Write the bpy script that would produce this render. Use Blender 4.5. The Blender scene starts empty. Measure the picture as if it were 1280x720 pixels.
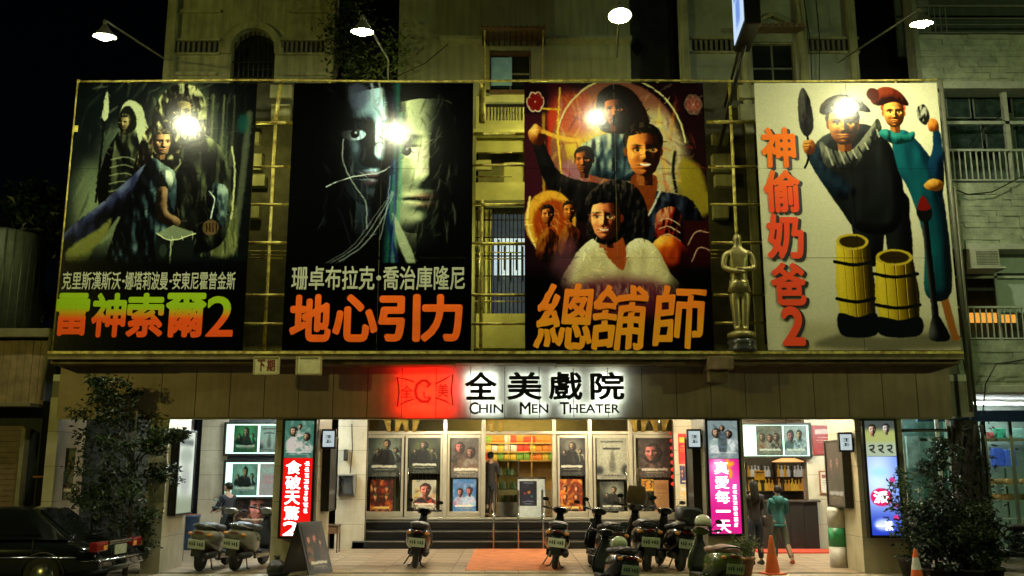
import bpy, bmesh, math, random
import numpy as np
from mathutils import Vector, Matrix, Euler
random.seed(7)
sc = bpy.context.scene
COL = sc.collection
PI = math.pi
R = math.radians
# ---------------------------------------------------------------- camera, sky, sun, exposure
CZ = 1.84
TH = math.atan(232/1174)
cam = bpy.data.objects.new('camera', bpy.data.cameras.new('camera'))
COL.objects.link(cam)
cam.data.lens = 36*1174/1280
cam.data.sensor_width = 36
cam.data.clip_end = 500
cam.location = (0, 0, CZ)
cam.rotation_euler = (PI/2+TH, 0, 0)
sc.camera = cam
w = bpy.data.worlds.new('World'); sc.world = w; w.use_nodes = True
nt = w.node_tree
sky = nt.nodes.new('ShaderNodeTexSky'); sky.sky_type = 'NISHITA'; sky.sun_disc = False
sky.sun_elevation = R(50); sky.sun_rotation = R(180); sky.air_density = 1.0
bg = nt.nodes['Background']; bg.inputs[1].default_value = 0.0002
nt.links.new(sky.outputs[0], bg.inputs[0])
sun = bpy.data.objects.new('moonlight', bpy.data.lights.new('moonlight', 'SUN')); COL.objects.link(sun)
sun.data.energy = 0.012; sun.data.angle = R(10); sun.data.color = (1, .95, .6)
sun.rotation_euler = (R(40), 0, 0)
sc.view_settings.view_transform = 'Standard'; sc.view_settings.look = 'None'
sc.view_settings.exposure = 0.0; sc.view_settings.gamma = 1.0
sc.cycles.use_denoising = True
sc.cycles.max_bounces = 6; sc.cycles.diffuse_bounces = 3; sc.cycles.glossy_bounces = 3; sc.cycles.transparent_max_bounces = 12
sc.cycles.sample_clamp_indirect = 4.0
sc.cycles.use_light_tree = True
CT, ST = math.cos(TH), math.sin(TH)
def Pt(px, py, Y):
    """point of the plane y=Y seen at photograph pixel (px,py)"""
    u = (px-640)/1174; v = (360-py)/1174
    t = Y/(CT-v*ST)
    return Vector((t*u, Y, CZ+t*(ST+v*CT)))
def X(px, py, Y): return Pt(px, py, Y).x
def Z(py, Y): return Pt(640, py, Y).z
# ---------------------------------------------------------------- materials
MATS = {}
def mat(name, col, rough=.6, metal=0., var=.15, scale=6., bump=0., emit=0., ecol=None, trans=0., spec=.5, coat=0., dirt=None, bscale=None):
    if name in MATS: return MATS[name]
    m = bpy.data.materials.new(name); m.use_nodes = True; MATS[name] = m
    n = m.node_tree; b = n.nodes['Principled BSDF']
    b.inputs['Roughness'].default_value = rough; b.inputs['Metallic'].default_value = metal
    b.inputs['Specular IOR Level'].default_value = spec
    b.inputs['Transmission Weight'].default_value = trans
    b.inputs['Coat Weight'].default_value = coat
    tc = n.nodes.new('ShaderNodeTexCoord')
    nz = n.nodes.new('ShaderNodeTexNoise'); nz.inputs['Scale'].default_value = scale; nz.inputs['Detail'].default_value = 6
    nz.inputs['Roughness'].default_value = .65
    n.links.new(tc.outputs['Object'], nz.inputs['Vector'])
    mx = n.nodes.new('ShaderNodeMix'); mx.data_type = 'RGBA'
    c = tuple(col)
    lo = tuple(x*(1-var) for x in c); hi = tuple(min(1, x*(1+var)) for x in c)
    if dirt: lo = dirt
    mr = n.nodes.new('ShaderNodeMapRange'); mr.inputs['From Min'].default_value = .35; mr.inputs['From Max'].default_value = .65
    n.links.new(nz.outputs[0], mr.inputs['Value'])
    mx.inputs[6].default_value = (*lo, 1); mx.inputs[7].default_value = (*hi, 1)
    n.links.new(mr.outputs[0], mx.inputs[0])
    n.links.new(mx.outputs[2], b.inputs['Base Color'])
    if bump:
        n2 = n.nodes.new('ShaderNodeTexNoise'); n2.inputs['Scale'].default_value = bscale or scale*5; n2.inputs['Detail'].default_value = 5
        n.links.new(tc.outputs['Object'], n2.inputs['Vector'])
        bp = n.nodes.new('ShaderNodeBump'); bp.inputs['Strength'].default_value = bump; bp.inputs['Distance'].default_value = .03
        n.links.new(n2.outputs[0], bp.inputs['Height']); n.links.new(bp.outputs[0], b.inputs['Normal'])
    if emit:
        b.inputs['Emission Color'].default_value = (*(ecol or col), 1); b.inputs['Emission Strength'].default_value = emit
    return m
def glassmat(name, tint=(.8, .9, .85), alpha=.25, rough=.03):
    if name in MATS: return MATS[name]
    m = bpy.data.materials.new(name); m.use_nodes = True; MATS[name] = m
    n = m.node_tree; n.nodes.remove(n.nodes['Principled BSDF'])
    o = n.nodes['Material Output']
    t = n.nodes.new('ShaderNodeBsdfTransparent'); t.inputs[0].default_value = (*tint, 1)
    g = n.nodes.new('ShaderNodeBsdfGlossy'); g.inputs['Roughness'].default_value = rough
    fr = n.nodes.new('ShaderNodeFresnel'); fr.inputs[0].default_value = 1.5
    x = n.nodes.new('ShaderNodeMixShader')
    n.links.new(fr.outputs[0], x.inputs[0]); n.links.new(t.outputs[0], x.inputs[1]); n.links.new(g.outputs[0], x.inputs[2])
    n.links.new(x.outputs[0], o.inputs[0])
    return m
def imgmat(name, arr, rough=.35, emit=0., spec=.5, bump=.0):
    """material that carries a flat print painted in code (arr: H x W x 3, display values, row 0 at the top)"""
    h, wd, _ = arr.shape
    im = bpy.data.images.new(name, wd, h, alpha=False)
    px = np.ones((h, wd, 4), np.float32); px[..., :3] = np.clip(arr, 0, 1)[::-1]
    im.pixels.foreach_set(px.ravel()); im.update(); im.pack()
    m = bpy.data.materials.new(name); m.use_nodes = True
    n = m.node_tree; b = n.nodes['Principled BSDF']; b.inputs['Roughness'].default_value = rough
    b.inputs['Specular IOR Level'].default_value = spec
    ti = n.nodes.new('ShaderNodeTexImage'); ti.image = im; ti.extension = 'EXTEND'
    n.links.new(ti.outputs[0], b.inputs['Base Color'])
    if bump:
        tc = n.nodes.new('ShaderNodeTexCoord')
        n2 = n.nodes.new('ShaderNodeTexNoise'); n2.inputs['Scale'].default_value = 14; n2.inputs['Detail'].default_value = 8
        n.links.new(tc.outputs['Object'], n2.inputs['Vector'])
        bp = n.nodes.new('ShaderNodeBump'); bp.inputs['Strength'].default_value = bump; bp.inputs['Distance'].default_value = .02
        n.links.new(n2.outputs[0], bp.inputs['Height']); n.links.new(bp.outputs[0], b.inputs['Normal'])
    if emit:
        n.links.new(ti.outputs[0], b.inputs['Emission Color']); b.inputs['Emission Strength'].default_value = emit
        b.inputs['Base Color'].default_value = (.02, .02, .02, 1)
        n.links.remove([l for l in n.links if l.to_socket == b.inputs['Base Color']][0])
    return m
# ---------------------------------------------------------------- objects
ORD = 'first second third fourth fifth sixth seventh eighth ninth tenth eleventh twelfth thirteenth fourteenth fifteenth sixteenth seventeenth'.split()
ORG = {}
LABELS = set()
def tag(o, label=None, cat=None, group=None, kind=None):
    if label: o['label'] = label
    if cat: o['category'] = cat
    if group: o['group'] = group
    if kind: o['kind'] = kind
    return o
def thing(name, label, cat, loc=(0, 0, 0), group=None):
    o = bpy.data.objects.new(name, None); COL.objects.link(o); o.location = loc; o.empty_display_size = .2
    ORG[o.name] = Vector(loc)
    return tag(o, label, cat, group)
def copy_tree(o, parent=None):
    c = o.copy(); COL.objects.link(c); c.parent = parent
    for k in list(o.children): copy_tree(k, c)
    return c
def place(o, loc, rz=0, s=1, rx=0, ry=0):
    o.location = loc; o.rotation_euler = (rx, ry, rz); o.scale = (s, s, s); return o
class MB:
    def __init__(s): s.v = []; s.f = []; s.sm = []
    def add(s, vs, fs, smooth=False):
        b = len(s.v); s.v += [tuple(v) for v in vs]
        for f in fs: s.f.append(tuple(i+b for i in f)); s.sm.append(smooth)
        return s
    def box(s, x0, x1, y0, y1, z0, z1):
        if x0 > x1: x0, x1 = x1, x0
        if y0 > y1: y0, y1 = y1, y0
        if z0 > z1: z0, z1 = z1, z0
        return s.add([(x, y, z) for z in (z0, z1) for y in (y0, y1) for x in (x0, x1)],
                     [(0, 2, 3, 1), (4, 5, 7, 6), (0, 1, 5, 4), (2, 6, 7, 3), (0, 4, 6, 2), (1, 3, 7, 5)])
    def rbox(s, c, sx, sy, sz, m):
        vs = [m @ Vector((x*sx/2, y*sy/2, z*sz/2)) + Vector(c) for z in (-1, 1) for y in (-1, 1) for x in (-1, 1)]
        return s.add(vs, [(0, 2, 3, 1), (4, 5, 7, 6), (0, 1, 5, 4), (2, 6, 7, 3), (0, 4, 6, 2), (1, 3, 7, 5)])
    def tube(s, pts, r, n=8, cap=True):
        """tube along points; r a number or one per point"""
        pts = [Vector(p) for p in pts]; k = len(pts)
        rs = r if isinstance(r, (list, tuple)) else [r]*k
        up = None; rings = []
        for i, p in enumerate(pts):
            d = (pts[min(i+1, k-1)]-pts[max(i-1, 0)]).normalized()
            if up is None:
                a = Vector((0, 0, 1)) if abs(d.z) < .9 else Vector((0, 1, 0))
                up = d.cross(a).normalized()
            up = (up-d*up.dot(d)).normalized(); w_ = d.cross(up)
            rings.append([p+(up*math.cos(2*PI*j/n)+w_*math.sin(2*PI*j/n))*rs[i] for j in range(n)])
        return s.rings(rings, cap)
    def rings(s, rings, cap=True, smooth=True, close=True):
        n = len(rings[0]); b = len(s.v)
        for r_ in rings: s.v += [tuple(v) for v in r_]
        for i in range(len(rings)-1):
            for j in range(n if close else n-1):
                a = b+i*n+j; c = b+i*n+(j+1) % n
                s.f.append((a, c, c+n, a+n)); s.sm.append(smooth)
        if cap:
            s.f.append(tuple(b+j for j in range(n))[::-1]); s.sm.append(False)
            s.f.append(tuple(b+(len(rings)-1)*n+j for j in range(n))); s.sm.append(False)
        return s
    def lathe(s, prof, c=(0, 0, 0), axis='z', n=20, cap=True):
        rg = []
        for r_, h in prof:
            ring = []
            for j in range(n):
                a = 2*PI*j/n; x, y = r_*math.cos(a), r_*math.sin(a)
                v = {'z': (x, y, h), 'x': (h, x, y), 'y': (x, h, y)}[axis]
                ring.append((v[0]+c[0], v[1]+c[1], v[2]+c[2]))
            rg.append(ring)
        return s.rings(rg, cap)
    def ball(s, c, rx, ry=None, rz=None, n=14, m=8, a0=0, a1=PI):
        ry = ry or rx; rz = rz or rx; rg = []
        for i in range(m+1):
            a = a0+(a1-a0)*i/m; q = max(math.sin(a), .001)
            rg.append([(c[0]+rx*q*math.cos(2*PI*j/n), c[1]+ry*q*math.sin(2*PI*j/n), c[2]-rz*math.cos(a)) for j in range(n)])
        return s.rings(rg, True)
    def loft(s, secs, n=18, axis='y', cap=True):
        """secs: (pos, cx, cz, half width, half height, exponent)"""
        rg = []
        for (p, cx, cz, a, b, e) in secs:
            ring = []
            for j in range(n):
                t = 2*PI*j/n; c_, q = math.cos(t), math.sin(t)
                x = cx+a*math.copysign(abs(c_)**(2/e), c_); z = cz+b*math.copysign(abs(q)**(2/e), q)
                ring.append({'y': (x, p, z), 'x': (p, x, z), 'z': (x, z, p)}[axis])
            rg.append(ring)
        return s.rings(rg, cap)
    def prism(s, poly, y0, y1, axis='y'):
        n = len(poly)
        f = {'y': lambda a, b, d: (a, d, b), 'x': lambda a, b, d: (d, a, b), 'z': lambda a, b, d: (a, b, d)}[axis]
        vs = [f(a, b, y0) for a, b in poly]+[f(a, b, y1) for a, b in poly]
        return s.add(vs, [tuple(range(n))[::-1], tuple(range(n, 2*n))]+[(i, (i+1) % n, n+(i+1) % n, n+i) for i in range(n)])
    def build(s, name, m, parent=None, bevel=0, org=None, uvbox=None, seg=2):
        o_ = Vector((0, 0, 0))
        if parent is not None:
            r_ = parent
            while r_.parent: r_ = r_.parent
            o_ = ORG.get(r_.name, o_)
        if org is not None: o_ = Vector(org)
        me = bpy.data.meshes.new(name)
        me.from_pydata([(v[0]-o_.x, v[1]-o_.y, v[2]-o_.z) for v in s.v], [], s.f)
        me.polygons.foreach_set('use_smooth', s.sm)
        if uvbox:
            x0, x1, z0, z1, ax, u0, u1, w0, w1 = uvbox
            ul = me.uv_layers.new(name='UVMap')
            for l in me.loops:
                v = s.v[l.vertex_index]
                ul.data[l.index].uv = (u0+(v[ax]-x0)/(x1-x0)*(u1-u0), w0+(v[2]-z0)/(z1-z0)*(w1-w0))
        bm = bmesh.new(); bm.from_mesh(me); bmesh.ops.recalc_face_normals(bm, faces=bm.faces)
        if bevel:
            es = [e for e in bm.edges if len(e.link_faces) == 2 and e.calc_face_angle(0) > .6]
            try: bmesh.ops.bevel(bm, geom=es, offset=bevel, segments=seg, affect='EDGES', profile=.5, clamp_overlap=True)
            except Exception: pass
        bm.to_mesh(me); bm.free()
        if m: me.materials.append(m)
        ob = bpy.data.objects.new(name, me); COL.objects.link(ob)
        if parent is not None: ob.parent = parent
        else: ob.location = o_
        return ob
def struct(name, mb, m, **k): return tag(mb.build(name, m, **k), kind='structure')
def sheet(name, x0, x1, z0, z1, Y, m, parent, thick=.02, uv=(0, 1, 0, 1), bevel=0):
    """thin upright board, its front at Y facing the street, with print coordinates"""
    return MB().box(x0, x1, Y, Y+thick, z0, z1).build(name, m, parent, uvbox=(x0, x1, z0, z1, 0, *uv), bevel=bevel)
def text(name, s, x0, x1, z0, z1, Y, m, parent, bold=.012, ext=.004, font=None, shear=0, jitter=0, org=None, sq=None):
    """lettering as flat raised shapes filling the box x0..x1, z0..z1, facing the street at Y"""
    cu = bpy.data.curves.new(name, 'FONT'); cu.body = s; cu.size = 1; cu.offset = 0; cu.extrude = 0; cu.shear = shear
    cu.resolution_u = 4
    tmp = bpy.data.objects.new('tmp', cu); COL.objects.link(tmp)
    dg = bpy.context.evaluated_depsgraph_get()
    me = bpy.data.meshes.new_from_object(tmp.evaluated_get(dg)); bpy.data.objects.remove(tmp)
    n = len(me.vertices); co = np.zeros(n*3); me.vertices.foreach_get('co', co); co = co.reshape(-1, 3)
    lo, hi = co.min(0), co.max(0)
    a = co[:, 0].copy(); b = co[:, 1].copy()
    co[:, 0] = x0+(a-lo[0])/(hi[0]-lo[0])*(x1-x0)
    zz = z0+(b-lo[1])/(hi[1]-lo[1])*(z1-z0)
    if jitter:
        h = z1-z0
        co[:, 0] += jitter*h*np.sin(zz/h*23+co[:, 0]/h*5)
        zz = zz+jitter*h*np.sin(co[:, 0]/h*17+1)+jitter*h*.8*np.sin(co[:, 0]/h*41)
    co[:, 2] = zz; co[:, 1] = Y
    o_ = Vector((0, 0, 0))
    if parent is not None:
        r_ = parent
        while r_.parent: r_ = r_.parent
        o_ = ORG.get(r_.name, o_)
    co -= np.array(o_)
    me.vertices.foreach_set('co', co.ravel())
    bm = bmesh.new(); bm.from_mesh(me)
    if bold:          # thicker strokes: the same letter set down again a hair to each side
        base = bm.faces[:]+bm.edges[:]+bm.verts[:]
        bw = bold*1.1*(x1-x0)/max(hi[0]-lo[0], .01); bh = bold*1.1*(z1-z0)/max(hi[1]-lo[1], .01)
        for k in range(8):
            d = bmesh.ops.duplicate(bm, geom=base)
            bmesh.ops.translate(bm, verts=[g for g in d['geom'] if isinstance(g, bmesh.types.BMVert)], vec=(bw*math.cos(k*PI/4), -.0003*(k+1), bh*math.sin(k*PI/4)))
    ex = bmesh.ops.extrude_face_region(bm, geom=bm.faces[:])
    bmesh.ops.translate(bm, verts=[g for g in ex['geom'] if isinstance(g, bmesh.types.BMVert)], vec=(0, -ext, 0))
    bmesh.ops.recalc_face_normals(bm, faces=bm.faces)
    bm.to_mesh(me); bm.free(); me.materials.clear(); me.materials.append(m)
    me.name = name
    ob = bpy.data.objects.new(name, me); COL.objects.link(ob)
    if parent is not None: ob.parent = parent
    else: ob.location = o_
    return ob
# ---------------------------------------------------------------- painting flat prints in code
def blur(a, r):
    if r < .5: return a
    k = int(r*2)+1; x = np.arange(-k, k+1); g = np.exp(-x*x/(2*r*r)); g /= g.sum()
    for ax in (0, 1):
        p = np.pad(a, [(k, k) if i == ax else (0, 0) for i in range(2)], mode='edge')
        o = np.zeros_like(a)
        for i, wt in enumerate(g):
            o += wt*(p[i:i+a.shape[0]] if ax == 0 else p[:, i:i+a.shape[1]])
        a = o
    return a
def smoothnoise(h, w_, cell, rng, octv=3):
    o = np.zeros((h, w_)); amp = 1; tot = 0
    for k in range(octv):
        c = max(2, cell/2**k); gh, gw = int(h/c)+3, int(w_/c)+3
        g = rng.random((gh, gw)); y = np.arange(h)/c; x = np.arange(w_)/c
        yi, xi = y.astype(int), x.astype(int); fy, fx = (y-yi)[:, None], (x-xi)[None]
        fy, fx = fy*fy*(3-2*fy), fx*fx*(3-2*fx)
        a = g[yi][:, xi]; b = g[yi][:, xi+1]; c_ = g[yi+1][:, xi]; d = g[yi+1][:, xi+1]
        o += amp*((a*(1-fx)+b*fx)*(1-fy)+(c_*(1-fx)+d*fx)*fy); tot += amp; amp *= .55
    return o/tot
def spl(pts, closed=True, k=7):
    p = [np.array(q, float) for q in pts]; n = len(p); out = []
    rng_ = range(n) if closed else range(n-1)
    for i in rng_:
        a, b, c, d = (p[(i-1) % n], p[i], p[(i+1) % n], p[(i+2) % n]) if closed else (p[max(i-1, 0)], p[i], p[i+1], p[min(i+2, n-1)])
        for j in range(k):
            t = j/k
            out.append(.5*((2*b)+(-a+c)*t+(2*a-5*b+4*c-d)*t*t+(-a+3*b-3*c+d)*t**3))
    if not closed: out.append(p[-1])
    return out
class Canvas:
    """u across 0..1, v down 0..1"""
    def __init__(s, w_, h, col, seed=1):
        s.w, s.h = w_, h; s.a = np.ones((h, w_, 3))*np.array(col, float); s.rng = np.random.default_rng(seed)
    def put(s, m, col, al=1):
        m = np.clip(m*al, 0, 1)[..., None]; s.a = s.a*(1-m)+np.array(col, float)*m; return s
    def poly(s, pts, col, bl=1, al=1, smooth=True, tex=0, tcell=14, hi=None):
        q = np.array(spl(pts) if smooth else pts)*[s.w, s.h]
        p_ = int(3*bl)+2
        x0, x1 = int(max(q[:, 0].min()-p_, 0)), int(min(q[:, 0].max()+p_+1, s.w)); y0, y1 = int(max(q[:, 1].min()-p_, 0)), int(min(q[:, 1].max()+p_+1, s.h))
        if x1 <= x0 or y1 <= y0: return s
        yy, xx = np.mgrid[y0:y1, x0:x1]+.5; ins = np.zeros(yy.shape, bool); n = len(q)
        for i in range(n):
            xa, ya = q[i]; xb, yb = q[(i+1) % n]
            if ya == yb: continue
            r0 = int(min(max(math.floor(min(ya, yb))-y0-1, 0), y1-y0)); r1 = int(min(max(math.ceil(max(ya, yb))-y0+1, 0), y1-y0))
            if r1 <= r0: continue
            Y_, X_ = yy[r0:r1], xx[r0:r1]
            ins[r0:r1] ^= ((ya > Y_) != (yb > Y_)) & (X_ < (xb-xa)*(Y_-ya)/(yb-ya)+xa)
        m = blur(ins.astype(float), bl); A = s.a[y0:y1, x0:x1]
        if hi is not None:     # a second colour in brushy patches
            t = smoothnoise(y1-y0, x1-x0, tcell, s.rng); t = np.clip((t-.36)*3.2, 0, 1)[..., None]
            col = np.array(col, float)*(1-t)+np.array(hi, float)*t
        elif tex: m = m*(1-tex+tex*2*smoothnoise(y1-y0, x1-x0, tcell, s.rng))
        mm = np.clip(m*al, 0, 1)[..., None]; s.a[y0:y1, x0:x1] = A*(1-mm)+np.array(col, float)*mm
        return s
    def ell(s, cx, cy, rx, ry, col, bl=1, al=1, rot=0, hi=None, tcell=14):
        t = np.linspace(0, 2*PI, 28, endpoint=False); a = s.w/s.h
        x = rx*np.cos(t); y = ry*np.sin(t)/a
        return s.poly([(cx+i*math.cos(rot)-j*math.sin(rot), cy+(i*math.sin(rot)+j*math.cos(rot))*a) for i, j in zip(x, y)], col, bl, al, smooth=False, hi=hi, tcell=tcell)
    def line(s, pts, wd, col, bl=.7, al=1, taper=False):
        q = np.array(spl(pts, False, 5 if len(pts) < 6 else 3))*[s.w, s.h]; r = wd*s.w/2; p_ = r+3*bl+2
        x0, x1 = int(max(q[:, 0].min()-p_, 0)), int(min(q[:, 0].max()+p_+1, s.w)); y0, y1 = int(max(q[:, 1].min()-p_, 0)), int(min(q[:, 1].max()+p_+1, s.h))
        if x1 <= x0 or y1 <= y0: return s
        yy, xx = np.mgrid[y0:y1, x0:x1]+.5; mm = np.zeros(yy.shape); n = len(q)
        for i in range(n-1):
            a, b = q[i], q[i+1]; d = b-a; L = max(d@d, 1e-6)
            t = np.clip(((xx-a[0])*d[0]+(yy-a[1])*d[1])/L, 0, 1)
            ds = np.hypot(xx-a[0]-t*d[0], yy-a[1]-t*d[1])
            f = math.sin(PI*min(max((i+.5)/(n-1), .08), .92)) if taper else 1
            mm = np.maximum(mm, np.clip(r*f-ds+.5, 0, 1))
        mm = np.clip((blur(mm, bl) if bl > .7 else mm)*al, 0, 1)[..., None]
        s.a[y0:y1, x0:x1] = s.a[y0:y1, x0:x1]*(1-mm)+np.array(col, float)*mm
        return s
    def rect(s, u0, u1, v0, v1, col, bl=.4, al=1): return s.poly([(u0, v0), (u1, v0), (u1, v1), (u0, v1)], col, bl, al, smooth=False)
    def noise(s, amt=.15, cell=20, col=None):
        t = smoothnoise(s.h, s.w, cell, s.rng)[..., None]
        if col is None: s.a = s.a*(1-amt+2*amt*t)
        else: s.a = s.a*(1-amt*t)+np.array(col, float)*amt*t
        return s
    def brush(s, n, cols, L=.08, wd=.012, ang=0, spread=.6, al=.35, area=(0, 1, 0, 1), bl=1.0):
        for i in range(n):
            u = s.rng.uniform(area[0], area[1]); v = s.rng.uniform(area[2], area[3]); a = ang+s.rng.normal(0, spread); l = L*s.rng.uniform(.4, 1.3)
            s.line([(u, v), (u+l*math.cos(a)*.5+.006, v+l*math.sin(a)*.5), (u+l*math.cos(a), v+l*math.sin(a)+.004)], wd*s.rng.uniform(.5, 1.5), cols[s.rng.integers(len(cols))], bl, al*s.rng.uniform(.4, 1), taper=True)
        return s
    def painterly(s, amp=1.5, cell=10, strokes=0, gain=1.0):
        """drag the paint about a little, so that edges look brushed; gain steepens the tones"""
        yy, xx = np.mgrid[0:s.h, 0:s.w].astype(float)
        dx = (smoothnoise(s.h, s.w, cell, s.rng, 2)-.5)*2*amp; dy = (smoothnoise(s.h, s.w, cell, s.rng, 2)-.5)*2*amp
        y = np.clip(yy+dy, 0, s.h-1.01); x = np.clip(xx+dx, 0, s.w-1.01); yi, xi = y.astype(int), x.astype(int); fy, fx = (y-yi)[..., None], (x-xi)[..., None]
        s.a = (s.a[yi, xi]*(1-fx)+s.a[yi, xi+1]*fx)*(1-fy)+(s.a[yi+1, xi]*(1-fx)+s.a[yi+1, xi+1]*fx)*fy
        for i in range(strokes):      # strokes that pick up the colour under them
            u, v = s.rng.random(2); a = s.rng.uniform(0, PI); l = s.rng.uniform(.01, .035)
            col = s.a[int(v*(s.h-1)), int(u*(s.w-1))]*s.rng.uniform(.8, 1.25)
            s.line([(u-l*math.cos(a), v-l*math.sin(a)*.6), (u+.004, v), (u+l*math.cos(a), v+l*math.sin(a)*.6)], s.rng.uniform(.004, .011), col, .6, .5, taper=True)
        if gain != 1: s.a = np.clip(s.a, 0, 1); s.a = s.a**gain
        return s
    def grid(s, cx, cy, r, rot=0):
        yy, xx = np.mgrid[0:s.h, 0:s.w]+.5
        x = (xx-cx*s.w)/(r*s.w); y = (yy-cy*s.h)/(r*s.w); c, q = math.cos(rot), math.sin(rot)
        return x*c+y*q, -x*q+y*c
    def relief(s, m, H, ramp, L, k=1.0, px=None):
        """paint mask m as a form with height H (in units of px pixels) lit from L; ramp: colours dark to light"""
        px = px or s.w*.1
        gy, gx = np.gradient(H*px*k); n = 1/np.sqrt(gx*gx+gy*gy+1); Lx, Ly, Lz = np.array(L, float)/np.linalg.norm(L)
        d = np.clip((-gx*Lx-gy*Ly+Lz)*n, 0, 1)
        ramp = np.array(ramp, float); t = d*(len(ramp)-1); i = np.clip(t.astype(int), 0, len(ramp)-2); f = (t-i)[..., None]
        col = ramp[i]*(1-f)+ramp[i+1]*f; m = np.clip(m, 0, 1)[..., None]
        s.a = s.a*(1-m)+col*m; return s
    def window(s, u0, u1, v0, v1):
        """a view of part of the canvas, with its own coordinates"""
        x0, x1 = int(max(u0*s.w, 0)), int(min(u1*s.w+1, s.w)); y0, y1 = int(max(v0*s.h, 0)), int(min(v1*s.h+1, s.h))
        if x1-x0 < 4 or y1-y0 < 4: return None
        k = Canvas.__new__(Canvas); k.w, k.h, k.rng = x1-x0, y1-y0, s.rng; k.a = s.a[y0:y1, x0:x1].copy(); k.at = (x0, x1, y0, y1)
        k.map = lambda u, v: ((u*s.w-x0)/k.w, (v*s.h-y0)/k.h); return k
    def back(s, k): x0, x1, y0, y1 = k.at; s.a[y0:y1, x0:x1] = k.a; return s
    def mask(s, pts, bl=.8, smooth=True):
        k = Canvas.__new__(Canvas); k.w, k.h, k.rng = s.w, s.h, s.rng; k.a = np.zeros((s.h, s.w, 3)); k.poly(pts, (1, 1, 1), bl, smooth=smooth); return k.a[..., 0]
    def form(s, pts, ramp, L=(-.5, -.6, .6), bulge=.5, fold=.25, fcell=16, rot=.3, bl=.8, k=1.0, smooth=True):
        """a rounded draped shape: swelling towards its middle, with folds"""
        us, vs = [p[0] for p in pts], [p[1] for p in pts]; e = .06
        q = s.window(min(us)-e, max(us)+e, min(vs)-e*s.w/s.h, max(vs)+e*s.w/s.h)
        if q is None: return s
        m = q.mask([q.map(*p) for p in pts], bl, smooth); B = blur(m, s.w*.03)
        nv = smoothnoise(int(q.h/2.6)+3, q.w, fcell*1.5, s.rng, 2); rr = np.arange(q.h)/2.6; ri = rr.astype(int); fr = (rr-ri)[:, None]
        sk = np.clip((np.arange(q.w)[None]+(rot*np.arange(q.h)[:, None])).astype(int) % q.w, 0, q.w-1)
        n1 = np.take_along_axis(nv[ri]*(1-fr)+nv[ri+1]*fr, sk, 1) if rot and False else nv[ri]*(1-fr)+nv[ri+1]*fr
        H = B*bulge*2.2+blur(n1, 1.2)*fold*1.5
        q.relief(m, H, ramp, L, k, s.w*.06); return s.back(q)
    def head(s, cx, cy, r, skin, hair, sh, lit=1, turn=.1, style=0, L=None, rot=0, beard=0, smile=0):
        """a painted head: the face as a lit form with sockets, nose, lips and chin, and strands of hair"""
        px_ = r*s.w; a = s.w/s.h; k_ = s.window(cx-1.7*r, cx+1.7*r, cy-1.8*r*a, cy+1.9*r*a)
        if k_ is None: return s
        cx, cy = k_.map(cx, cy); r = px_/k_.w; full = s; s = k_
        x, y = s.grid(cx, cy, r, rot)
        L = L or (-.75 if lit > 0 else .6, -.35, .55); tx = turn
        skin = np.array(skin, float); sh = np.array(sh, float); hair = np.array(hair, float)
        soft = lambda d: np.clip(.5+d*px_/1.6, 0, 1)
        if style == 1: hm = soft(1-np.sqrt((x/1.02)**2+((y-.12)/1.28)**2))
        else: hm = soft(1-np.sqrt((x/.86)**2+((y+.38)/.86)**2))*soft(.25-y)
        strands = np.sin(x*17+np.sin(y*5)*1.5)*.04+smoothnoise(s.h, s.w, max(3, px_*.3), s.rng, 2)*.25
        nk = soft(.34-np.abs(x-tx*.2))*soft(y-.6)*soft(1.55-y); s.relief(nk, -np.abs(x)*.8, [sh*.5, sh, skin*.8], L, .8, px_)
        s.relief(hm, .8*np.sqrt(np.clip(1.2-(x/1.05)**2-((y+.1)/1.3)**2, .01, 2))+strands, [hair*.4, hair, hair*1.6+.02, hair*3+.07], L, 1, px_)
        wj = np.where(y > 0, .72*np.sqrt(np.clip(1-(y/1.14)**2, 0, 1))**.85, .72*np.sqrt(np.clip(1-(y/1.0)**2, 0, 1))**.7)
        fm = soft(wj-np.abs(x-tx*.15))
        if px_ > 4:
            for q in (-1, 1):
                e = soft(.16-np.sqrt(((x-q*.72)/.7)**2+((y-.08)/1.3)**2)*1.1+.03); s.relief(e*(1-fm), -((x-q*.72)**2)*2, [sh*.6, sh, skin*.9], L, .8, px_)
        g = lambda x0, y0, sx, sy: np.exp(-((x-x0)/sx)**2-((y-y0)/sy)**2)
        H = .85*np.sqrt(np.clip(1.02-((x-tx*.1)/.80)**2-((y+.02)/1.22)**2, .002, 2))
        H += .30*g(tx, .12, .12, .30)+.20*g(tx, .36, .14, .10)-.20*g(tx-.33, -.02, .18, .12)-.20*g(tx+.33, -.02, .18, .12)+.07*g(tx, -.24, .6, .10)
        H += .10*g(tx*.9, .63, .24, .055)+.09*g(tx*.9, .75, .18, .06)-.07*g(tx*.9, .685, .26, .025)+.10*g(tx*.7, .98, .2, .12)+.06*g(tx+.45, .32, .2, .18)+.06*g(tx-.45, .32, .2, .18)-.05*g(tx*.9, .52, .1, .06)
        s.relief(fm, H, [sh*.35, sh*.8, sh*.4+skin*.6, skin, np.minimum(skin*1.3+.05, 1)], L, 1.0, px_)
        if beard: s.put(fm*np.clip((y-.45)*3, 0, 1)*(1-g(tx*.9, .66, .22, .07))*(.6+.6*smoothnoise(s.h, s.w, max(2, px_*.15), s.rng, 2)), hair*1.3, .85)
        dk = sh*.18
        s.put(soft(.16-y*0-np.abs(x-tx*.1)*0-(y+.78+.25*np.cos((x-.15)*2.2)*.5)*1.0)*fm, hair, .95)
        if px_ < 6:
            for q in (-1, 1): s.put(g(tx+.31*q, .0, .16, .09), dk, .8)
            s.put(g(tx*.9, .68, .2, .05), sh*.5, .7); return full.back(s)
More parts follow.
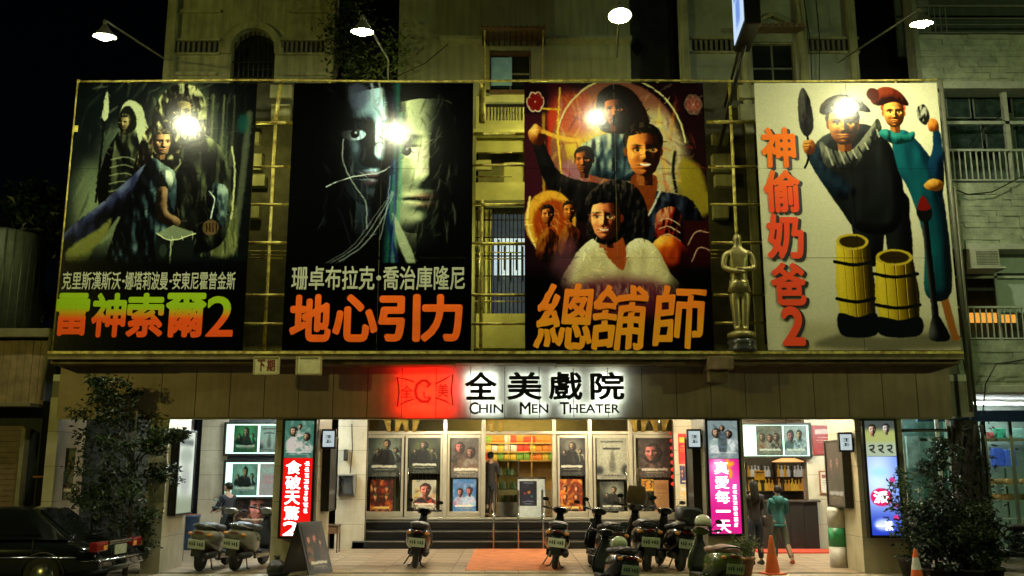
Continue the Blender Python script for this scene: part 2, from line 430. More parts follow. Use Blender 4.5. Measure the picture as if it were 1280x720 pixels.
        for q in (-1, 1):
            ex = tx+.32*q
            s.put(g(ex, -.21-.03*q*tx, .19, .035), hair*.8, .9)                       # brow
            em = soft(.09*np.sqrt(np.clip(1-((x-ex)/.17)**2, 0, 1))-np.abs(y-.01))*(np.abs(x-ex) < .17); s.put(em, np.minimum(skin*1.15+.12, .92), .75)
            s.put(soft(.068-np.sqrt((x-ex-.01)**2+(y-.0)**2))*em, dk, 1); s.put(g(ex, -.07, .18, .022), dk, .9)
            s.put(g(ex+.02, -.02, .02, .02), (.95, .95, .9), .8)
        s.put(g(tx*.9, .63, .2, .04)+.8*g(tx*.9, .74, .15, .04), (skin[0]*.78, skin[1]*.42, skin[2]*.42), .6); s.put(g(tx*.9, .685, .22, .014), dk, .9)
        if smile: s.put(soft(.055*np.sqrt(np.clip(1-((x-tx*.9)/.24)**2, 0, 1))-np.abs(y-.66-.5*(x-tx*.9)**2*-1))*(np.abs(x-tx*.9) < .24), (.95, .92, .82), .95)
        for q in (-1, 1): s.put(g(tx+.075*q, .44, .035, .022), dk, .7)
        return full.back(s)
# ================================================================ materials of the place
asphalt = mat('asphalt', (.05, .05, .05), .85, var=.35, scale=9, bump=.3)
concrete = mat('concrete', (.30, .28, .22), .8, var=.25, scale=1.3, bump=.15, dirt=(.17, .155, .115))
pave = mat('pale_paving', (.42, .36, .25), .38, var=.18, scale=.9, bump=.1, bscale=30, dirt=(.30, .25, .17))
tilefloor = mat('arcade_tile', (.52, .38, .25), .32, var=.12, scale=1.1, dirt=(.38, .29, .19))
cream = mat('cream_tile', (.52, .46, .32), .45, var=.1, scale=1.5, dirt=(.42, .36, .23))
creamgrout = mat('grout', (.12, .10, .07), .8)
stucco = mat('stucco', (.34, .34, .19), .85, var=.2, scale=.9, bump=.25, dirt=(.20, .205, .11))
stuccoG = mat('grey_stucco', (.25, .265, .155), .85, var=.12, scale=.5, bump=.1, dirt=(.18, .195, .11))
fascia_m = mat('fascia_metal', (.42, .30, .20), .55, .1, var=.12, scale=1.0, bump=.25, bscale=2.2, dirt=(.32, .225, .15))
def streaks(m, strength=.5):
    n = m.node_tree; b = n.nodes['Principled BSDF']; src = b.inputs['Base Color'].links[0].from_socket
    tc = n.nodes.new('ShaderNodeTexCoord'); mp = n.nodes.new('ShaderNodeMapping'); mp.inputs['Scale'].default_value = (7, 7, .5)
    nz = n.nodes.new('ShaderNodeTexNoise'); nz.inputs['Scale'].default_value = 1.3; nz.inputs['Detail'].default_value = 5
    mr = n.nodes.new('ShaderNodeMapRange'); mr.inputs['From Min'].default_value = .42; mr.inputs['From Max'].default_value = .7; mr.inputs['To Min'].default_value = 1; mr.inputs['To Max'].default_value = 1-strength
    mx = n.nodes.new('ShaderNodeMix'); mx.data_type = 'RGBA'; mx.blend_type = 'MULTIPLY'; mx.inputs[0].default_value = 1
    n.links.new(tc.outputs['Object'], mp.inputs[0]); n.links.new(mp.outputs[0], nz.inputs['Vector']); n.links.new(nz.outputs[0], mr.inputs['Value'])
    n.links.new(src, mx.inputs[6]); n.links.new(mr.outputs[0], mx.inputs[7]); n.links.new(mx.outputs[2], b.inputs['Base Color']); return m
for m_, k_ in ((fascia_m, .16), (stucco, .4), (stuccoG, .3), (cream, .12), (concrete, .4)): streaks(m_, k_)
darkmetal = mat('dark_metal', (.03, .028, .022), .4, .6)
yellowpipe = mat('yellow_paint_pipe', (.52, .47, .10), .55, .2, var=.35, scale=7, dirt=(.22, .13, .03))
beam_m = mat('rusty_beam', (.20, .145, .065), .65, .2, var=.3, scale=2.4, dirt=(.11, .065, .03))
black = mat('black_void', (.006, .006, .006), .9)
darkglass = mat('dark_glass', (.012, .016, .014), .08, spec=.7)
glass = glassmat('clear_glass')
steel = mat('stainless', (.55, .55, .5), .22, 1.0, var=.05)
alu = mat('door_aluminium', (.55, .50, .36), .38, .55, var=.06)
graniteblk = mat('black_granite', (.007, .0065, .005), .45, spec=.2, var=.5, scale=30)
wood = mat('dark_wood', (.10, .055, .025), .5, var=.35, scale=5)
woodlt = mat('old_planks', (.20, .14, .07), .7, var=.3, scale=4, bump=.2)
white_m = mat('white_paint', (.75, .75, .68), .5, var=.06)
redrug = mat('red_rug', (.50, .055, .02), .9, var=.15, scale=4)
orangerug = mat('worn_orange_rug', (.52, .17, .06), .9, var=.22, scale=3, bump=.2)
tube_e = mat('fluorescent_white', (1, 1, 1), .5, emit=430, ecol=(1, .88, .62))
tube_c = mat('fluorescent_cool', (1, 1, 1), .5, emit=300, ecol=(.80, .96, 1))
dimwin = mat('curtained_window', (.03, .04, .035), .15, var=.5, scale=3)
# ================================================================ ground
YF = 18.3
struct('ground', MB().box(-60, 60, -40, 120, -.6, -.19), asphalt)
struct('road', MB().box(-50, 50, -14, 17.6, -.19, -.15), asphalt)
mk = MB()
for i in range(-6, 7): mk.box(i*6-1.2, i*6+1.2, 3.9, 4.02, -.15, -.146)
struct('road_marking', mk, mat('road_paint', (.7, .7, .62), .6, var=.15))
k_ = MB()
struct('kerb', MB().box(-50, 50, 17.6, 17.75, -.19, 0), concrete, bevel=.02)
struct('pavement', MB().box(-50, 50, 17.75, YF+.02, -.19, 0), pave)
struct('arcade_floor', MB().box(-13, 13, YF+.02, 24.0, -.16, 0.004), creamgrout)
FT = None
fl = bpy.data.objects['arcade_floor']
ORG['arcade_floor'] = Vector((0, 0, 0))
tm = None
for j in range(9):          # floor tiles one can tell apart near the front, larger squares
    for i in range(26):
        x = -8.2+i*.64; y = YF+.06+j*.64
        if y > 23.9: continue
        if tm is None:
            tm = []
            for k_, tc_ in enumerate((1, .93, 1.05, .84)):
                o = MB().box(.007, .633, .010, .630, 0, .012).build('tile', mat('arcade_tile_%d' % k_, (.50*tc_, .37*tc_, .24*tc_), .34, var=.16, scale=2.3, dirt=(.30*tc_, .22*tc_, .14*tc_)), None); tm.append(o.data); bpy.data.objects.remove(o)
        o = bpy.data.objects.new('tile', random.choice(tm+tm[:2])); COL.objects.link(o); o.parent = fl
        o.location = (x, y, .003)
# ================================================================ theatre building
TB = thing('theatre_building', 'old street theatre with pillared arcade, brown fascia and glass doors up dark steps', 'theatre', (0, 24, 0))
HB = 2.905       # underside of the fascia
def part(mb, name, m, parent=TB, **k): return mb.build(name, m, parent, **k)
# pillars as cores with tiles
def pillar(x0, x1, y0, y1, z1=3.3, tiles=True):
    p = MB().box(x0+.01, x1-.01, y0+.01, y1-.01, 0, z1).build('pillar', creamgrout, TB)
    n = 5; h = z1/n
    for k in range(n):
        MB().box(x0, x1, y0, y1, k*h+.004, (k+1)*h-.004).build('tile', cream, p)
    return p
pillar(-6.98, -6.62, YF, 19.55)
pillar(-4.56, -3.72, YF+.02, 19.6)
pillar(3.70, 4.46, YF+.02, 19.6)
pillar(6.62, 7.52, YF+.02, 19.9)
pillar(-8.95, -8.75, YF, 19.5)
# arcade ceiling and rear walls
part(MB().box(-9, 9, YF+.12, 26.2, 3.62, 3.75), 'ceiling', white_m)
part(MB().box(-9, 9, YF+.12, YF+.2, HB+.02, 3.62), 'fascia_back', concrete)
YR = 24.0
def rwall(px0, px1, zt=3.62, Y=YR, z0=0, name='wall', m=None):
    x0, x1 = X(px0, 640, Y), X(px1, 640, Y)
    p = MB().box(x0+.005, x1-.005, Y+.015, Y+.25, z0, zt).build(name, creamgrout, TB)
    nx = max(1, round((x1-x0)/.62)); nz = max(1, round((zt-z0)/.62))
    for i in range(nx):
        for j in range(nz):
            a, b = x0+(x1-x0)*i/nx, x0+(x1-x0)*(i+1)/nx
            c, d = z0+(zt-z0)*j/nz, z0+(zt-z0)*(j+1)/nz
            MB().box(a+.004, b-.004, Y, Y+.02, c+.004, d-.004).build('tile', m or cream, p)
    return p
rwall(246, 280); rwall(280, 352, z0=.0, m=mat('dark_panel', (.03, .03, .03), .5)); rwall(352, 380)
rwall(419, 456)
rwall(845, 872); rwall(872, 934)
rwall(1012, 1120)
rwall(100, 232, m=mat('dim_wall', (.10, .095, .07), .7))
part(MB().box(X(232, 640, YR)-.05, X(246, 640, YR)+.05, YR+.6, YR+.7, 0, 3.62), 'rear_passage', mat('passage_dark', (.02, .03, .035), .6))
# steps
steps = []
XL, XR_ = X(440, 660, YR), X(862, 660, YR)
for k in range(3):
    part(MB().box(XL+k*.002, XR_-k*.002, YR+k*.3, 27.0, k*.225+.004, (k+1)*.225), 'step', graniteblk, bevel=.015)
    part(MB().box(XL+.01, XR_-.01, YR+k*.3-.008, YR+k*.3+.004, (k+1)*.225-.05, (k+1)*.225-.02), 'step_nosing', mat('nosing', (.12, .11, .09), .4))
PF = .675
YD = 25.0
# door wall : aluminium frame members
def dbx(px): return X(px, 595, YD)
ztop = Z(527, YD); zdoor = Z(543, YD)
part(MB().box(dbx(448), dbx(856), YD+.0, YD+.16, zdoor, zdoor+.09), 'transom_bar', alu, bevel=.008)
part(MB().box(dbx(448), dbx(856), YD+.0, YD+.16, ztop+.05, ztop+.22), 'head_bar', alu, bevel=.008)
part(MB().box(dbx(448), dbx(856), YD+.0, YD+.16, PF, PF+.05), 'threshold', alu, bevel=.008)
part(MB().box(dbx(448), dbx(856), YD-.0, YD+.2, ztop+.22, 3.7), 'lintel', cream)
for px in (452, 556, 604, 693, 738, 789, 851):
    part(MB().box(dbx(px)-.055, dbx(px)+.055, YD-.03, YD+.18, PF, ztop+.06), 'mullion', alu, bevel=.01)
DOORS = [(456, 504), (506, 553), (559, 601), (697, 735), (742, 787), (793, 848)]
for i, (a, b) in enumerate(DOORS):
    x0, x1 = dbx(a), dbx(b); z0, z1 = PF+.06, zdoor-.01
    d = MB().box(x0, x0+.06, YD+.03, YD+.08, z0, z1).box(x1-.06, x1, YD+.03, YD+.08, z0, z1).box(x0+.06, x1-.06, YD+.03, YD+.08, z0, z0+.14).box(x0+.06, x1-.06, YD+.03, YD+.08, z1-.08, z1).build('door', alu, TB, bevel=.006)
    MB().box(x0+.06, x1-.06, YD+.05, YD+.058, z0+.14, z1-.08).build('pane', glass, d)
    hx = x1-.09 if i in (0, 4) else x0+.09
    if i in (0, 1, 4, 5): MB().tube([(hx, YD-.03, z0+.85), (hx, YD-.03, z0+1.25)], .016).box(hx-.01, hx+.01, YD-.03, YD+.05, z0+.88, z0+.9).box(hx-.01, hx+.01, YD-.03, YD+.05, z0+1.2, z0+1.22).build('handle', steel, d)
for a, b in zip((452, 556, 604, 693, 738, 789), (556, 604, 693, 738, 789, 851)):
    part(MB().box(dbx(a)+.056, dbx(b)-.056, YD+.07, YD+.078, zdoor+.09, ztop+.05), 'transom_pane', glass)
# foyer behind the doors
foy = mat('foyer_wall', (.50, .36, .15), .7, var=.2, scale=2)
part(MB().box(-4.3, 4.9, 29.0, 29.1, PF, 3.7), 'foyer_wall', foy)
part(MB().box(-4.4, -4.3, YD+.2, 29.0, PF, 3.7), 'foyer_wall', foy)
part(MB().box(4.9, 5.0, YD+.2, 29.0, PF, 3.7), 'foyer_wall', foy)
part(MB().box(-4.4, 5.0, 27.0, 29.1, .4, PF-.003), 'foyer_floor', tilefloor)
part(MB().box(-4.4, 5.0, YD+.2, 29.1, 3.45, 3.6), 'foyer_ceiling', white_m)
# dark curtains just behind the posters keep the foyer dim
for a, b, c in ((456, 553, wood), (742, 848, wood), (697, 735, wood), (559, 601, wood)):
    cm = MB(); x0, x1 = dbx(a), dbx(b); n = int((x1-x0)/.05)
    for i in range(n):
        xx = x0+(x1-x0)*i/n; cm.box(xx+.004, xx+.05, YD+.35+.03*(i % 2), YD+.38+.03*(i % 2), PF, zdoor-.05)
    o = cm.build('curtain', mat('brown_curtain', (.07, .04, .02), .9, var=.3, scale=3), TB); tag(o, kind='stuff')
# gold valances in the transoms
for px in (490, 512, 620, 800, 826):
    for q in (-1, 1):
        v = MB(); x = dbx(px)+q*.06
        for i in range(7):
            v.tube([(x+q*i*.035, YD-.06, ztop+.1), (x+q*(i*.02+.01), YD-.07, ztop-.08), (x+q*i*.012, YD-.06, ztop-.27)], .012, 5)
        tag(v.build('gold_swag', mat('gold_cloth', (.45, .30, .05), .4, var=.2), TB), kind='stuff')
# fascia: panels one by one
xa, xb = X(70, 522, YF), X(1192, 522, YF); npn = 26
zft = Z(457, YF)
part(MB().box(xa, xb, YF+.035, YF+.12, HB, zft+.2), 'fascia_frame', darkmetal)
pm_ = []
for i in range(npn):
    a = xa+(xb-xa)*i/npn; b = xa+(xb-xa)*(i+1)/npn
    if i % 3 == 0: pm_.append(None)
    part(MB().box(a+.006, b-.006, YF-.004*random.random(), YF+.03, HB, zft+.1), 'fascia_panel', fascia_m, bevel=.004)
part(MB().box(xa, xb, YF-.02, YF+.1, HB-.035, HB-.004), 'fascia_trim', mat('trim_metal', (.35, .3, .18), .35, .7), bevel=.004)
# slab over the arcade with tapering underside, carries the boards
cb = MB(); Yb = 17.75
zt, zb = Z(440, Yb), Z(449, Yb)
xa2, xb2 = X(60, 440, Yb), X(1204, 440, Yb)
part(MB().box(xa2, xb2, Yb, 18.9, zb, zt), 'ledge', mat('ledge_plate', (.17, .14, .06), .6, .2, var=.3, scale=3, dirt=(.10, .07, .03)))
part(MB().box(xa2, xb2, Yb-.02, Yb, zt-.035, zt+.015), 'ledge_edge', yellowpipe)
n = 9
for i in range(n):
    a = xa2+(xb2-xa2)*i/n; b = xa2+(xb2-xa2)*(i+1)/n
    q = .05*math.sin(i*1.9)
    part(MB().prism([(Yb+.12, zb), (YF+.2, zb), (YF+.2, zb-.10+q*.3), (Yb+.12, zb-.08+q*.3)], a+.004, b-.004, 'x'), 'soffit_board', beam_m, bevel=.004)
part(MB().box(-9, 9, 18.9, 20.2, zt-.3, zt-.02), 'arcade_roof', concrete)
part(MB().box(-9, 9, 19.8, 24, 3.76, zt-.31), 'arcade_roof_rear', concrete)
# soffit trimmings
for px0, px1, py0, py1 in ((884, 915, 444, 475),):
    a, b = X(px0, py0, 17.7), X(px1, py0, 17.7)
    o = part(MB().box(a, b, 17.6, YF-.01, Z(462, 17.7), Z(446, 17.7)), 'bracket', beam_m, bevel=.01)
    MB().box(a+.02, b-.08, 17.75, YF-.01, Z(476, 17.7), Z(462, 17.7)).build('bracket_foot', beam_m, o, bevel=.01)
# ceiling tubes
def tubelight(x, y, L, m, label, z=3.5, rz=0):
    t = thing('tube_light', label, 'ceiling light', (0, 0, 0), 'tube lights under the arcade ceiling')
    MB().box(-L/2, L/2, -.06, .06, .03, .08).build('housing', white_m, t, bevel=.01)
    MB().tube([(-L/2+.04, -.03, 0), (L/2-.04, -.03, 0)], .018, 8).build('tube', m, t)
    MB().tube([(-L/2+.04, .03, 0), (L/2-.04, .03, 0)], .018, 8).build('tube', m, t)
    place(t, (x, y, z), rz); return t
for x, y, m, l in ((-5.8, 19.4, tube_c, 'twin tube ceiling light over the two scooters in the left bay'), (-5.6, 22.6, tube_c, 'twin tube ceiling light by the lit poster cases of the left bay'),
                   (-1.9, 22.2, tube_e, 'twin tube ceiling light before the left glass doors'), (1.9, 22.2, tube_e, 'twin tube ceiling light before the right glass doors'),
                   (5.4, 19.3, tube_e, 'twin tube ceiling light over the front of the snack counter bay'), (5.9, 22.4, tube_e, 'twin tube ceiling light above the snack counter'), (8.1, 22.0, tube_c, 'twin tube ceiling light behind the shrub bay')):
    tubelight(x, y, 1.3, m, l)
# ================================================================ buildings above and behind
BT = 14.5
YW = 20.2
def wx(px, py=100): return X(px, py, YW)
def wz(py): return Z(py, YW)
def window_unit(b, x0, x1, z0, z1, Y, arch=False, grille=True, m=darkglass, fm=None, cols=2, rows=2, parent=None):
    fm = fm or stucco
    f = MB().box(x0-.06, x0, Y-.05, Y+.1, z0, z1).box(x1, x1+.06, Y-.05, Y+.1, z0, z1).box(x0-.06, x1+.06, Y-.05, Y+.1, z1, z1+.06).box(x0-.1, x1+.1, Y-.1, Y+.1, z0-.08, z0)
    f = f.build('window', fm, b)
    pw = (x1-x0)/cols
    for i in range(cols): MB().box(x0+i*pw+.02, x0+(i+1)*pw-.02, Y+.05, Y+.06, z0+.01, z1-.01).build('pane', m, f)
    s = MB()
    for i in range(cols+1): s.box(x0+i*pw-.02, x0+i*pw+.02, Y+.03, Y+.08, z0, z1)
    s.box(x0, x1, Y+.028, Y+.082, (z0+z1)/2-.02, (z0+z1)/2+.02)
    s.build('sash', mat('sash_paint', (.14, .15, .11), .6), f)
    return f
# left old house (white, arched window)
HA = thing('left_town_house', 'old pale town house with an arched grilled window above the leftmost boards', 'house', (-6, YW, 0)); HA.name = 'town_house'
ORG['town_house'] = Vector((-6, YW, 0))
x0, x1 = wx(209), wx(416)
ax0, ax1, az, ar = wx(287), wx(342), wz(62), (wx(342)-wx(287))/2
acx = (ax0+ax1)/2; zsill = wz(112)
wl = MB().box(x0, ax0, YW, YW+.4, 3.5, BT).box(ax1, x1, YW, YW+.4, 3.5, BT).box(ax0, ax1, YW, YW+.4, 3.5, zsill)
arc = [(acx+ar*math.cos(a), az+ar*math.sin(a)) for a in np.linspace(0, PI, 14)]
wl.prism([(ax1, BT)]+[(ax1, az)]+arc[1:7]+[(acx, az+ar), (acx, BT)], YW, YW+.4)
wl.prism([(acx, BT), (acx, az+ar)]+arc[7:13]+[(ax0, az), (ax0, BT)], YW, YW+.4)
wl.build('wall', stucco, HA)
hood = MB(); ro = ar+.16
for i in range(13):
    a, b = PI*i/13, PI*(i+1)/13
    hood.prism([(acx+ar*math.cos(a), az+ar*math.sin(a)), (acx+ro*math.cos(a), az+ro*math.sin(a)), (acx+ro*math.cos(b), az+ro*math.sin(b)), (acx+ar*math.cos(b), az+ar*math.sin(b))], YW-.09, YW+.02)
hood.box(acx-ro-.05, acx-ar, YW-.09, YW+.02, az-.12, az).box(acx+ar, acx+ro+.05, YW-.09, YW+.02, az-.12, az)
hood.build('arch_moulding', stucco, HA)
wn = MB().box(ax0, ax1, YW+.3, YW+.31, zsill, az+ar).build('window', darkglass, HA)
for i in range(9):
    xx = ax0+(ax1-ax0)*(i+.5)/9; top = az+math.sqrt(max(ar*ar-(xx-acx)**2, 0))
    MB().tube([(xx, YW+.1, zsill), (xx, YW+.1, top)], .013, 6).build('bar', darkmetal, wn)
for zz in (wz(75), wz(95)): MB().box(ax0, ax1, YW+.09, YW+.12, zz-.012, zz+.012).build('bar', darkmetal, wn)
def vents(b, px0, px1, py0, py1, n):
    a, c = wx(px0, py0), wx(px1, py0); z1_, z0_ = wz(py0), wz(py1)
    MB().box(a, c, YW-.012, YW+.01, z0_, z1_).build('frieze_panel', mat('frieze_dark', (.035, .035, .028), .8), b)
    for i in range(n):
        xx = a+(c-a)*(i+.5)/n
        MB().box(xx-.03, xx+.03, YW-.06, YW-.013, z0_+.02, z1_-.02).build('baluster', mat('baluster_stone', (.12, .12, .085), .8), b, bevel=.01)
    MB().box(a-.05, c+.05, YW-.07, YW+.01, z1_, z1_+.05).box(a-.05, c+.05, YW-.07, YW+.01, z0_-.05, z0_).build('frieze_moulding', stucco, b)
vents(HA, 214, 273, 52, 67, 9); vents(HA, 351, 405, 52, 67, 9)
MB().box(x0-.06, x0+.14, YW-.14, YW+.02, 3.5, BT).build('pilaster', stucco, HA); MB().box(x1-.16, x1+.02, YW-.12, YW+.02, 3.5, BT).build('pilaster', stucco, HA)
for zz in (wz(15), wz(93)): MB().box(x0+.15, ax0-.3, YW-.06, YW+.01, zz-.04, zz+.04).box(ax1+.3, x1-.17, YW-.06, YW+.01, zz-.04, zz+.04).build('string_course', stucco, HA)
# centre house, plain grey
HC = thing('town_house', 'plain grey town house with an awning window and lit balcony between the middle boards', 'house', (0, YW, 0))
x0, x1 = wx(497), wx(789)
gx0, gx1 = wx(612), wx(664); gz0, gz1 = wz(112), wz(62)
bx0, bx1 = X(594, 250, YW), X(660, 250, YW)
MB().box(x0, gx0, YW, YW+.4, wz(118), BT).box(gx1, x1, YW, YW+.4, wz(118), BT).box(gx0, gx1, YW, YW+.4, gz1, BT).box(x0, bx0, YW, YW+.4, 3.5, wz(118)).box(bx1, x1, YW, YW+.4, 3.5, wz(118)).build('wall', stuccoG, HC)
window_unit(HC, gx0+.02, gx1-.02, gz0, gz1-.1, YW+.1, fm=wood)
o = MB().box(wx(614), wx(640), YW+.08, YW+.1, wz(105), wz(70)).build('lit_blind', mat('teal_blind', (.2, .35, .35), .5, emit=.035, ecol=(.4, .9, .9)), HC)
aw = MB().prism([(YW, wz(48)), (YW-1.0, wz(58)), (YW-1.0, wz(58)-.05), (YW, wz(48)-.06)], wx(603), wx(681), 'x').build('awning', mat('rusty_sheet', (.18, .10, .05), .6, .3, var=.4, scale=5), HC)
for i in range(12): MB().box(wx(603)+i*.125, wx(603)+i*.125+.03, YW-1.0, YW-.03, wz(58)-.01, wz(58)+.02).build('rib', darkmetal, aw)
for xx in (wx(607), wx(678)): MB().tube([(xx, YW, gz0+.2), (xx, YW-.9, wz(58)-.05)], .02).build('strut', yellowpipe, aw)
MB().box(wx(551), wx(603), YW-.35, YW, wz(57), wz(53)).build('canopy', stuccoG, HC); MB().box(wx(682), wx(789), YW-.35, YW, wz(57), wz(53)).build('canopy', stuccoG, HC)
# stacked balconies in the slot between board two and three
YY = YW+.9
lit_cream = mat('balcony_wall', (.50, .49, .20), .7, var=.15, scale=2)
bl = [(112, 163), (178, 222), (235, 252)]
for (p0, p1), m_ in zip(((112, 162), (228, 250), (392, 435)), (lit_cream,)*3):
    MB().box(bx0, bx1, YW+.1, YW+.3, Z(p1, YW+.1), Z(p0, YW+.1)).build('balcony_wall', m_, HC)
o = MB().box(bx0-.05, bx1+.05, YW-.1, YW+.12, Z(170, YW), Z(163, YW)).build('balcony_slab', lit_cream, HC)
for q in range(12):
    xx = bx0+.25+(bx1-bx0-.3)*q/12
    MB().tube([(xx, YW+.02, Z(150, YW)), (xx, YW+.02, Z(133, YW))], .012, 5).build('baluster', darkmetal, HC)
MB().box(bx0+.2, bx1, YW+.0, YW+.04, Z(133, YW), Z(130, YW)).build('balcony_rail', darkmetal, HC)
MB().box(bx0, bx1, YW+1.6, YW+1.7, 3.5, wz(100)).build('rear_wall', mat('slot_wall', (.30, .29, .13), .8, var=.2), HC)
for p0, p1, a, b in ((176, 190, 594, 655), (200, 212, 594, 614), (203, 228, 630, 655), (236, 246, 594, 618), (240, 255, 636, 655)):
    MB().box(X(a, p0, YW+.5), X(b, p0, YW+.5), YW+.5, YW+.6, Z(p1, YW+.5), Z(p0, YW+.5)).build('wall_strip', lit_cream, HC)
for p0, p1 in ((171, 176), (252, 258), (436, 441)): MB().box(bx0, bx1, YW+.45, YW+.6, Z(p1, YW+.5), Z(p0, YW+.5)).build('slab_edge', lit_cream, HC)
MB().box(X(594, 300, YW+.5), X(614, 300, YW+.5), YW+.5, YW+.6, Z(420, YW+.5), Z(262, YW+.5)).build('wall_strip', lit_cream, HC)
lw = MB().box(X(615, 340, YW+.8), X(660, 340, YW+.8), YW+.8, YW+.85, Z(392, YW+.8), Z(268, YW+.8)).build('window', mat('dim_blue_glass', (.05, .07, .08), .2, emit=.06, ecol=(.5, .65, .8), var=.6, scale=5), HC)
MB().box(X(617, 320, YW+.79), X(658, 320, YW+.79), YW+.77, YW+.79, Z(345, YW+.8), Z(298, YW+.8)).build('lit_pane', mat('lit_window', (.4, .5, .5), .3, emit=.7, ecol=(.75, .95, 1), var=.7, scale=7), lw)
for q in range(5):
    MB().box(X(622+q*7.5, 330, YW+.76), X(624.5+q*7.5, 330, YW+.76), YW+.73, YW+.76, Z(352-q % 2*14, YW+.76), Z(300+q % 3*8, YW+.76)).build('bottle', mat('sill_bottle', (.02, .03, .03), .4), lw)
gr = MB()
g = [MB().tube([(X(612+i*5, 330, YW+.3), YW+.3, Z(400, YW+.3)), (X(612+i*5, 330, YW+.3), YW+.3, Z(262, YW+.3))], .012, 5).build('grille_bar', darkmetal, HC) for i in range(10)]
for pyy in (275, 297, 320, 345, 370, 398): MB().box(X(594, pyy, YW+.3), bx1, YW+.28, YW+.32, Z(pyy, YW+.3)-.012, Z(pyy, YW+.3)+.012).build('grille_bar', darkmetal, HC)
for i in range(4): MB().box(X(596+i*4.5, 330, YW+.3), X(596.8+i*4.5, 330, YW+.3), YW+.28, YW+.3, Z(400, YW+.3), Z(265, YW+.3)).build('grille_bar', darkmetal, HC)
# dark recessed house with a diamond vent
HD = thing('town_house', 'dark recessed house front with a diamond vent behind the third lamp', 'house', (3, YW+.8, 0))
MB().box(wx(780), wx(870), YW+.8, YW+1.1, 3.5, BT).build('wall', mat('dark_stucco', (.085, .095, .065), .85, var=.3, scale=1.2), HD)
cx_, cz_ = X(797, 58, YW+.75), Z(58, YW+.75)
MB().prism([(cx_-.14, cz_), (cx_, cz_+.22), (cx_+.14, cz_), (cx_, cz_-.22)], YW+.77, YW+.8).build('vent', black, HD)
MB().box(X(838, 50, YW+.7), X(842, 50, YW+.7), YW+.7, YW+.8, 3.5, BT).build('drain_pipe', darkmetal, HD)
# right old house
HR = thing('town_house', 'old pale town house with tiled window hoods above the right hand board', 'house', (6, YW, 0))
x0, x1 = wx(854), wx(1075)
c0, c1 = wx(942), wx(996)
wzb, wzt = wz(112), wz(52)
MB().box(x0, c0, YW, YW+.4, 3.5, BT).box(c1, x1, YW, YW+.4, 3.5, BT).box(c0, c1, YW, YW+.4, wzt, BT).box(c0, c1, YW, YW+.4, 3.5, wzb).build('wall', mat('right_stucco', (.29, .32, .25), .85, var=.2, scale=.8, bump=.2, dirt=(.18, .20, .15)), HR)
window_unit(HR, c0+.02, c1-.02, wzb, wzt-.02, YW+.12, fm=stucco)
hd = MB().prism([(YW, wz(38)), (YW-.5, wz(44)), (YW-.5, wz(44)-.05), (YW, wz(38)-.08)], wx(936), wx(1002), 'x').build('hood', mat('clay_tile', (.16, .11, .07), .7, var=.3), HR)
for i in range(9):
    xx = wx(936)+(wx(1002)-wx(936))*(i+.5)/9
    MB().tube([(xx, YW-.52, wz(44)+.01), (xx, YW, wz(38)+.02)], .05, 8).build('shingle', mat('clay_tile', (1, 1, 1)), hd)
pcx = (c0+c1)/2
for sgn in (-1, 1):
    MB().prism([(pcx, wz(22)), (pcx+sgn*.55, wz(36)), (pcx+sgn*.62, wz(36)), (pcx, wz(22)+.1)][::sgn], YW-.1, YW+.01).build('pediment_moulding', stucco, HR)
vents(HR, 866, 930, 50, 65, 10); vents(HR, 1011, 1070, 50, 65, 9)
for px in (857, 932, 1005, 1068): MB().box(wx(px)-.09, wx(px)+.09, YW-.12, YW+.01, 3.5, BT).build('pilaster', stucco, HR)
# dark gap house and far back wall
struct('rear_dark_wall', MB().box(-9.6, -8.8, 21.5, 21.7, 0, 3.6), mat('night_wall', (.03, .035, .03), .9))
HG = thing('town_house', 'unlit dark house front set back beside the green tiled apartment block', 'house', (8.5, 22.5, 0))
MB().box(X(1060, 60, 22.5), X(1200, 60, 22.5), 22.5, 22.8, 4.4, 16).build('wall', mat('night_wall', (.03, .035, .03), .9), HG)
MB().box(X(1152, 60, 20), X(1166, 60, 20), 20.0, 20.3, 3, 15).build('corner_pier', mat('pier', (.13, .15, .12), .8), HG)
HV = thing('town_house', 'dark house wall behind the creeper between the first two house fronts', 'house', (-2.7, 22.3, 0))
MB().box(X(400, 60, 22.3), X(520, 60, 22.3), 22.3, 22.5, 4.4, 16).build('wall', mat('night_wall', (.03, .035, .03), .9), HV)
# wall seen through the lattice gaps beside boards one and three
for px0, px1, hh in ((296, 366, HA), (884, 950, HR)):
    Yg = YW-.25
    for p0, p1, a, b in ((106, 122, .6, .98), (130, 150, .62, .95), (165, 178, .1, .4), (192, 212, .1, .45), (218, 232, .15, .5), (255, 272, .12, .4)):
        xa_, xb_ = X(px0+(px1-px0)*a, p0, Yg), X(px0+(px1-px0)*b, p0, Yg)
        MB().box(xa_, xb_, Yg, Yg+.2, Z(p1, Yg), Z(p0, Yg)).build('ledge_block', stucco, hh)
    MB().box(X(px0-8, 260, YW-.02), X(px1+8, 260, YW-.02), YW-.03, YW-.01, Z(430, YW), Z(104, YW)).build('shade_sheet', mat('painted_shade', (.06, .058, .035), .85, var=.4, scale=3), hh)  # flat dark sheet over the wall, the shade of the gap put into its colour
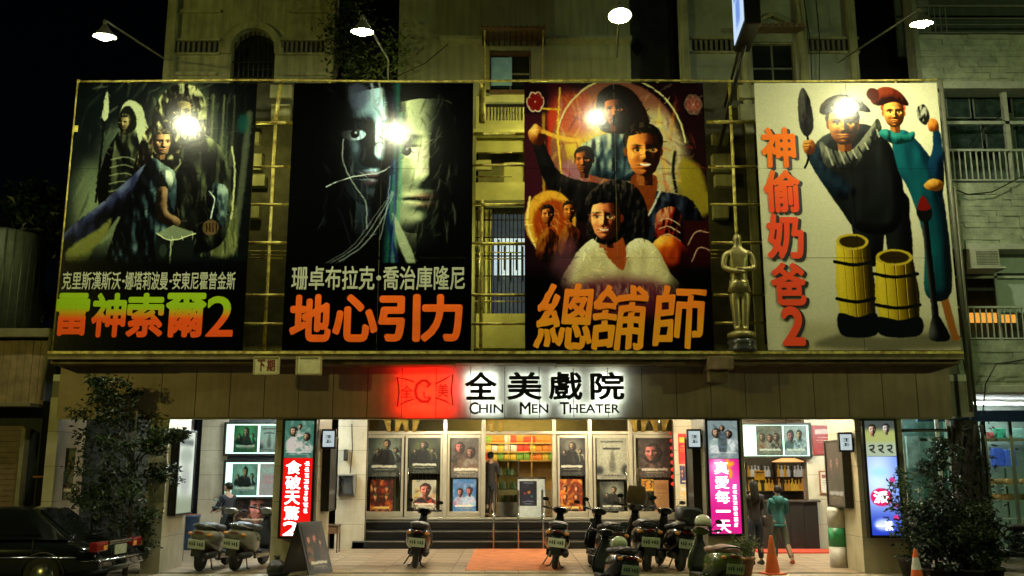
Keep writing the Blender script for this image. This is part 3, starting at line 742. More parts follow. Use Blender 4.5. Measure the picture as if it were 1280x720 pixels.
# ================================================================ scaffold lattice and boards
YS = 18.35
def pipe(parent, a, b, r=.022, name='pipe', m=None): return MB().tube([a, b], r, 7).build(name, m or yellowpipe, parent)
SG = 'yellow pipe lattices between the boards'
def lattice(px, rungs, label, pxa, pxb, top=100, extra=()):
    xm = X(px, 300, YS)
    t = thing('pipe_lattice', label, 'scaffold', (xm, YS, zt), SG)
    z0 = zt
    pipe(t, (xm, YS, z0), (xm, YS, Z(top, YS)), .035)
    for i, py in enumerate(rungs):
        z = Z(py, YS)
        pipe(t, (X(pxa, 270, YS), YS-.03, z), (X(pxb, 270, YS), YS-.03, z), .028 if i % 3 else .035)
    for (a, b, py) in extra:
        pipe(t, (X(a, py, YS), YS+.25, Z(py, YS)), (X(b, py, YS), YS+.25, Z(py, YS)), .014)
    return t
lattice(337, (154, 209, 256, 304, 369, 405), 'yellow pipe lattice with dark gaps between first and second board', 300, 365, 154, [(305, 362, 310), (310, 362, 315), (306, 350, 319)])
pipe(bpy.data.objects['pipe_lattice'], (X(345, 130, YS), YS, Z(154, YS)), (X(350, 130, YS), YS, Z(103, YS)), .045)
l2 = lattice(602, (168, 207, 256, 305, 369, 405), 'yellow pipe lattice in front of the lit balcony between middle boards', 590, 657, 250, [(592, 655, 312), (592, 655, 320), (594, 640, 216), (596, 640, 186), (592, 656, 374)])
pipe(l2, (X(603, 120, YS), YS, Z(153, YS)), (X(603, 120, YS), YS, Z(101, YS)), .07)
lattice(921, (153, 209, 256, 304, 369, 404), 'yellow pipe lattice behind the golden statue', 888, 950, 100, [(892, 912, 309), (892, 912, 314), (892, 910, 319)])
# long top rail with stubs
tr = thing('top_rail', 'long thin yellow pipe running along the tops of all four boards', 'pipe rail', (0, YS, Z(101, 18.1)))
rz_ = Z(101, 18.1)
pts = [(x, 18.1+.01*math.sin(x), rz_+.02*math.sin(x*.9)) for x in np.linspace(X(96, 101, 18.1), X(1172, 101, 18.1), 24)]
MB().tube(pts, .024, 7).build('rail', yellowpipe, tr)
for px in (160, 228, 412, 474, 538, 602, 666, 729, 822, 980, 1040, 1120):
    x = X(px, 103, 18.1); pipe(tr, (x, 18.12, rz_), (x, 18.12, rz_-.12), .022, 'stub')
sp = thing('guy_pole', 'thin yellow pole leaning along the left edge of the leftmost board', 'pole', (X(68, 440, 18.05), 18.05, zt))
pipe(sp, (X(66, 440, 18.05), 18.05, zt), (X(98, 103, 18.05), 18.05, rz_), .03, 'pole')
MB().box(X(96, 160, 18.05)-.05, X(96, 160, 18.05)+.05, 18.0, 18.1, Z(166, 18.05), Z(158, 18.05)).build('clamp', yellowpipe, sp)
sp = thing('guy_pole', 'grey steel upright along the right edge of the pale rightmost board', 'pole', (X(1205, 440, 18.05), 18.05, zt))
pipe(sp, (8.80, 18.1, 3.0), (8.80, 18.1, rz_), .045, 'pole', mat('grey_pole', (.16, .16, .11), .6, .3))
pipe(sp, (8.93, 18.2, 3.0), (8.93, 18.2, 7.5), .03, 'drain_pipe', mat('grey_pole', (.16, .16, .11), .6, .3))
ZB0, ZB1 = Z(438, 18), Z(103.5, 18)
def board(label, x0, x1, arr, mname):
    b = thing('film_billboard', label, 'billboard', ((x0+x1)/2, 18, ZB0), 'painted film boards on the theatre front')
    m = imgmat(mname, arr, rough=.19, spec=.34, bump=.08)
    fr = MB()
    for k in range(4): fr.box(x0+.1+k*(x1-x0-.2)/3-.03, x0+.1+k*(x1-x0-.2)/3+.03, 18.05, 18.15, ZB0, ZB1)
    for k in range(4): fr.box(x0+.05, x1-.05, 18.152, 18.2, ZB0+.1+k*(ZB1-ZB0-.2)/3-.03, ZB0+.1+k*(ZB1-ZB0-.2)/3+.03)
    fr.build('frame', darkmetal, b)
    for i in range(2):
        for j in range(3):
            a, c = x0+(x1-x0)*i/2, x0+(x1-x0)*(i+1)/2; d, e = ZB0+(ZB1-ZB0)*j/3, ZB0+(ZB1-ZB0)*(j+1)/3
            dy = random.uniform(0, .006)
            sheet('painted_panel', a+(.004 if i else 0), c-(0 if i else .004), d+.003, e-.003, 18+dy, m, b, .045, (i/2, (i+1)/2, j/3, (j+1)/3))
    return b
W_, H_ = 480, 720
BX = [(-8.85, -5.2), (-4.443, -.79), (.25, 3.90), (4.945, 8.67)]
# ---- board 1: cloaked travellers in mist (plain generic painting)
c = Canvas(W_, H_, (.035, .055, .06), 11)
c.noise(.5, 60, (.06, .10, .11))
for e_ in ((.30, .26, .13, .10), (.12, .42, .10, .12), (.22, .52, .18, .12), (.60, .12, .16, .12), (.82, .34, .08, .16)): c.ell(*e_, (.46, .52, .38), 20, .75)
c.brush(260, [(.55, .6, .46), (.06, .1, .1), (.3, .38, .3), (.02, .04, .05)], .13, .014, -1.1, .5, .4, (0, 1, 0, .66), 1.2)
for i in range(13): c.line([(.74+i*.02, .02+.03*(i % 3)), (.74+i*.02, .3), (.73+i*.019, .66)], .011, [(.03, .06, .05), (.46, .50, .34), (.16, .22, .14)][i % 3], 1.2, .8)
c.rect(.88, 1, 0, .64, (.02, .035, .035), 6, .85); c.line([(.965, .12), (.945, .4), (.92, .64)], .035, (.40, .44, .34), 3, .7); c.ell(.93, .16, .03, .04, (.05, .3, .28), 5, .8)
c.poly([(.80, .40), (.9, .44), (.93, .64), (.79, .64)], (.52, .55, .34), 4, .7); c.brush(40, [(.62, .66, .42), (.25, .28, .15)], .1, .012, 1.5, .1, .6, (.8, .92, .42, .6), 1)
c.line([(.165, .08), (.16, .3), (.155, .46)], .012, (.03, .04, .04), .7); c.poly([(.148, .12), (.165, .03), (.184, .12), (.166, .15)], (.66, .7, .56), .7)
rimd = [(.012, .016, .016), (.035, .045, .04), (.10, .12, .09), (.30, .33, .23), (.72, .76, .56)]
rimb = [(.01, .014, .02), (.02, .03, .05), (.05, .08, .11), (.16, .24, .26), (.62, .72, .66)]
c.form([(.24, .2), (.33, .17), (.44, .23), (.46, .42), (.40, .5), (.2, .5), (.16, .36)], rimd, (.5, -.7, .35), .6, .5, 13)
c.poly([(.245, .13), (.285, .07), (.36, .09), (.40, .16), (.45, .25), (.38, .25), (.33, .17)], (.62, .66, .52), 1); c.poly([(.24, .13), (.285, .09), (.33, .12), (.34, .18), (.27, .2)], (.06, .07, .05), 1)
c.head(.272, .155, .042, (.46, .42, .28), (.1, .1, .07), (.12, .10, .06), -1, -.2)
for k in range(5): c.line([(.22, .3+k*.03), (.3, .29+k*.03), (.38, .31+k*.03)], .008, (.55, .6, .45), .7, .6)
c.form([(.44, .22), (.52, .19), (.68, .19), (.80, .24), (.87, .34), (.89, .54), (.8, .64), (.5, .64), (.43, .42)], rimd, (.65, -.65, .22), .7, .7, 16)
c.form([(.43, .22), (.43, .12), (.47, .05), (.55, .005), (.64, .01), (.71, .06), (.73, .15), (.71, .24), (.63, .25), (.5, .27)], [(.03, .03, .02), (.09, .09, .06), (.24, .25, .17), (.6, .62, .45), (.85, .88, .66)], (.5, -.75, .3), .4, .9, 9)
c.head(.575, .115, .088, (.50, .46, .30), (.10, .09, .055), (.13, .11, .065), 1, .08, 0, L=(.7, -.3, .4), beard=1)
c.line([(.88, .25), (.905, .36), (.9, .52)], .010, (.85, .88, .64), .9, .9); c.line([(.53, .3), (.57, .28), (.6, .31), (.57, .34), (.53, .33)], .009, (.6, .62, .48), .7, .8)
c.form([(.76, .40), (.87, .41), (.86, .55), (.78, .55)], rimb, (.6, -.5, .5), .8, .3, 8); c.line([(.77, .42), (.80, .45), (.79, .52)], .008, (.75, .85, .8), .7)
c.brush(90, [(.55, .56, .40), (.02, .025, .02), (.3, .3, .2)], .06, .007, 1.2, .5, .6, (.46, .86, .24, .6), .8)
c.form([(.37, .24), (.42, .17), (.50, .145), (.57, .17), (.60, .24), (.57, .34), (.48, .38), (.38, .38), (.33, .42)], [(.02, .02, .015), (.06, .055, .04), (.17, .16, .11), (.5, .5, .36), (.8, .82, .6)], (.2, -.9, .3), .4, .8, 8)
c.head(.488, .232, .064, (.72, .58, .40), (.13, .12, .08), (.26, .18, .11), 1, .22, 0, L=(.6, -.4, .6))
c.form([(.43, .31), (.3, .39), (.16, .48), (0, .58), (-.03, .72), (.08, .69), (.2, .60), (.30, .5), (.42, .42)], [(.01, .012, .03), (.03, .03, .07), (.07, .08, .16), (.16, .18, .30), (.4, .45, .55)], (-.3, -.8, .4), .5, .8, 20)
c.poly([(.02, .64), (.18, .56), (.25, .52), (.21, .60), (.06, .69)], (.48, .50, .24), 2.5, .9); c.poly([(.0, .72), (.1, .66), (.16, .64), (.1, .72)], (.38, .42, .2), 2, .7)
c.form([(.43, .30), (.52, .32), (.58, .36), (.59, .48), (.56, .56), (.60, .69), (.26, .73), (.26, .6), (.34, .44)], rimb, (.6, -.6, .3), .6, .8, 13)
c.form([(.49, .34), (.55, .345), (.57, .38), (.55, .42), (.50, .42)], [(.05, .06, .06), (.2, .25, .24), (.5, .56, .5), (.85, .9, .8)], (.6, -.6, .4), .9, .2, 6)
c.form([(.49, .41), (.54, .41), (.55, .49), (.62, .525), (.61, .55), (.53, .54), (.49, .5)], [(.07, .05, .035), (.22, .17, .11), (.45, .36, .25), (.65, .55, .4)], (.6, -.6, .4), .7, .1, 10)
c.poly([(.5, .575), (.58, .60), (.71, .575), (.705, .68), (.60, .72), (.505, .68)], (.06, .09, .085), .8, smooth=False); c.poly([(.5, .575), (.585, .545), (.71, .575), (.58, .605)], (.50, .56, .44), .8, .9, smooth=False)
c.line([(.58, .605), (.585, .715)], .008, (.62, .68, .52), .7); c.line([(.5, .575), (.58, .603), (.71, .577)], .007, (.82, .86, .68), .6); c.ell(.54, .64, .02, .025, (.2, .25, .2), 1, .7)
c.head(.79, .55, .001, (.3, .2, .1), (.1, .1, .1), (.1, .1, .1)) if False else c.ell(.79, .555, .045, .03, (.36, .29, .19), 1.2)
for k in range(4): c.line([(.765+k*.018, .54), (.77+k*.018, .57)], .006, (.12, .09, .05), .5)
c.rect(-.1, 1.1, .675, 1.1, (.010, .013, .012), 9); c.rect(-.1, 1.1, .72, 1.1, (.008, .010, .008), 2)
c.painterly(1.6, 9, 900, 1.12); c.noise(.08, 3)
B1 = board('leftmost painted board, dark misty travellers over a green and orange title', *BX[0], c.a, 'board_print_mist')
# ---- board 2: dark board with two pale half faces and light ribbons
c = Canvas(W_, H_, (.010, .012, .015), 5)
cold = [(.006, .007, .01), (.02, .025, .035), (.09, .11, .14), (.33, .38, .40), (.70, .76, .70)]
f = Canvas(W_, H_, (.010, .012, .015), 6)
f.head(.50, .20, .37, (.56, .62, .64), (.02, .02, .025), (.14, .17, .20), 1, -.10, 0, L=(.65, -.3, .65))
g_ = Canvas(W_, H_, (.010, .012, .015), 7)
g_.head(.70, .265, .41, (.60, .64, .50), (.03, .035, .03), (.14, .18, .15), 1, .15, 0, L=(-.75, -.25, .55))
u_ = (np.arange(W_)+.5)/W_; v_ = (np.arange(H_)+.5)/H_
div = .50+.04*np.sin(v_*9)
ml = np.clip((div[:, None]-u_[None])*30, 0, 1)*np.clip((u_[None]-.20)*8, 0, 1)*np.clip((.62-v_[:, None])*7, 0, 1)
mr_ = np.clip((u_[None]-div[:, None]-.06)*24, 0, 1)*np.clip((.84-u_[None])*8, 0, 1)*np.clip((.66-v_[:, None])*7, 0, 1)
c.a = c.a*(1-ml[..., None])+np.clip(f.a*1.55, 0, 1)*np.array([.9, 1, 1.05])*ml[..., None]
c.a = c.a*(1-mr_[..., None])+np.clip(g_.a*1.25, 0, 1)*mr_[..., None]
c.brush(110, [(.5, .55, .56), (.01, .015, .02), (.2, .26, .3), (.01, .01, .015)], .09, .010, 1.3, .5, .35, (.18, .5, .0, .55), 1.3)
c.brush(110, [(.6, .66, .5), (.02, .03, .025), (.3, .36, .28), (.01, .01, .01)], .08, .010, 1.9, .6, .35, (.58, .9, .02, .58), 1.3)
c.poly([(.20, .0), (.3, 0), (.34, .2), (.28, .45), (.2, .5)], (.01, .012, .016), 9, .8); c.poly([(.3, .02), (.36, .0), (.42, .03), (.40, .09), (.33, .1)], (.30, .33, .42), 5, .7)
c.line([(.43, -.02), (.45, .07), (.47, .09), (.49, .03)], .014, (.62, .68, .74), 1.5, .8); c.line([(.47, -.02), (.49, .06)], .01, (.75, .8, .8), 1.5, .7)
c.line([(.2, .40), (.34, .365), (.5, .345), (.59, .30)], .007, (.76, .82, .82), .7, .9)
c.line([(.285, .22), (.29, .31), (.35, .39), (.42, .46), (.43, .56)], .006, (.72, .78, .74), .9, .8)
for i, (k, col) in enumerate((((.56, .0), (.06, .18, .20)), ((.58, .0), (.10, .40, .34)), ((.545, .05), (.05, .09, .24)), ((.6, .12), (.34, .58, .46)))):
    c.line([k, (.565+.012*i, .25), (.54+.02*i, .45), (.53+.015*i, .69)], .022, col, 2.5, .8)
c.line([(.56, .3), (.54, .5), (.575, .62), (.60, .69)], .016, (.06, .11, .30), 1.5, .9)
c.poly([(.565, .5), (.62, .56), (.70, .685), (.655, .69), (.60, .61)], (.66, .72, .58), 1.5, .9)
for dx, al in ((0, .9), (.03, .75), (.055, .5)): c.line([(.57-dx*.2, .42), (.50-dx, .54), (.40-dx, .63), (.26-dx, .69)], .006, (.62, .68, .68), .9, al)
c.line([(.55, .36), (.53, .5), (.50, .6)], .005, (.62, .68, .68), .8, .8); c.line([(.57, .3), (.575, .5), (.565, .69)], .007, (.25, .38, .6), 1, .9)
c.rect(-.1, 1.1, .685, 1.1, (.008, .008, .008), 2); c.painterly(1.6, 12, 500, 1.1); c.noise(.08, 3)
B2 = board('second painted board from the left, near black with two pale half faces', *BX[1], c.a, 'board_print_faces')
# ---- board 3: warm crowd portrait
c = Canvas(W_, H_, (.10, .035, .05), 8)
c.rect(0, .25, 0, .6, (.20, .05, .09), 8); c.rect(.13, .19, .1, .5, (.72, .17, .03), 3); c.rect(.098, .115, .0, .62, (.66, .5, .1), 1, .9)
c.ell(.5, .26, .36, .27, (.50, .30, .22), 2); c.ell(.36, .2, .17, .13, (.86, .74, .22), 14, .95); c.ell(.27, .12, .14, .09, (.72, .26, .16), 12, .8)
c.ell(.7, .3, .19, .2, (.70, .66, .48), 12, .95); c.poly([(.2, .32), (.34, .3), (.32, .45), (.22, .44)], (.60, .40, .46), 6, .9)
c.brush(240, [(.92, .82, .3), (.62, .18, .10), (.82, .76, .58), (.36, .14, .2), (.85, .5, .08)], .10, .013, .9, .9, .5, (.15, .9, .02, .45), 1.1)
c.rect(0, .13, 0, .12, (.10, .03, .06), 5); c.rect(.86, 1, 0, .2, (.10, .03, .04), 8)
t_ = np.linspace(-2.9, -.1, 20); c.line([(.53+.36*math.cos(a), .26+.28*math.sin(a)) for a in t_], .010, (.86, .84, .58), .8)
c.line([(.2, .02), (.185, .2), (.21, .4)], .010, (.92, .80, .2), .8, .95); c.line([(.1, .1), (.2, .105)], .012, (.85, .7, .15), .8)
for (fx, fy, al) in ((.062, .075, 1), (.94, .085, .4)):
    for cc_, rr in (((.85, .8, .66), .024), ((.48, .08, .06), .018)):
        for k in range(6): a = k*PI/3; c.ell(fx+.027*math.cos(a), fy+.019*math.sin(a), rr, rr, cc_, .6, al)
c.poly([(.86, .3), (.97, .34), (1, .5), (.86, .48)], (.56, .50, .12), 5, .9); c.line([(.83, .27), (.815, .34), (.83, .42)], .016, (.06, .07, .03), 1.5)
warm = lambda k: [tuple(np.array(q)*k) for q in ((.05, .03, .04), (.12, .08, .08), (.30, .22, .2), (.6, .52, .42))]
navy = [(.012, .012, .02), (.04, .045, .07), (.10, .12, .18), (.34, .40, .46)]; blk_ = [(.012, .01, .012), (.03, .026, .028), (.09, .08, .08), (.28, .24, .2)]
c.form([(.28, .27), (.4, .21), (.52, .2), (.64, .22), (.68, .32), (.6, .38), (.34, .35)], [(.05, .09, .12), (.14, .22, .27), (.42, .50, .48), (.82, .84, .68)], (-.7, -.5, .4), .6, .7, 14)
c.poly([(.42, .18), (.405, .1), (.42, .04), (.5, .005), (.6, .03), (.67, .1), (.69, .16), (.64, .19), (.5, .2)], (.09, .05, .03), 1)
c.head(.505, .105, .082, (.72, .40, .18), (.07, .045, .03), (.26, .09, .04), 1, -.02, L=(-.8, -.2, .4)); c.ell(.498, .148, .018, .014, (.12, .02, .02), .8)
c.form([(.04, .21), (.08, .18), (.13, .27), (.2, .35), (.32, .38), (.42, .4), (.44, .52), (.25, .52), (.12, .4)], blk_, (-.4, -.8, .4), .5, .4, 14)
c.form([(.02, .2), (.05, .165), (.075, .165), (.12, .2), (.1, .24), (.05, .24)], [(.2, .06, .02), (.5, .26, .08), (.78, .52, .2), (.95, .8, .4)], (-.6, -.6, .4), .8, .2, 8); c.line([(.1, .19), (.2, .215), (.3, .225)], .024, (.90, .72, .22), 1.2, .9)
c.head(.33, .30, .066, (.68, .38, .15), (.05, .035, .025), (.22, .08, .04), 1, -.12, L=(-.8, -.3, .35))
c.form([(.53, .46), (.60, .41), (.75, .42), (.92, .46), (.96, .62), (.53, .64)], navy, (-.6, -.6, .35), .7, .6, 16)
c.poly([(.59, .36), (.72, .36), (.71, .45), (.66, .52), (.60, .46)], (.45, .20, .06), 1); c.line([(.60, .43), (.655, .52), (.74, .42)], .012, (.75, .76, .70), .8)
c.head(.655, .262, .130, (.86, .52, .20), (.05, .035, .02), (.30, .10, .04), 1, .08, L=(-.75, -.25, .5), smile=1)
c.ell(.14, .53, .14, .115, (.86, .64, .18), 1.5); c.ell(.155, .54, .108, .09, (.60, .22, .05), 3, .95); c.brush(50, [(.95, .8, .35), (.5, .16, .04)], .05, .008, 1.2, .8, .6, (.04, .24, .44, .62), .8); c.line([(.03, .44), (.015, .54), (.07, .645)], .012, (.95, .86, .5), 1)
for hx, hy in ((.125, .505), (.245, .49)):
    c.form([(hx-.06, hy+.1), (hx, hy+.05), (hx+.07, hy+.1), (hx+.06, hy+.17), (hx-.05, hy+.17)], [(.06, .02, .01), (.3, .1, .03), (.7, .42, .12)], (-.6, -.6, .4), .7, .4, 8); c.head(hx, hy, .045, (.78, .46, .17), (.06, .04, .02), (.26, .08, .03), 1, .05)
c.form([(.71, .52), (.76, .48), (.84, .49), (.86, .60), (.80, .64), (.72, .62)], [(.05, .01, .01), (.3, .04, .03), (.55, .14, .08), (.8, .6, .4)], (-.6, -.6, .4), .7, .6, 9)
for k in range(3): c.line([(.73, .53+.03*k), (.78, .52+.03*k), (.84, .545+.03*k)], .007, (.85, .74, .56), .6, .85)
c.rect(.86, 1, .53, .7, (.16, .03, .035), 2); c.form([(.68, .63), (.75, .585), (.83, .60), (.89, .66), (.84, .73), (.74, .71)], [(.12, .02, .01), (.5, .1, .03), (.85, .42, .08), (.98, .8, .3)], (-.5, -.7, .4), .8, .2, 20)
c.line([(.88, .62), (.93, .57), (1.0, .575)], .007, (.8, .66, .55), .7, .9); c.line([(.9, .68), (.94, .63), (1.0, .64)], .007, (.8, .66, .55), .7, .9)
c.form([(.34, .60), (.345, .46), (.41, .395), (.52, .375), (.62, .41), (.67, .5), (.665, .6), (.61, .68), (.5, .66), (.4, .64)], blk_, (-.6, -.7, .4), .6, .6, 8)
c.form([(.23, .79), (.26, .67), (.36, .6), (.44, .6), (.5, .65), (.6, .595), (.7, .62), (.78, .72), (.81, .79)], [(.35, .28, .16), (.62, .56, .38), (.84, .80, .60), (.92, .90, .74)], (-.3, -.7, .6), .5, .25, 26)
c.poly([(.42, .57), (.5, .56), (.545, .63), (.53, .71), (.47, .68), (.43, .64)], (.60, .27, .10), 1)
c.head(.445, .515, .112, (.92, .58, .34), (.03, .025, .02), (.42, .14, .06), 1, -.14, 1, L=(-.8, -.25, .5), smile=1)
c.form([(.335, .54), (.335, .45), (.40, .40), (.49, .40), (.56, .48), (.56, .53), (.53, .475), (.44, .462), (.37, .475)], blk_, (-.6, -.7, .4), .5, .6, 7)
c.poly([(.2, .6), (.28, .62), (.24, .8), (.3, .95), (.14, .74)], (.46, .28, .34), 8, .6); c.poly([(.3, .78), (.5, .75), (.75, .78), (.5, .9)], (.38, .14, .22), 14, .9)
c.rect(0, 1, .775, 1, (.14, .035, .07), 9, .8); c.ell(.5, .82, .3, .07, (.36, .13, .20), 18, .8)
c.brush(160, [(.80, .74, .6), (.45, .16, .22), (.60, .38, .40)], .04, .010, 1.57, .3, .5, (.22, .82, .755, .79), 1.2)
c.rect(0, .2, .72, 1, (.012, .01, .012), 16); c.rect(.8, 1, .7, 1, (.012, .01, .012), 16); c.rect(0, 1, .90, 1, (.02, .012, .016), 14)
c.painterly(1.4, 9, 900, 1.08); c.noise(.08, 3)
B3 = board('third painted board, warm crowd portrait with a woman in white above an orange title', *BX[2], c.a, 'board_print_crowd')
# ---- board 4: pale board; plain coated couple beside two yellow barrels
c = Canvas(W_, H_, (.80, .79, .66), 9)
c.noise(.12, 120, (.62, .60, .46)); c.rect(.1, 1, .9, 1, (.60, .57, .42), 12, .6)
c.poly([(.24, .985), (.4, .94), (.6, .955), (.9, .94), (1.0, .985), (.6, 1)], (.30, .29, .22), 5, .7)
L4 = (-.5, -.6, .5); coat = [(.012, .012, .014), (.03, .032, .034), (.075, .085, .085), (.20, .22, .20)]; tealc = [(.01, .05, .08), (.02, .14, .19), (.04, .28, .31), (.14, .46, .46)]
c.form([(.84, .80), (.885, .80), (.92, .93), (.86, .945)], [(.2, .1, .04), (.5, .3, .12), (.65, .42, .2)], L4, .5, .1, 20) if False else None
c.poly([(.91, .78), (.945, .78), (.985, .93), (1, .955), (.955, .955)], (.58, .34, .13), .8)
c.form([(.44, .40), (.76, .42), (.79, .52), (.78, .68), (.67, .69), (.65, .58), (.61, .69), (.51, .67), (.47, .5)], coat, L4, .5, .15, 26)
c.form([(.28, .3), (.34, .22), (.5, .17), (.62, .17), (.73, .26), (.77, .42), (.73, .55), (.62, .58), (.50, .56), (.42, .48), (.35, .4)], coat, L4, .6, .3, 26)
c.form([(.25, .25), (.33, .25), (.42, .35), (.52, .42), (.43, .45), (.33, .38)], [(.01, .02, .04), (.03, .07, .11), (.07, .15, .2), (.2, .35, .4)], L4, .6, .3, 16)
c.head(.47, .16, .108, (.86, .58, .22), (.10, .07, .045), (.45, .20, .06), 1, .05, L=L4)
c.form([(.35, .10), (.40, .06), (.5, .045), (.59, .08), (.62, .115), (.5, .105), (.37, .125)], [(.04, .03, .02), (.12, .09, .06), (.24, .19, .13)], L4, .6, .2, 12)
c.form([(.34, .23), (.40, .26), (.5, .265), (.6, .19), (.66, .14), (.67, .2), (.57, .31), (.46, .35), (.36, .32)], [(.05, .055, .05), (.13, .14, .12), (.26, .27, .22), (.5, .5, .42)], L4, .6, .3, 9)
for k in range(9): t0 = k/8; c.line([(.37+.28*t0, .25+.03*math.sin(3*t0)-.07*t0*t0), (.40+.26*t0, .32-.11*t0*t0)], .010, [(.62, .62, .52), (.03, .03, .03)][k % 2], .7, .85)
c.form([(.235, .17), (.235, .07), (.265, .02), (.30, .07), (.31, .17), (.27, .21)], [(.015, .015, .015), (.05, .05, .05), (.14, .14, .13), (.34, .33, .3)], L4, .7, .3, 8); c.line([(.27, .15), (.275, .28), (.25, .33)], .011, (.03, .03, .03), .7)
c.form([(.25, .23), (.30, .225), (.315, .255), (.29, .28), (.25, .27)], [(.3, .13, .03), (.66, .38, .11), (.85, .6, .25)], L4, .8, .2, 8)
for k in range(3): c.line([(.255, .237+.013*k), (.30, .235+.013*k)], .004, (.35, .16, .05), .5)
c.form([(.73, .21), (.8, .185), (.88, .24), (.95, .33), (.985, .5), (.975, .79), (.84, .80), (.855, .6), (.80, .42), (.75, .34)], tealc, L4, .6, .25, 26)
c.form([(.91, .33), (.945, .26), (.96, .18), (.995, .2), (.995, .36), (.96, .44)], [(.01, .03, .07), (.02, .10, .18), (.05, .2, .3)], L4, .7, .2, 14)
c.form([(.93, .165), (.95, .14), (.985, .15), (.985, .185), (.94, .19)], [(.3, .13, .03), (.7, .4, .13), (.85, .6, .25)], L4, .8, .2, 8); c.form([(.88, .1), (.92, .085), (.945, .13), (.92, .165), (.885, .145)], [(.1, .1, .08), (.3, .3, .26), (.66, .66, .58)], L4, .7, .9, 5)
c.head(.75, .115, .078, (.88, .62, .28), (.36, .11, .05), (.52, .26, .08), 1, .08, L=L4)
c.form([(.63, .07), (.66, .03), (.73, .015), (.80, .04), (.835, .09), (.75, .075), (.67, .09)], [(.12, .03, .02), (.36, .11, .05), (.55, .22, .1)], L4, .7, .2, 12); c.ell(.645, .045, .035, .025, (.28, .09, .04), 1)
c.form([(.66, .20), (.70, .18), (.78, .205), (.85, .19), (.84, .225), (.74, .24)], [(.01, .12, .12), (.05, .34, .32), (.2, .55, .5)], L4, .7, .3, 10); c.form([(.88, .395), (.93, .37), (.985, .385), (.97, .415), (.91, .415)], [(.3, .16, .03), (.66, .44, .12), (.85, .66, .3)], L4, .8, .2, 10)
post = [(.01, .01, .012), (.04, .04, .045), (.14, .14, .15), (.4, .4, .4)]
c.form([(.85, .5), (.885, .5), (.90, .93), (.865, .93)], post, (-.9, 0, .3), .9, .05, 30, smooth=False); c.ell(.87, .5, .042, .035, (.04, .04, .045), .8); c.poly([(.835, .485), (.87, .435), (.905, .485)], (.40, .06, .045), .8); c.form([(.84, .96), (.865, .88), (.90, .88), (.945, .96)], post, (-.9, 0, .3), .6, .05, 30)
c.line([(.47, .36), (.485, .48), (.49, .6)], .012, (.06, .07, .09), .7)
for (sx, sy, sw, sh_) in ((.475, .77, .10, .18), (.69, .80, .115, .15)):
    m_ = c.mask([(sx-sw*.85, sy-sh_*.9), (sx-sw*1.02, sy), (sx-sw*.85, sy+sh_*.95), (sx+sw*.85, sy+sh_*.95), (sx+sw*1.02, sy), (sx+sw*.85, sy-sh_*.9)], .7, smooth=False)
    x_, y_ = c.grid(sx, sy, sw); c.relief(m_, np.sqrt(np.clip(1.15-x_**2, .02, 2))-.03*(np.abs(np.sin(x_*7)) < .12), [(.12, .09, .01), (.34, .26, .03), (.64, .52, .07), (.88, .78, .2)], (-.6, -.2, .6), 1, sw*W_)
    c.ell(sx, sy-sh_*.9, sw*.85, .03, (.76, .66, .18), .7); c.ell(sx, sy-sh_*.9, sw*.68, .022, (.16, .12, .03), 1)
    for q in (-.5, .25): c.line([(sx-sw*1.0, sy+q*sh_), (sx, sy+q*sh_+.012), (sx+sw*1.0, sy+q*sh_)], .018, (.05, .055, .06), .6)
    c.poly([(sx-sw*.98, sy+sh_*.55), (sx, sy+sh_*.62), (sx+sw*.98, sy+sh_*.55), (sx+sw*.85, sy+sh_*.98), (sx-sw*.85, sy+sh_*.98)], (.035, .05, .07), .8)
c.painterly(1.0, 9, 0, 1.0); c.noise(.05, 3)
B4 = board('pale rightmost painted board with vertical red title, coated couple and two yellow barrels', *BX[3], c.a, 'board_print_pale')
# ---- lettering on the boards
def grad(name, c0, c1, z0, z1, lo=0, k=.5, rough=.4):
    m = mat(name, c0, .65, spec=.15); n = m.node_tree; b = n.nodes['Principled BSDF']
    for l in list(b.inputs['Base Color'].links): n.links.remove(l)
    ge = n.nodes.new('ShaderNodeNewGeometry'); se = n.nodes.new('ShaderNodeSeparateXYZ'); mr = n.nodes.new('ShaderNodeMapRange')
    mr.inputs['From Min'].default_value = z0+(z1-z0)*(k-.12); mr.inputs['From Max'].default_value = z0+(z1-z0)*(k+.12)
    mx = n.nodes.new('ShaderNodeMix'); mx.data_type = 'RGBA'; mx.inputs[6].default_value = (*c0, 1); mx.inputs[7].default_value = (*c1, 1)
    n.links.new(ge.outputs['Position'], se.inputs[0]); n.links.new(se.outputs['Z'], mr.inputs['Value']); n.links.new(mr.outputs[0], mx.inputs[0]); n.links.new(mx.outputs[2], b.inputs['Base Color'])
    return m
YT = 17.997
def btxt(name, s, px0, px1, py0, py1, m, parent, Y=YT, **k):
    py = (py0+py1)/2
    return text(name, s, X(px0, py, Y), X(px1, py, Y), Z(py1, Y), Z(py0, Y), Y, m, parent, **k)
orange = mat('orange_paint', (.88, .13, .008), .65, spec=.15, var=.08, scale=3)
pale_t = mat('pale_letter_paint', (.40, .42, .30), .5, var=.12, scale=9)
gm = grad('green_to_orange_paint', (.85, .09, .008), (.30, .50, .008), Z(424, YT), Z(366, YT), k=.56)
for s, a, b in (('雷', 71, 110), ('神', 116, 156), ('索', 160, 203), ('爾', 208, 256), ('2', 259, 291)):
    btxt('title_character', s, a, b, 368 if s != '2' else 371, 420 if s != '雷' else 418, gm, B1, bold=.03 if s != '2' else .012)
for s, a, b in (('克里斯漢斯沃', 78, 151), ('·', 153, 156), ('娜塔莉波曼', 157, 210), ('·', 212, 215), ('安東尼霍普金斯', 216, 294)):
    if s == '·': btxt('lettering', s, a, b, 350, 353, pale_t, B1)
    else: btxt('lettering', s, a, b, 340, 362, pale_t, B1, bold=.012)
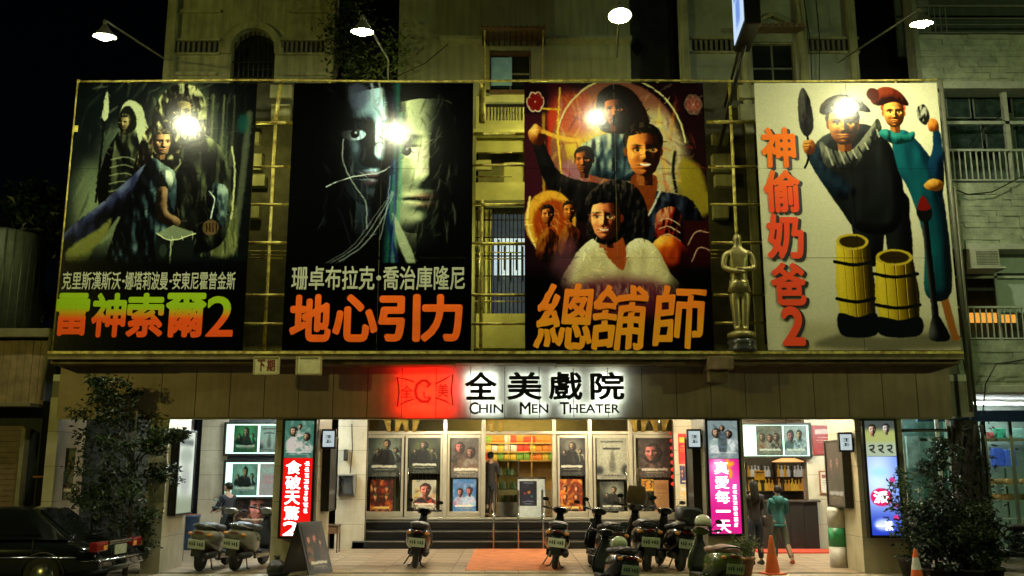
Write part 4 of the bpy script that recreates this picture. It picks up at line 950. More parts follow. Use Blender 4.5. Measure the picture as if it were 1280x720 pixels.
for s, a, b, c_ in (('珊卓布拉克', 365, 468, 0), ('·', 471, 476, 1), ('喬治庫隆尼', 479, 581, 0)):
    if c_: btxt('lettering', s, a, b, 345, 350, pale_t, B2)
    else: btxt('lettering', s, a, b, 333, 362, pale_t, B2, bold=.014)
for s, a, b in (('地', 364, 412), ('心', 418, 470), ('引', 475, 523), ('力', 528, 576)):
    btxt('title_character', s, a, b, 370, 425, orange, B2, bold=.036)
gy = grad('yellow_orange_paint', (.85, .32, .01), (.90, .22, .01), Z(436, YT), Z(355, YT), k=.5)
for s, a, b, c0, c1 in (('總', 668, 742, 355, 435), ('舖', 740, 810, 358, 436), ('師', 816, 884, 358, 434)):
    btxt('title_character', s, a, b, c0, c1, gy, B3, bold=.017, jitter=.010, shear=.14)
red_t = grad('red_orange_paint', (.85, .07, .02), (.90, .17, .008), Z(432, YT), Z(160, YT), k=.75)
shd = mat('black_letter_paint', (.012, .01, .01), .5)
for s, a, b, c0, c1 in (('神', 953, 993, 161, 208), ('偷', 956, 999, 214, 264), ('奶', 960, 1003, 269, 322), ('爸', 965, 1006, 330, 380), ('2', 979, 1004, 385, 430)):
    btxt('title_character', s, a, b, c0, c1, red_t, B4, Y=17.990, bold=.032)
    btxt('letter_shadow', s, a+4, b+4, c0+2, c1+3, shd, B4, bold=.034)
# ================================================================ floodlights
lampglow = mat('lamp_glow', (1, 1, 1), .5, emit=900, ecol=(1, 1, .62))
lampgrey = mat('lamp_enamel', (.20, .21, .15), .4, .3)
def floodlight(px, py, Y, mount, label, elbow=None, tilt=9):
    p = Pt(px, py, Y)
    t = thing('floodlight', label, 'lamp', (0, 0, 0), 'floodlights on arms in front of the boards')
    MB().lathe([(.03, .22), (.05, .2), (.09, .13), (.19, .03), (.21, 0), (.205, 0), (.185, .03), (.08, .12)], n=20).build('shade', lampgrey, t)
    MB().lathe([(.001, -.065), (.06, -.055), (.105, -.03), (.15, .012), (.001, .03)], n=16).build('bulb', lampglow, t)
    MB().tube([(0, 0, .2), (0, .0, .3)], .035).build('neck', lampgrey, t)
    t.rotation_euler = (R(tilt), 0, 0); t.location = p
    q = Matrix.Rotation(R(tilt), 3, 'X') @ Vector((0, 0, .3))+p
    inv = Matrix.Rotation(R(-tilt), 3, 'X')
    pts = [q]+([elbow] if elbow else [])+[Vector(mount)]
    MB().tube([inv @ (Vector(v)-p) for v in pts], .022, 7).build('arm', lampgrey, t)
    return t
floodlight(131, 46, 15.8, Pt(206, 74, 20.1), 'leftmost floodlight, white glow against the black sky, on a thin arm')
floodlight(453, 40, 15.5, Pt(485, 100, 18.1), 'cone shaded floodlight on a bent yellow pole above the second board', elbow=Pt(485, 74, 17.9))
floodlight(775, 20, 15.6, Pt(771, 72, 20.1), 'floodlight high over the third board, its arm fixed to the grey wall', tilt=-14)
floodlight(1152, 30, 16.0, Pt(1048, 78, 20.1), 'rightmost floodlight on a long thin arm over the pale board')
# ================================================================ main sign with halo light
YSn = YF-.11
sg = thing('theatre_sign', 'black standoff theatre name with white halo light on the brown fascia', 'sign', (X(680, 490, YSn), YSn, Z(500, YSn)))
lblack = mat('sign_letter_black', (.010, .010, .011), .5)
for s, a, b in (('全', 582, 620), ('美', 635, 676), ('戲', 687, 727), ('院', 739, 779)):
    text('sign_character', s, X(a, 482, YSn), X(b, 482, YSn), Z(499, YSn), Z(466, YSn), YSn, lblack, sg, bold=.024, ext=.03)
for s, a, b in (('C', 587, 598), ('HIN', 599, 629), ('M', 650, 663), ('EN', 665, 685), ('T', 700, 711), ('HEATER', 712, 774)):
    text('sign_letter', s, X(a, 509, YSn), X(b, 509, YSn), Z(516 if len(s) > 1 else 517.5, YSn), Z(505.5 if len(s) > 1 else 503, YSn), YSn, lblack, sg, bold=.016, ext=.02)
def area(name, parent, x0, x1, z0, z1, y, col, e):
    l = bpy.data.lights.new(name, 'AREA'); l.shape = 'RECTANGLE'; l.size = x1-x0; l.size_y = z1-z0; l.energy = e; l.color = col
    o = bpy.data.objects.new(name, l); COL.objects.link(o); o.location = ((x0+x1)/2, y, (z0+z1)/2); o.rotation_euler = (PI/2, 0, 0)
    if parent:
        o.parent = parent; o.location = Vector(o.location)-ORG[parent.name]
    return o
for i_, (a, b) in enumerate(((583, 620), (636, 676), (688, 727), (740, 779))): area('halo_light', sg, X(a, 482, YSn), X(b, 482, YSn), Z(500, YSn), Z(466, YSn), YSn+.0, (.60, .90, 1), (13, 9, 11, 15)[i_])
for a, b in ((588, 629), (651, 685), (702, 773)): area('halo_light', sg, X(a, 509, YSn), X(b, 509, YSn), Z(517, YSn), Z(504, YSn), YSn+.0, (.60, .90, 1), 4.5*(b-a)/40)
lg = thing('bow_tie_logo', 'red glowing bow tie shaped emblem beside the black theatre characters', 'sign', (X(532, 490, YSn), YSn, Z(508, YSn)))
lred = mat('emblem_dark_red', (.02, .004, .004), .6)
q = lambda px, py: (X(px, py, YSn), Z(py, YSn))
def strokes(name, pts, r, m, parent, y=YSn):
    return MB().tube([(a, y, b) for a, b in [q(*p) for p in pts]], r, 6).build(name, m, parent)
strokes('outline', [(517, 477), (507, 474), (497, 472), (499, 490), (497, 508), (507, 502), (517, 499)], .018, lred, lg)
strokes('outline', [(544, 480), (556, 474), (566, 468), (564, 488), (566, 507), (556, 501), (544, 497)], .018, lred, lg)
strokes('emblem_letter', [(538, 481), (533, 476), (527, 476), (521, 481), (519, 489), (521, 497), (527, 502), (535, 502), (538, 497)], .03, lred, lg)
strokes('emblem_flourish', [(538, 480), (534, 484)], .022, lred, lg); strokes('emblem_flourish', [(530, 490), (530, 495), (533, 498), (537, 495)], .012, lred, lg)
text('emblem_character', '全', X(501, 489, YSn), X(516, 489, YSn), Z(497, YSn), Z(482, YSn), YSn, lred, lg, bold=.012)
text('emblem_character', '美', X(547, 488, YSn), X(560, 488, YSn), Z(496, YSn), Z(480, YSn), YSn, lred, lg, bold=.012)
area('halo_light', lg, X(499, 490, YSn), X(566, 490, YSn), Z(512, YSn), Z(468, YSn), YSn-.10, (1, .015, .006), 38)
# small signs on the ledge
sgn = mat('old_sign_board', (.55, .50, .25), .6, var=.15)
def smallsign(px0, px1, py0, py1, label, txt):
    Y = 17.6; t = thing('sign_board', label, 'sign', (X((px0+px1)/2, py1, Y), Y, Z(py1, Y)))
    x0, x1, z0, z1 = X(px0, 457, Y), X(px1, 457, Y), Z(py1, Y), Z(py0, Y)
    MB().box(x0, x1, Y, Y+.1, z0, z1).build('board', sgn, t, bevel=.01)
    f = MB().box(x0-.012, x1+.012, Y-.012, Y+.11, z1, z1+.02).box(x0-.012, x1+.012, Y-.012, Y+.11, z0-.02, z0).box(x0-.02, x0, Y-.012, Y+.11, z0, z1).box(x1, x1+.02, Y-.012, Y+.11, z0, z1)
    f.build('frame', mat('sign_frame', (.35, .30, .12), .6), t)
    MB().box((x0+x1)/2-.02, (x0+x1)/2+.02, Y+.1, 17.76, z1-.1, z1-.05).build('bracket', darkmetal, t)
    if txt:
        rr = mat('dark_red_letter', (.14, .025, .01), .6)
        text('sign_character', txt[0], x0+.06, (x0+x1)/2-.02, z0+.05, z1-.04, Y, rr, t, bold=.03); text('sign_character', txt[1], (x0+x1)/2+.02, x1-.05, z0+.05, z1-.04, Y, rr, t, bold=.03)
    else: MB().box(x1-.03, x1+.0, Y-.02, Y, z0, z1).box(x0+.03, x0+.06, Y-.02, Y, z0, z1).build('batten', sgn, t)
smallsign(318, 347, 447, 467, 'small cream sign with two dark red characters under the ledge', '下期')
smallsign(371, 400, 447, 467, 'blank cream board box beside the two character sign', None)
# ================================================================ lightboxes on the pillars
def lightbox(label, px0, px1, py0, pys, py1, topart, face, fe, ytop, Y=YF-.14):
    pm = (py0+py1)/2; x0, x1 = X(px0, py0, Y), X(px1, py0, Y); z0, z1, zs = Z(py1, Y), Z(py0, Y), Z(pys, Y)
    z1 = min(z1, HB-.05)
    t = thing('light_box', label, 'light box', ((x0+x1)/2, Y, z0), 'tall light boxes on the arcade pillars')
    MB().box(x0-.05, x0, Y-.02, YF+.0, z0-.05, z1+.04).box(x1, x1+.05, Y-.02, YF, z0-.05, z1+.04).box(x0, x1, Y-.02, YF, z0-.05, z0).box(x0, x1, Y-.02, YF, z1, z1+.04).build('frame', darkmetal, t, bevel=.005)
    sheet('film_panel', x0, x1, zs, z1, Y, imgmat(label[:20]+'_art', topart, .3, emit=ytop), t, .03)
    sheet('title_panel', x0, x1, z0, zs-.012, Y, imgmat(label[:20]+'_face', face, .3, emit=fe), t, .03)
    return t, x0, x1, z0, z1, zs, Y
def filmstill(seed, base, cols):
    c = Canvas(80, 120, base, seed); c.brush(60, cols, .25, .06, .8, 1, .6, (-.1, 1, -.1, 1), 2)
    r = c.rng
    for x, y, q in ((.3, .32, .15), (.7, .38, .13), (.5, .2, .09)):
        x += r.uniform(-.06, .06); y += r.uniform(-.06, .06)
        c.poly([(x-q*1.6, y+q*1.9), (x, y+q), (x+q*1.7, y+q*1.8), (x+q*1.3, .84), (x-q*1.3, .84)], cols[int(r.integers(len(cols)))], 1.5, .9, hi=cols[int(r.integers(len(cols)))], tcell=8)
        c.head(x, y, q, (.7, .55, .42), (.08, .07, .06), (.3, .2, .15), .6, r.uniform(-.2, .2), int(r.integers(2)))
    c.rect(.05, .95, .84, .87, (.9, .9, .85), .8, .8); c.rect(.15, .85, .9, .92, (.9, .9, .85), .8, .5)
    return c
def glyphish(t, x0, x1, z0, z1, n, Y, m=None):
    """a column of tiny characters too small to read: short bright strokes"""
    h = (z1-z0)/n; r = np.random.default_rng(n)
    for i in range(n):
        mb = MB(); b = z0+i*h
        for k in range(3): zz = b+h*(.15+.28*k); mb.box(x0+r.uniform(0, .3)*(x1-x0), x1-r.uniform(0, .2)*(x1-x0), Y-.004, Y, zz, zz+h*.12)
        xx = x0+(x1-x0)*r.uniform(.3, .6); mb.box(xx, xx+(x1-x0)*.15, Y-.0045, Y, b+h*.1, b+h*.85)
        mb.build('small_character', m or W_t, t)
W_t = mat('lit_white_letter', (.9, .9, .9), .4, emit=2.6, ecol=(1, 1, 1))
# red box
fc = Canvas(64, 140, (.95, .03, .03), 3); fc.noise(.1, 30)
t, x0, x1, z0, z1, zs, Yl = lightbox('red light box with five large white characters below a green film picture', 357, 393, 526, 572, 670, filmstill(21, (.25, .45, .38), [(.75, .85, .75), (.2, .3, .25), (.85, .8, .75), (.3, .5, .42)]).a, fc.a, 1.0, .9)
wd = x1-x0; hh = zs-z0
for i, s in enumerate('食破天驚2'):
    b = zs-hh*(.03+.195*i)-.02; text('title_character', s, x0+wd*.10, x0+wd*.60, b-hh*.165, b, Yl, W_t, t, bold=.022)
glyphish(t, x0+wd*.72, x0+wd*.90, zs-hh*.72, zs-hh*.04, 9, Yl)
# pink box
fc = Canvas(64, 140, (.86, .10, .52), 3); fc.poly([(0, .1), (.6, 0), (1, .3), (.8, .6), (0, .5)], (.95, .35, .72), 12, .8); fc.ell(.3, .1, .25, .1, (1, .8, .95), 6, .9)
fc.line([(.62, .03), (.66, .08), (.78, .06)], .12, (.98, .72, .1), 2); fc.line([(.66, .14), (.72, .18), (.7, .24)], .1, (.98, .72, .1), 2)
t, x0, x1, z0, z1, zs, Yl = lightbox('pink light box with large white characters beneath a pale film picture', 884, 921, 526, 573, 667, filmstill(31, (.5, .56, .56), [(.9, .9, .88), (.2, .25, .22), (.6, .7, .65), (.35, .4, .45)]).a, fc.a, 1.1, 1.0)
wd = x1-x0; hh = zs-z0
for i, s in enumerate('真愛每一天'):
    b = zs-hh*(.03+.195*i)-.02; z_ = b-hh*.165
    if s == '一': b -= hh*.065; z_ = b-hh*.022
    text('title_character', s, x0+wd*.18, x0+wd*.64, z_, b, Yl, W_t, t, bold=.012)
glyphish(t, x0+wd*.74, x0+wd*.90, zs-hh*.92, zs-hh*.34, 8, Yl)
# blue box
fc = Canvas(70, 160, (.62, .72, .95), 3); fc.rect(0, 1, .7, 1, (.12, .22, .72), 22, .95); fc.rect(.85, 1, 0, 1, (.35, .5, .85), 12, .6); fc.ell(.35, .3, .35, .3, (.85, .95, 1), 14, .8); fc.ell(.4, .2, .3, .06, (.55, .85, .88), 4, .6)
for hx, hy in ((.8, .3), (.86, .62), (.84, .78)): fc.ell(hx, hy, .1, .035, (.82, .2, .5), 1)
for i in range(5): fc.rect(.8, .9, .4+i*.045, .425+i*.045, (.4, .45, .75), .6)
fc.ell(.4, .52, .36, .115, (.84, .12, .38), 1); fc.rect(.3, .55, .66, .665, (.35, .35, .6), .5); fc.rect(.4, .6, .77, .79, (.1, .12, .3), .6); fc.ell(.42, .87, .32, .07, (.85, .9, 1), 3, .9)
tp = Canvas(80, 100, (.72, .76, .45), 4); tp.rect(0, 1, 0, .25, (.3, .34, .32), 5); tp.head(.25, .25, .16, (.9, .7, .6), (.08, .07, .06), (.6, .4, .3), .5); tp.head(.72, .22, .15, (.85, .78, .7), (.08, .08, .1), (.5, .4, .35), .5)
tp.rect(0, 1, .62, 1, (.72, .78, .66), 4)
for i_ in range(3):
    u_ = .12+.3*i_; tp.line([(u_, .72), (u_+.14, .70), (u_+.12, .8), (u_+.02, .82), (u_+.16, .9)], .045, (.05, .06, .06), .8)
t, x0, x1, z0, z1, zs, Yl = lightbox('blue light box with a pink disc below a two faced film picture', 1080, 1117, 526, 570, 669, tp.a, fc.a, 1.25, .9, Y=YF-.14)
wd = x1-x0; hh = zs-z0
text('title_character', '派', x0+wd*.15, x0+wd*.62, z0+hh*.405, z0+hh*.55, Yl, W_t, t, bold=.03); text('title_character', '一派', x0+wd*.18, x0+wd*.7, z0+hh*.06, z0+hh*.17, Yl, W_t, t, bold=.02)
# ================================================================ small prints: posters
PK = {}
def art(seed, base, cols, kind='dark', w_=64, h_=96):
    c = Canvas(w_, h_, base, seed); r = c.rng
    if kind == 'dark':
        c.brush(50, cols, .3, .07, 1.2, .9, .5, (-.1, 1, -.1, .9), 2)
        rp = [(.02, .02, .02), (.08, .08, .075), tuple(min(1, q*.6) for q in cols[0]), tuple(min(1, q*1.7) for q in cols[0])]; x_ = r.uniform(.4, .6)
        c.ell(x_, .3, .4, .25, tuple(min(1, q*1.3) for q in cols[0]), 9, .7)
        for xx, yy, q in ((x_-.28, .42, .07), (x_+.27, .40, .075), (x_, .26, .13)):
            c.form([(xx-q*1.9, yy+q*3.4), (xx-q*1.5, yy+q*1.1), (xx, yy+q*.7), (xx+q*1.5, yy+q*1.1), (xx+q*2, yy+q*3.4)], rp, (.6, -.6, .3), .7, .6, 6, bl=.6)
            c.head(xx, yy, q, (.62, .5, .36), (.07, .06, .05), (.2, .14, .1), 1, r.uniform(-.2, .2), int(r.integers(2))); c.rect(.12, .88, .74, .79, (.8, .8, .72), .7, .8); c.rect(.2, .8, .83, .845, (.7, .7, .65), .6, .6)
    elif kind == 'bright':
        c.brush(60, cols, .3, .1, .5, 1.5, .7, (-.1, 1, -.1, 1), 1.5)
        for i in range(4): c.head(.25+.5*(i % 2), .3+.25*(i//2), .12, (.85, .55, .35), tuple(r.random(3)*.3), (.45, .2, .1), .6, .1)
        c.rect(.15, .85, .82, .9, (.95, .85, .5), .7, .9)
    elif kind == 'space':
        c.brush(14, cols, .9, .03, -.5, .1, .7, (-.2, .6, .3, .9), 1.5); c.ell(.55, .45, .1, .06, (.9, .55, .2), 1.5); c.ell(.3, .5, .07, .05, (.85, .2, .15), 1.2); c.ell(.7, .62, .05, .04, (.2, .7, .5), 1.2)
        c.rect(.2, .85, .06, .09, (.9, .9, .9), .6, .9); c.line([(.2, .85), (.5, .8), (.8, .83)], .05, (.75, .8, .9), 1, .8); c.rect(.3, .7, .9, .93, (.8, .8, .8), .6, .7)
    elif kind == 'group':
        c.brush(40, cols, .3, .08, .2, 1, .5, (-.1, 1, 0, 1), 2)
        n_ = int(r.integers(1, 4)); xs = [r.uniform(.3, .65)] if n_ == 1 else ([.3, .68] if n_ == 2 else [.2, .52, .8])
        for i, x in enumerate(xs):
            q = (.26, .17, .12)[n_-1]*r.uniform(.85, 1.2); y = r.uniform(.26, .42); x += r.uniform(-.05, .05)
            c.poly([(x-q*1.7, .8), (x-q*1.3, y+q*1.2), (x-q*.4, y+q*.8), (x+q*.4, y+q*.8), (x+q*1.3, y+q*1.2), (x+q*1.8, .8)], cols[int(r.integers(len(cols)))], 1.5, hi=cols[int(r.integers(len(cols)))], tcell=8)
            c.head(x, y, q, (.8*r.uniform(.7, 1), .55*r.uniform(.7, 1), .38), (.1, .07, .05), (.4, .2, .1), .6, r.uniform(-.15, .15), int(r.integers(2)))
        c.rect(.1, .9, .78, .84, (.95, .9, .8), .7, .9); c.rect(.2, .8, .88, .9, (.8, .75, .6), .6, .7)
    elif kind == 'fog':
        c.ell(.5, .4, .5, .35, tuple(min(1, x*1.2) for x in base), 12, .8); c.poly([(.46, .35), (.5, .2), (.54, .35), (.6, .78), (.4, .78)], (.3, .3, .26), 2, .7)
        c.rect(.12, .85, .1, .14, (.15, .15, .14), .7, .8); c.rect(.2, .75, .26, .3, (.08, .09, .08), .8, .9)
        c.ell(.08, .8, .12, .1, (.08, .1, .12), 3); c.ell(.92, .78, .12, .12, (.08, .1, .12), 3); c.rect(.2, .8, .9, .925, (.2, .2, .2), .6, .6)
    elif kind == 'type':
        c.noise(.2, 12, cols[0]); c.rect(.1, .9, .12, .3, cols[1 % len(cols)], .8); c.rect(.2, .8, .4, .43, cols[2 % len(cols)], .6); c.rect(.15, .8, .5, .52, cols[2 % len(cols)], .6); c.rect(.15, .7, .57, .59, cols[2 % len(cols)], .6)
    c.painterly(1.3, 5, 60)
    if h_ >= 80:
        for i in range(4):
            u = r.uniform(.12, .3)
            while u < .85: l = r.uniform(.02, .09); c.rect(u, min(u+l, .88), .905+i*.022, .914+i*.022, (.75, .74, .66) if kind != 'fog' else (.2, .2, .2), .3, .55); u += l+.025
    c.noise(.15, 2.5)
    return c.a
def poster(label, px0, px1, py0, py1, Y, a, group='posters on the glass doors', rough=.4, emit=0, framed=None, name='film_poster'):
    pm = (py0+py1)/2; x0, x1, z0, z1 = X(px0, pm, Y), X(px1, pm, Y), Z(py1, Y), Z(py0, Y)
    if framed:
        t = thing(name, label, 'poster', ((x0+x1)/2, Y, z0), group)
        sheet('print', x0, x1, z0, z1, Y, imgmat('print_'+label[:18], a, rough, emit=emit), t, .012)
        b = .03; MB().box(x0-b, x0, Y-.012, Y+.03, z0-b, z1+b).box(x1, x1+b, Y-.012, Y+.03, z0-b, z1+b).box(x0, x1, Y-.012, Y+.03, z0-b, z0).box(x0, x1, Y-.012, Y+.03, z1, z1+b).build('frame', framed, t)
        return t
    mb = MB(); nx = 3
    o = MB().box(x0, x1, Y, Y+.006, z0, z1)
    ob = bpy.data.objects.new(name, None)
    m = imgmat('print_'+label[:18], a, rough, emit=emit)
    bpy.data.objects.remove(ob)
    o = MB().box(x0, x1, Y, Y+.006, z0, z1).build(name, m, None, uvbox=(x0, x1, z0, z1, 0, 0, 1, 0, 1), org=((x0+x1)/2, Y, z0))
    return tag(o, label, 'poster', group)
g1 = [(.45, .5, .42), (.15, .2, .18), (.3, .3, .25)]
YP = YD+.035
poster('grey winged figure poster, upper print on the first glass door', 460, 501, 541, 596, YP, art(41, (.16, .18, .16), g1+[(.7, .7, .6)]))
poster('round fiery group poster, lower print on the first glass door', 463, 491, 600, 640, YP, art(42, (.25, .07, .02), [(.95, .5, .1), (.8, .2, .05), (.95, .8, .3), (.1, .06, .04)], 'bright'))
poster('dark green jungle poster, upper print on the second glass door', 511, 550, 544, 592, YP, art(43, (.07, .09, .06), [(.3, .33, .18), (.55, .5, .2), (.04, .05, .04)]))
poster('white comedy poster with yellow blocks, lower print on the second glass door', 515, 545, 600, 637, YP, art(44, (.70, .68, .58), [(.85, .65, .1), (.1, .1, .12), (.8, .25, .1)], 'group'))
poster('grey stormy seated figure poster, upper print beside the open entrance', 564, 601, 543, 597, YP, art(45, (.35, .33, .30), [(.55, .52, .46), (.2, .18, .17), (.45, .35, .28)], 'group'))
poster('blue and white cartoonish sky poster, lower print beside the open entrance', 566, 595, 599, 640, YP, art(46, (.25, .45, .65), [(.85, .75, .78), (.6, .75, .85), (.75, .4, .45)], 'group'))
poster('black poster with a pale striped face, upper print left of the fourth panel', 697, 732, 544, 595, YP, art(47, (.04, .035, .03), [(.5, .48, .4), (.3, .3, .26), (.06, .05, .05)]))
poster('orange firework toned group poster, lower print on the fourth panel', 700, 728, 599, 640, YP, art(48, (.45, .15, .03), [(.95, .6, .1), (.9, .3, .05), (1, .85, .4), (.3, .1, .02)], 'bright'))
poster('pale foggy tower poster, upper print on the fifth glass door', 746, 785, 546, 599, YP, art(49, (.58, .58, .50), g1, 'fog'))
poster('dark grey battle poster, lower print on the fifth glass door', 750, 780, 602, 642, YP, art(50, (.14, .15, .13), [(.5, .52, .45), (.25, .27, .25), (.06, .07, .07)]))
poster('brown stormy seated figure poster, upper print on the sixth glass door', 798, 838, 543, 597, YP, art(51, (.24, .2, .18), [(.5, .4, .35), (.2, .16, .15), (.6, .52, .46)], 'group'))
poster('small yellow and black face poster on the sixth glass door', 802, 817, 599, 614, YP, art(52, (.8, .6, .1), [(.85, .65, .1), (.1, .08, .05), (.9, .4, .1)], 'bright', 40, 40))
poster('plain peach paper notice filling the lower sixth glass door', 818, 836, 600, 640, YP, art(53, (.75, .55, .35), [(.8, .6, .4), (.7, .5, .3), (.6, .45, .3)], 'type'))
poster('red vertical couplet banner on the cream pier beside the doors', 848, 862, 542, 580, YR-.012, art(54, (.80, .06, .03), [(.8, .08, .03), (.9, .65, .1), (.9, .6, .1)], 'type', 40, 90), 'notices on the cream pier')
poster('small blue and orange flyer under the red couplet banner', 850, 864, 582, 605, YR-.012, art(55, (.15, .15, .4), [(.8, .5, .2), (.1, .1, .2)], 'bright', 40, 60), 'notices on the cream pier')
poster('small white flyer with an orange flower low on the cream pier', 850, 863, 608, 625, YR-.012, art(56, (.75, .7, .6), [(.95, .6, .1), (.8, .75, .7)], 'type', 40, 40), 'notices on the cream pier')
# red lanterns string
ln = thing('lantern_string', 'vertical string of small red paper lanterns beside the sixth glass door', 'lanterns', (X(842, 600, YD-.2), YD-.2, Z(600, YD)))
lm = mat('red_lantern_paper', (.6, .03, .02), .5, emit=.35, ecol=(1, .05, .02))
for i in range(8):
    z = Z(542+i*9, YD-.2); x = X(841, 570, YD-.2)
    MB().ball((x, YD-.2, z), .07, .07, .055, 10, 6).build('lantern', lm, ln)
MB().tube([(X(841, 570, YD-.2), YD-.2, Z(530, YD-.2)), (X(841, 570, YD-.2), YD-.2, Z(610, YD-.2))], .008, 5).build('cord', darkmetal, ln)
# ================================================================ lit poster cases, left bay
def case(label, px0, px1, py0, py1, Y, prints, depth=.14, emit=2.2, ecol=(.85, 1, .9)):
    pm = (py0+py1)/2; x0, x1, z0, z1 = X(px0, pm, Y), X(px1, pm, Y), Z(py1, Y), Z(py0, Y)
    t = thing('poster_case', label, 'poster case', ((x0+x1)/2, Y, z0), 'lit poster cases in the arcade')
    MB().box(x0, x1, Y+.06, Y+depth, z0, z1).build('light_panel', mat('case_light', (.8, .85, .8), .4, emit=emit, ecol=ecol), t)
    b = .05; MB().box(x0-b, x0, Y, Y+depth, z0-b, z1+b).box(x1, x1+b, Y, Y+depth, z0-b, z1+b).box(x0, x1, Y, Y+depth, z0-b, z0).box(x0, x1, Y, Y+depth, z1, z1+b).build('frame', darkmetal, t, bevel=.004)
    for (a, b_, c_, d, im, e) in prints:
        sheet('print', x0+(x1-x0)*a, x0+(x1-x0)*b_, z0+(z1-z0)*c_, z0+(z1-z0)*d, Y+.045, imgmat('case_'+label[:12]+str(a), im, .3, emit=e), t, .008)
    MB().box(x0, x1, Y+.01, Y+.016, z0, z1).build('glass_pane', glass, t)
    return t
YC = YR-.16
case('upper lit case with a dark green film print and a pale one', 282, 350, 530, 567, YC, [(.14, .58, .04, .96, art(61, (.16, .34, .22), [(.2, .6, .35), (.7, .65, .1), (.05, .08, .06)], 'dark', 70, 56), .9), (.62, .97, .04, .96, art(62, (.62, .66, .62), g1, 'fog', 60, 56), .85)])
case('lower lit case with a teal helmet toned print and a pale pinkish one', 281, 350, 578, 621, YC, [(.12, .58, .04, .96, art(63, (.42, .55, .50), [(.5, .7, .6), (.1, .15, .13), (.35, .45, .42)], 'dark', 70, 64), .9), (.62, .97, .04, .96, art(64, (.72, .68, .66), [(.85, .5, .55), (.7, .75, .7)], 'type', 60, 64), .9)])
o = poster('unlit wide print of two warm faces under the lit cases', 296, 350, 625, 655, YR-.03, art(65, (.06, .05, .05), [(.6, .35, .2), (.12, .1, .1), (.3, .15, .1)], 'group', 90, 50), 'framed prints in the left bay', framed=darkmetal)
# side case on the first pillar
def sidecase(label, x, y0, y1, z0, z1, face, im, emit, mini=None):
    t = thing('poster_case', label, 'poster case', (x, (y0+y1)/2, z0), 'cases on the pillar sides')
    s = face; xf = x+s*.14
    MB().box(x+s*.002, x+s*.13, y0, y1, z0, z1).build('body', darkmetal, t)
    f = MB().box(x, xf+s*.02, y0-.04, y0, z0-.04, z1+.04).box(x, xf+s*.02, y1, y1+.04, z0-.04, z1+.04).box(x, xf+s*.02, y0, y1, z1, z1+.04).box(x, xf+s*.02, y0, y1, z0-.04, z0)
    f.build('frame', darkmetal, t, bevel=.004)
    mb = MB().box(x+s*.135, xf, y0, y1, z0, z1)
    mb.build('print', imgmat('side_'+label[:14], im, .3, emit=emit), t, uvbox=(y0, y1, z0, z1, 1, *((0, 1) if s > 0 else (1, 0)), 0, 1))
    if mini:
        yy = y0-.3; t2 = thing('projecting_sign', mini, 'sign', (x, yy, z1-.3))
        MB().box(x+s*.02, x+s*.30, yy, yy+.1, z1-.22, z1+.16).build('housing', darkmetal, t2, bevel=.01)
        sheet('face', min(x+s*.05, x+s*.27), max(x+s*.05, x+s*.27), z1-.18, z1+.12, yy-.004, mat('sign_face_white', (.7, .8, .8), .4, emit=.6, ecol=(.8, .95, 1)), t2, .003)
        glyphish(t2, min(x+s*.09, x+s*.23), max(x+s*.09, x+s*.23), z1-.12, z1+.06, 2, yy-.006, lblack)
        MB().box(x, x+s*.02, yy+.02, yy+.08, z1-.1, z1+.05).build('bracket', darkmetal, t2)
    return t
wa = Canvas(70, 110, (.82, .86, .8), 5); wa.ell(.5, .3, .4, .1, (.6, .65, .6), 4); wa.ell(.5, .6, .3, .2, (.65, .68, .65), 6); wa.rect(0, 1, .8, 1, (.55, .6, .5), 5); wa.rect(.1, .9, .1, .16, (.2, .25, .25), 2)
sidecase('bright white poster case on the inner side of the outermost pillar', -6.62, 18.55, 19.45, Z(641, 19), Z(540, 19), 1, wa.a, 1.0)
sidecase('dim poster case with projecting sign on the pillar beside the payphone', -3.72, 18.75, 19.5, Z(636, 19), Z(548, 19), 1, art(71, (.06, .1, .08), g1), .15, 'small dark projecting sign on the pillar beside the payphone')
sidecase('dim narrow poster case with projecting sign beside the red couplet', 3.70, 18.75, 19.5, Z(640, 19), Z(548, 19), -1, art(72, (.08, .08, .06), g1), .15, 'small dark projecting sign above the row of scooters')
sidecase('poster case with orange tinted print on the pillar by the litter bin', 6.62, 18.7, 19.7, Z(632, 19), Z(552, 19), -1, art(73, (.22, .12, .06), [(.7, .4, .2), (.3, .3, .25), (.1, .08, .06)], 'group'), .5, 'small lit projecting sign on the pillar by the litter bin')
# ================================================================ payphone, stool, table
t = thing('payphone', 'grey wall mounted payphone hood on the cream pier', 'payphone', (X(432, 605, YR), YR, Z(622, YR)))
xp0, xp1 = X(422, 605, YR-.3), X(443, 605, YR-.3); zp0, zp1 = Z(621, YR-.3), Z(593, YR-.3)
gp = mat('payphone_grey', (.22, .22, .2), .4, .3)
MB().prism([(YR, zp0), (YR-.2, zp0), (YR-.32, zp0+.12), (YR-.36, zp1), (YR, zp1)], xp0, xp0+.03, 'x').prism([(YR, zp0), (YR-.2, zp0), (YR-.32, zp0+.12), (YR-.36, zp1), (YR, zp1)], xp1-.03, xp1, 'x').box(xp0+.03, xp1-.03, YR-.36, YR, zp1-.03, zp1).box(xp0+.03, xp1-.03, YR-.05, YR-.002, zp0, zp1-.03).build('hood', gp, t)
MB().box(xp0+.06, xp1-.07, YR-.2, YR-.05, zp0+.06, zp1-.06).build('phone_body', mat('payphone_face', (.10, .10, .095), .35, .3), t, bevel=.01)
MB().tube([(xp0+.1, YR-.23, zp1-.1), (xp0+.09, YR-.26, zp0+.25), (xp0+.1, YR-.23, zp0+.1)], [.03, .018, .03], 8).build('handset', black, t)
for i in range(3):
    for j in range(3): MB().box(xp0+.18+i*.045, xp0+.21+i*.045, YR-.21, YR-.2, zp0+.2+j*.05, zp0+.23+j*.05).build('key', steel, t)
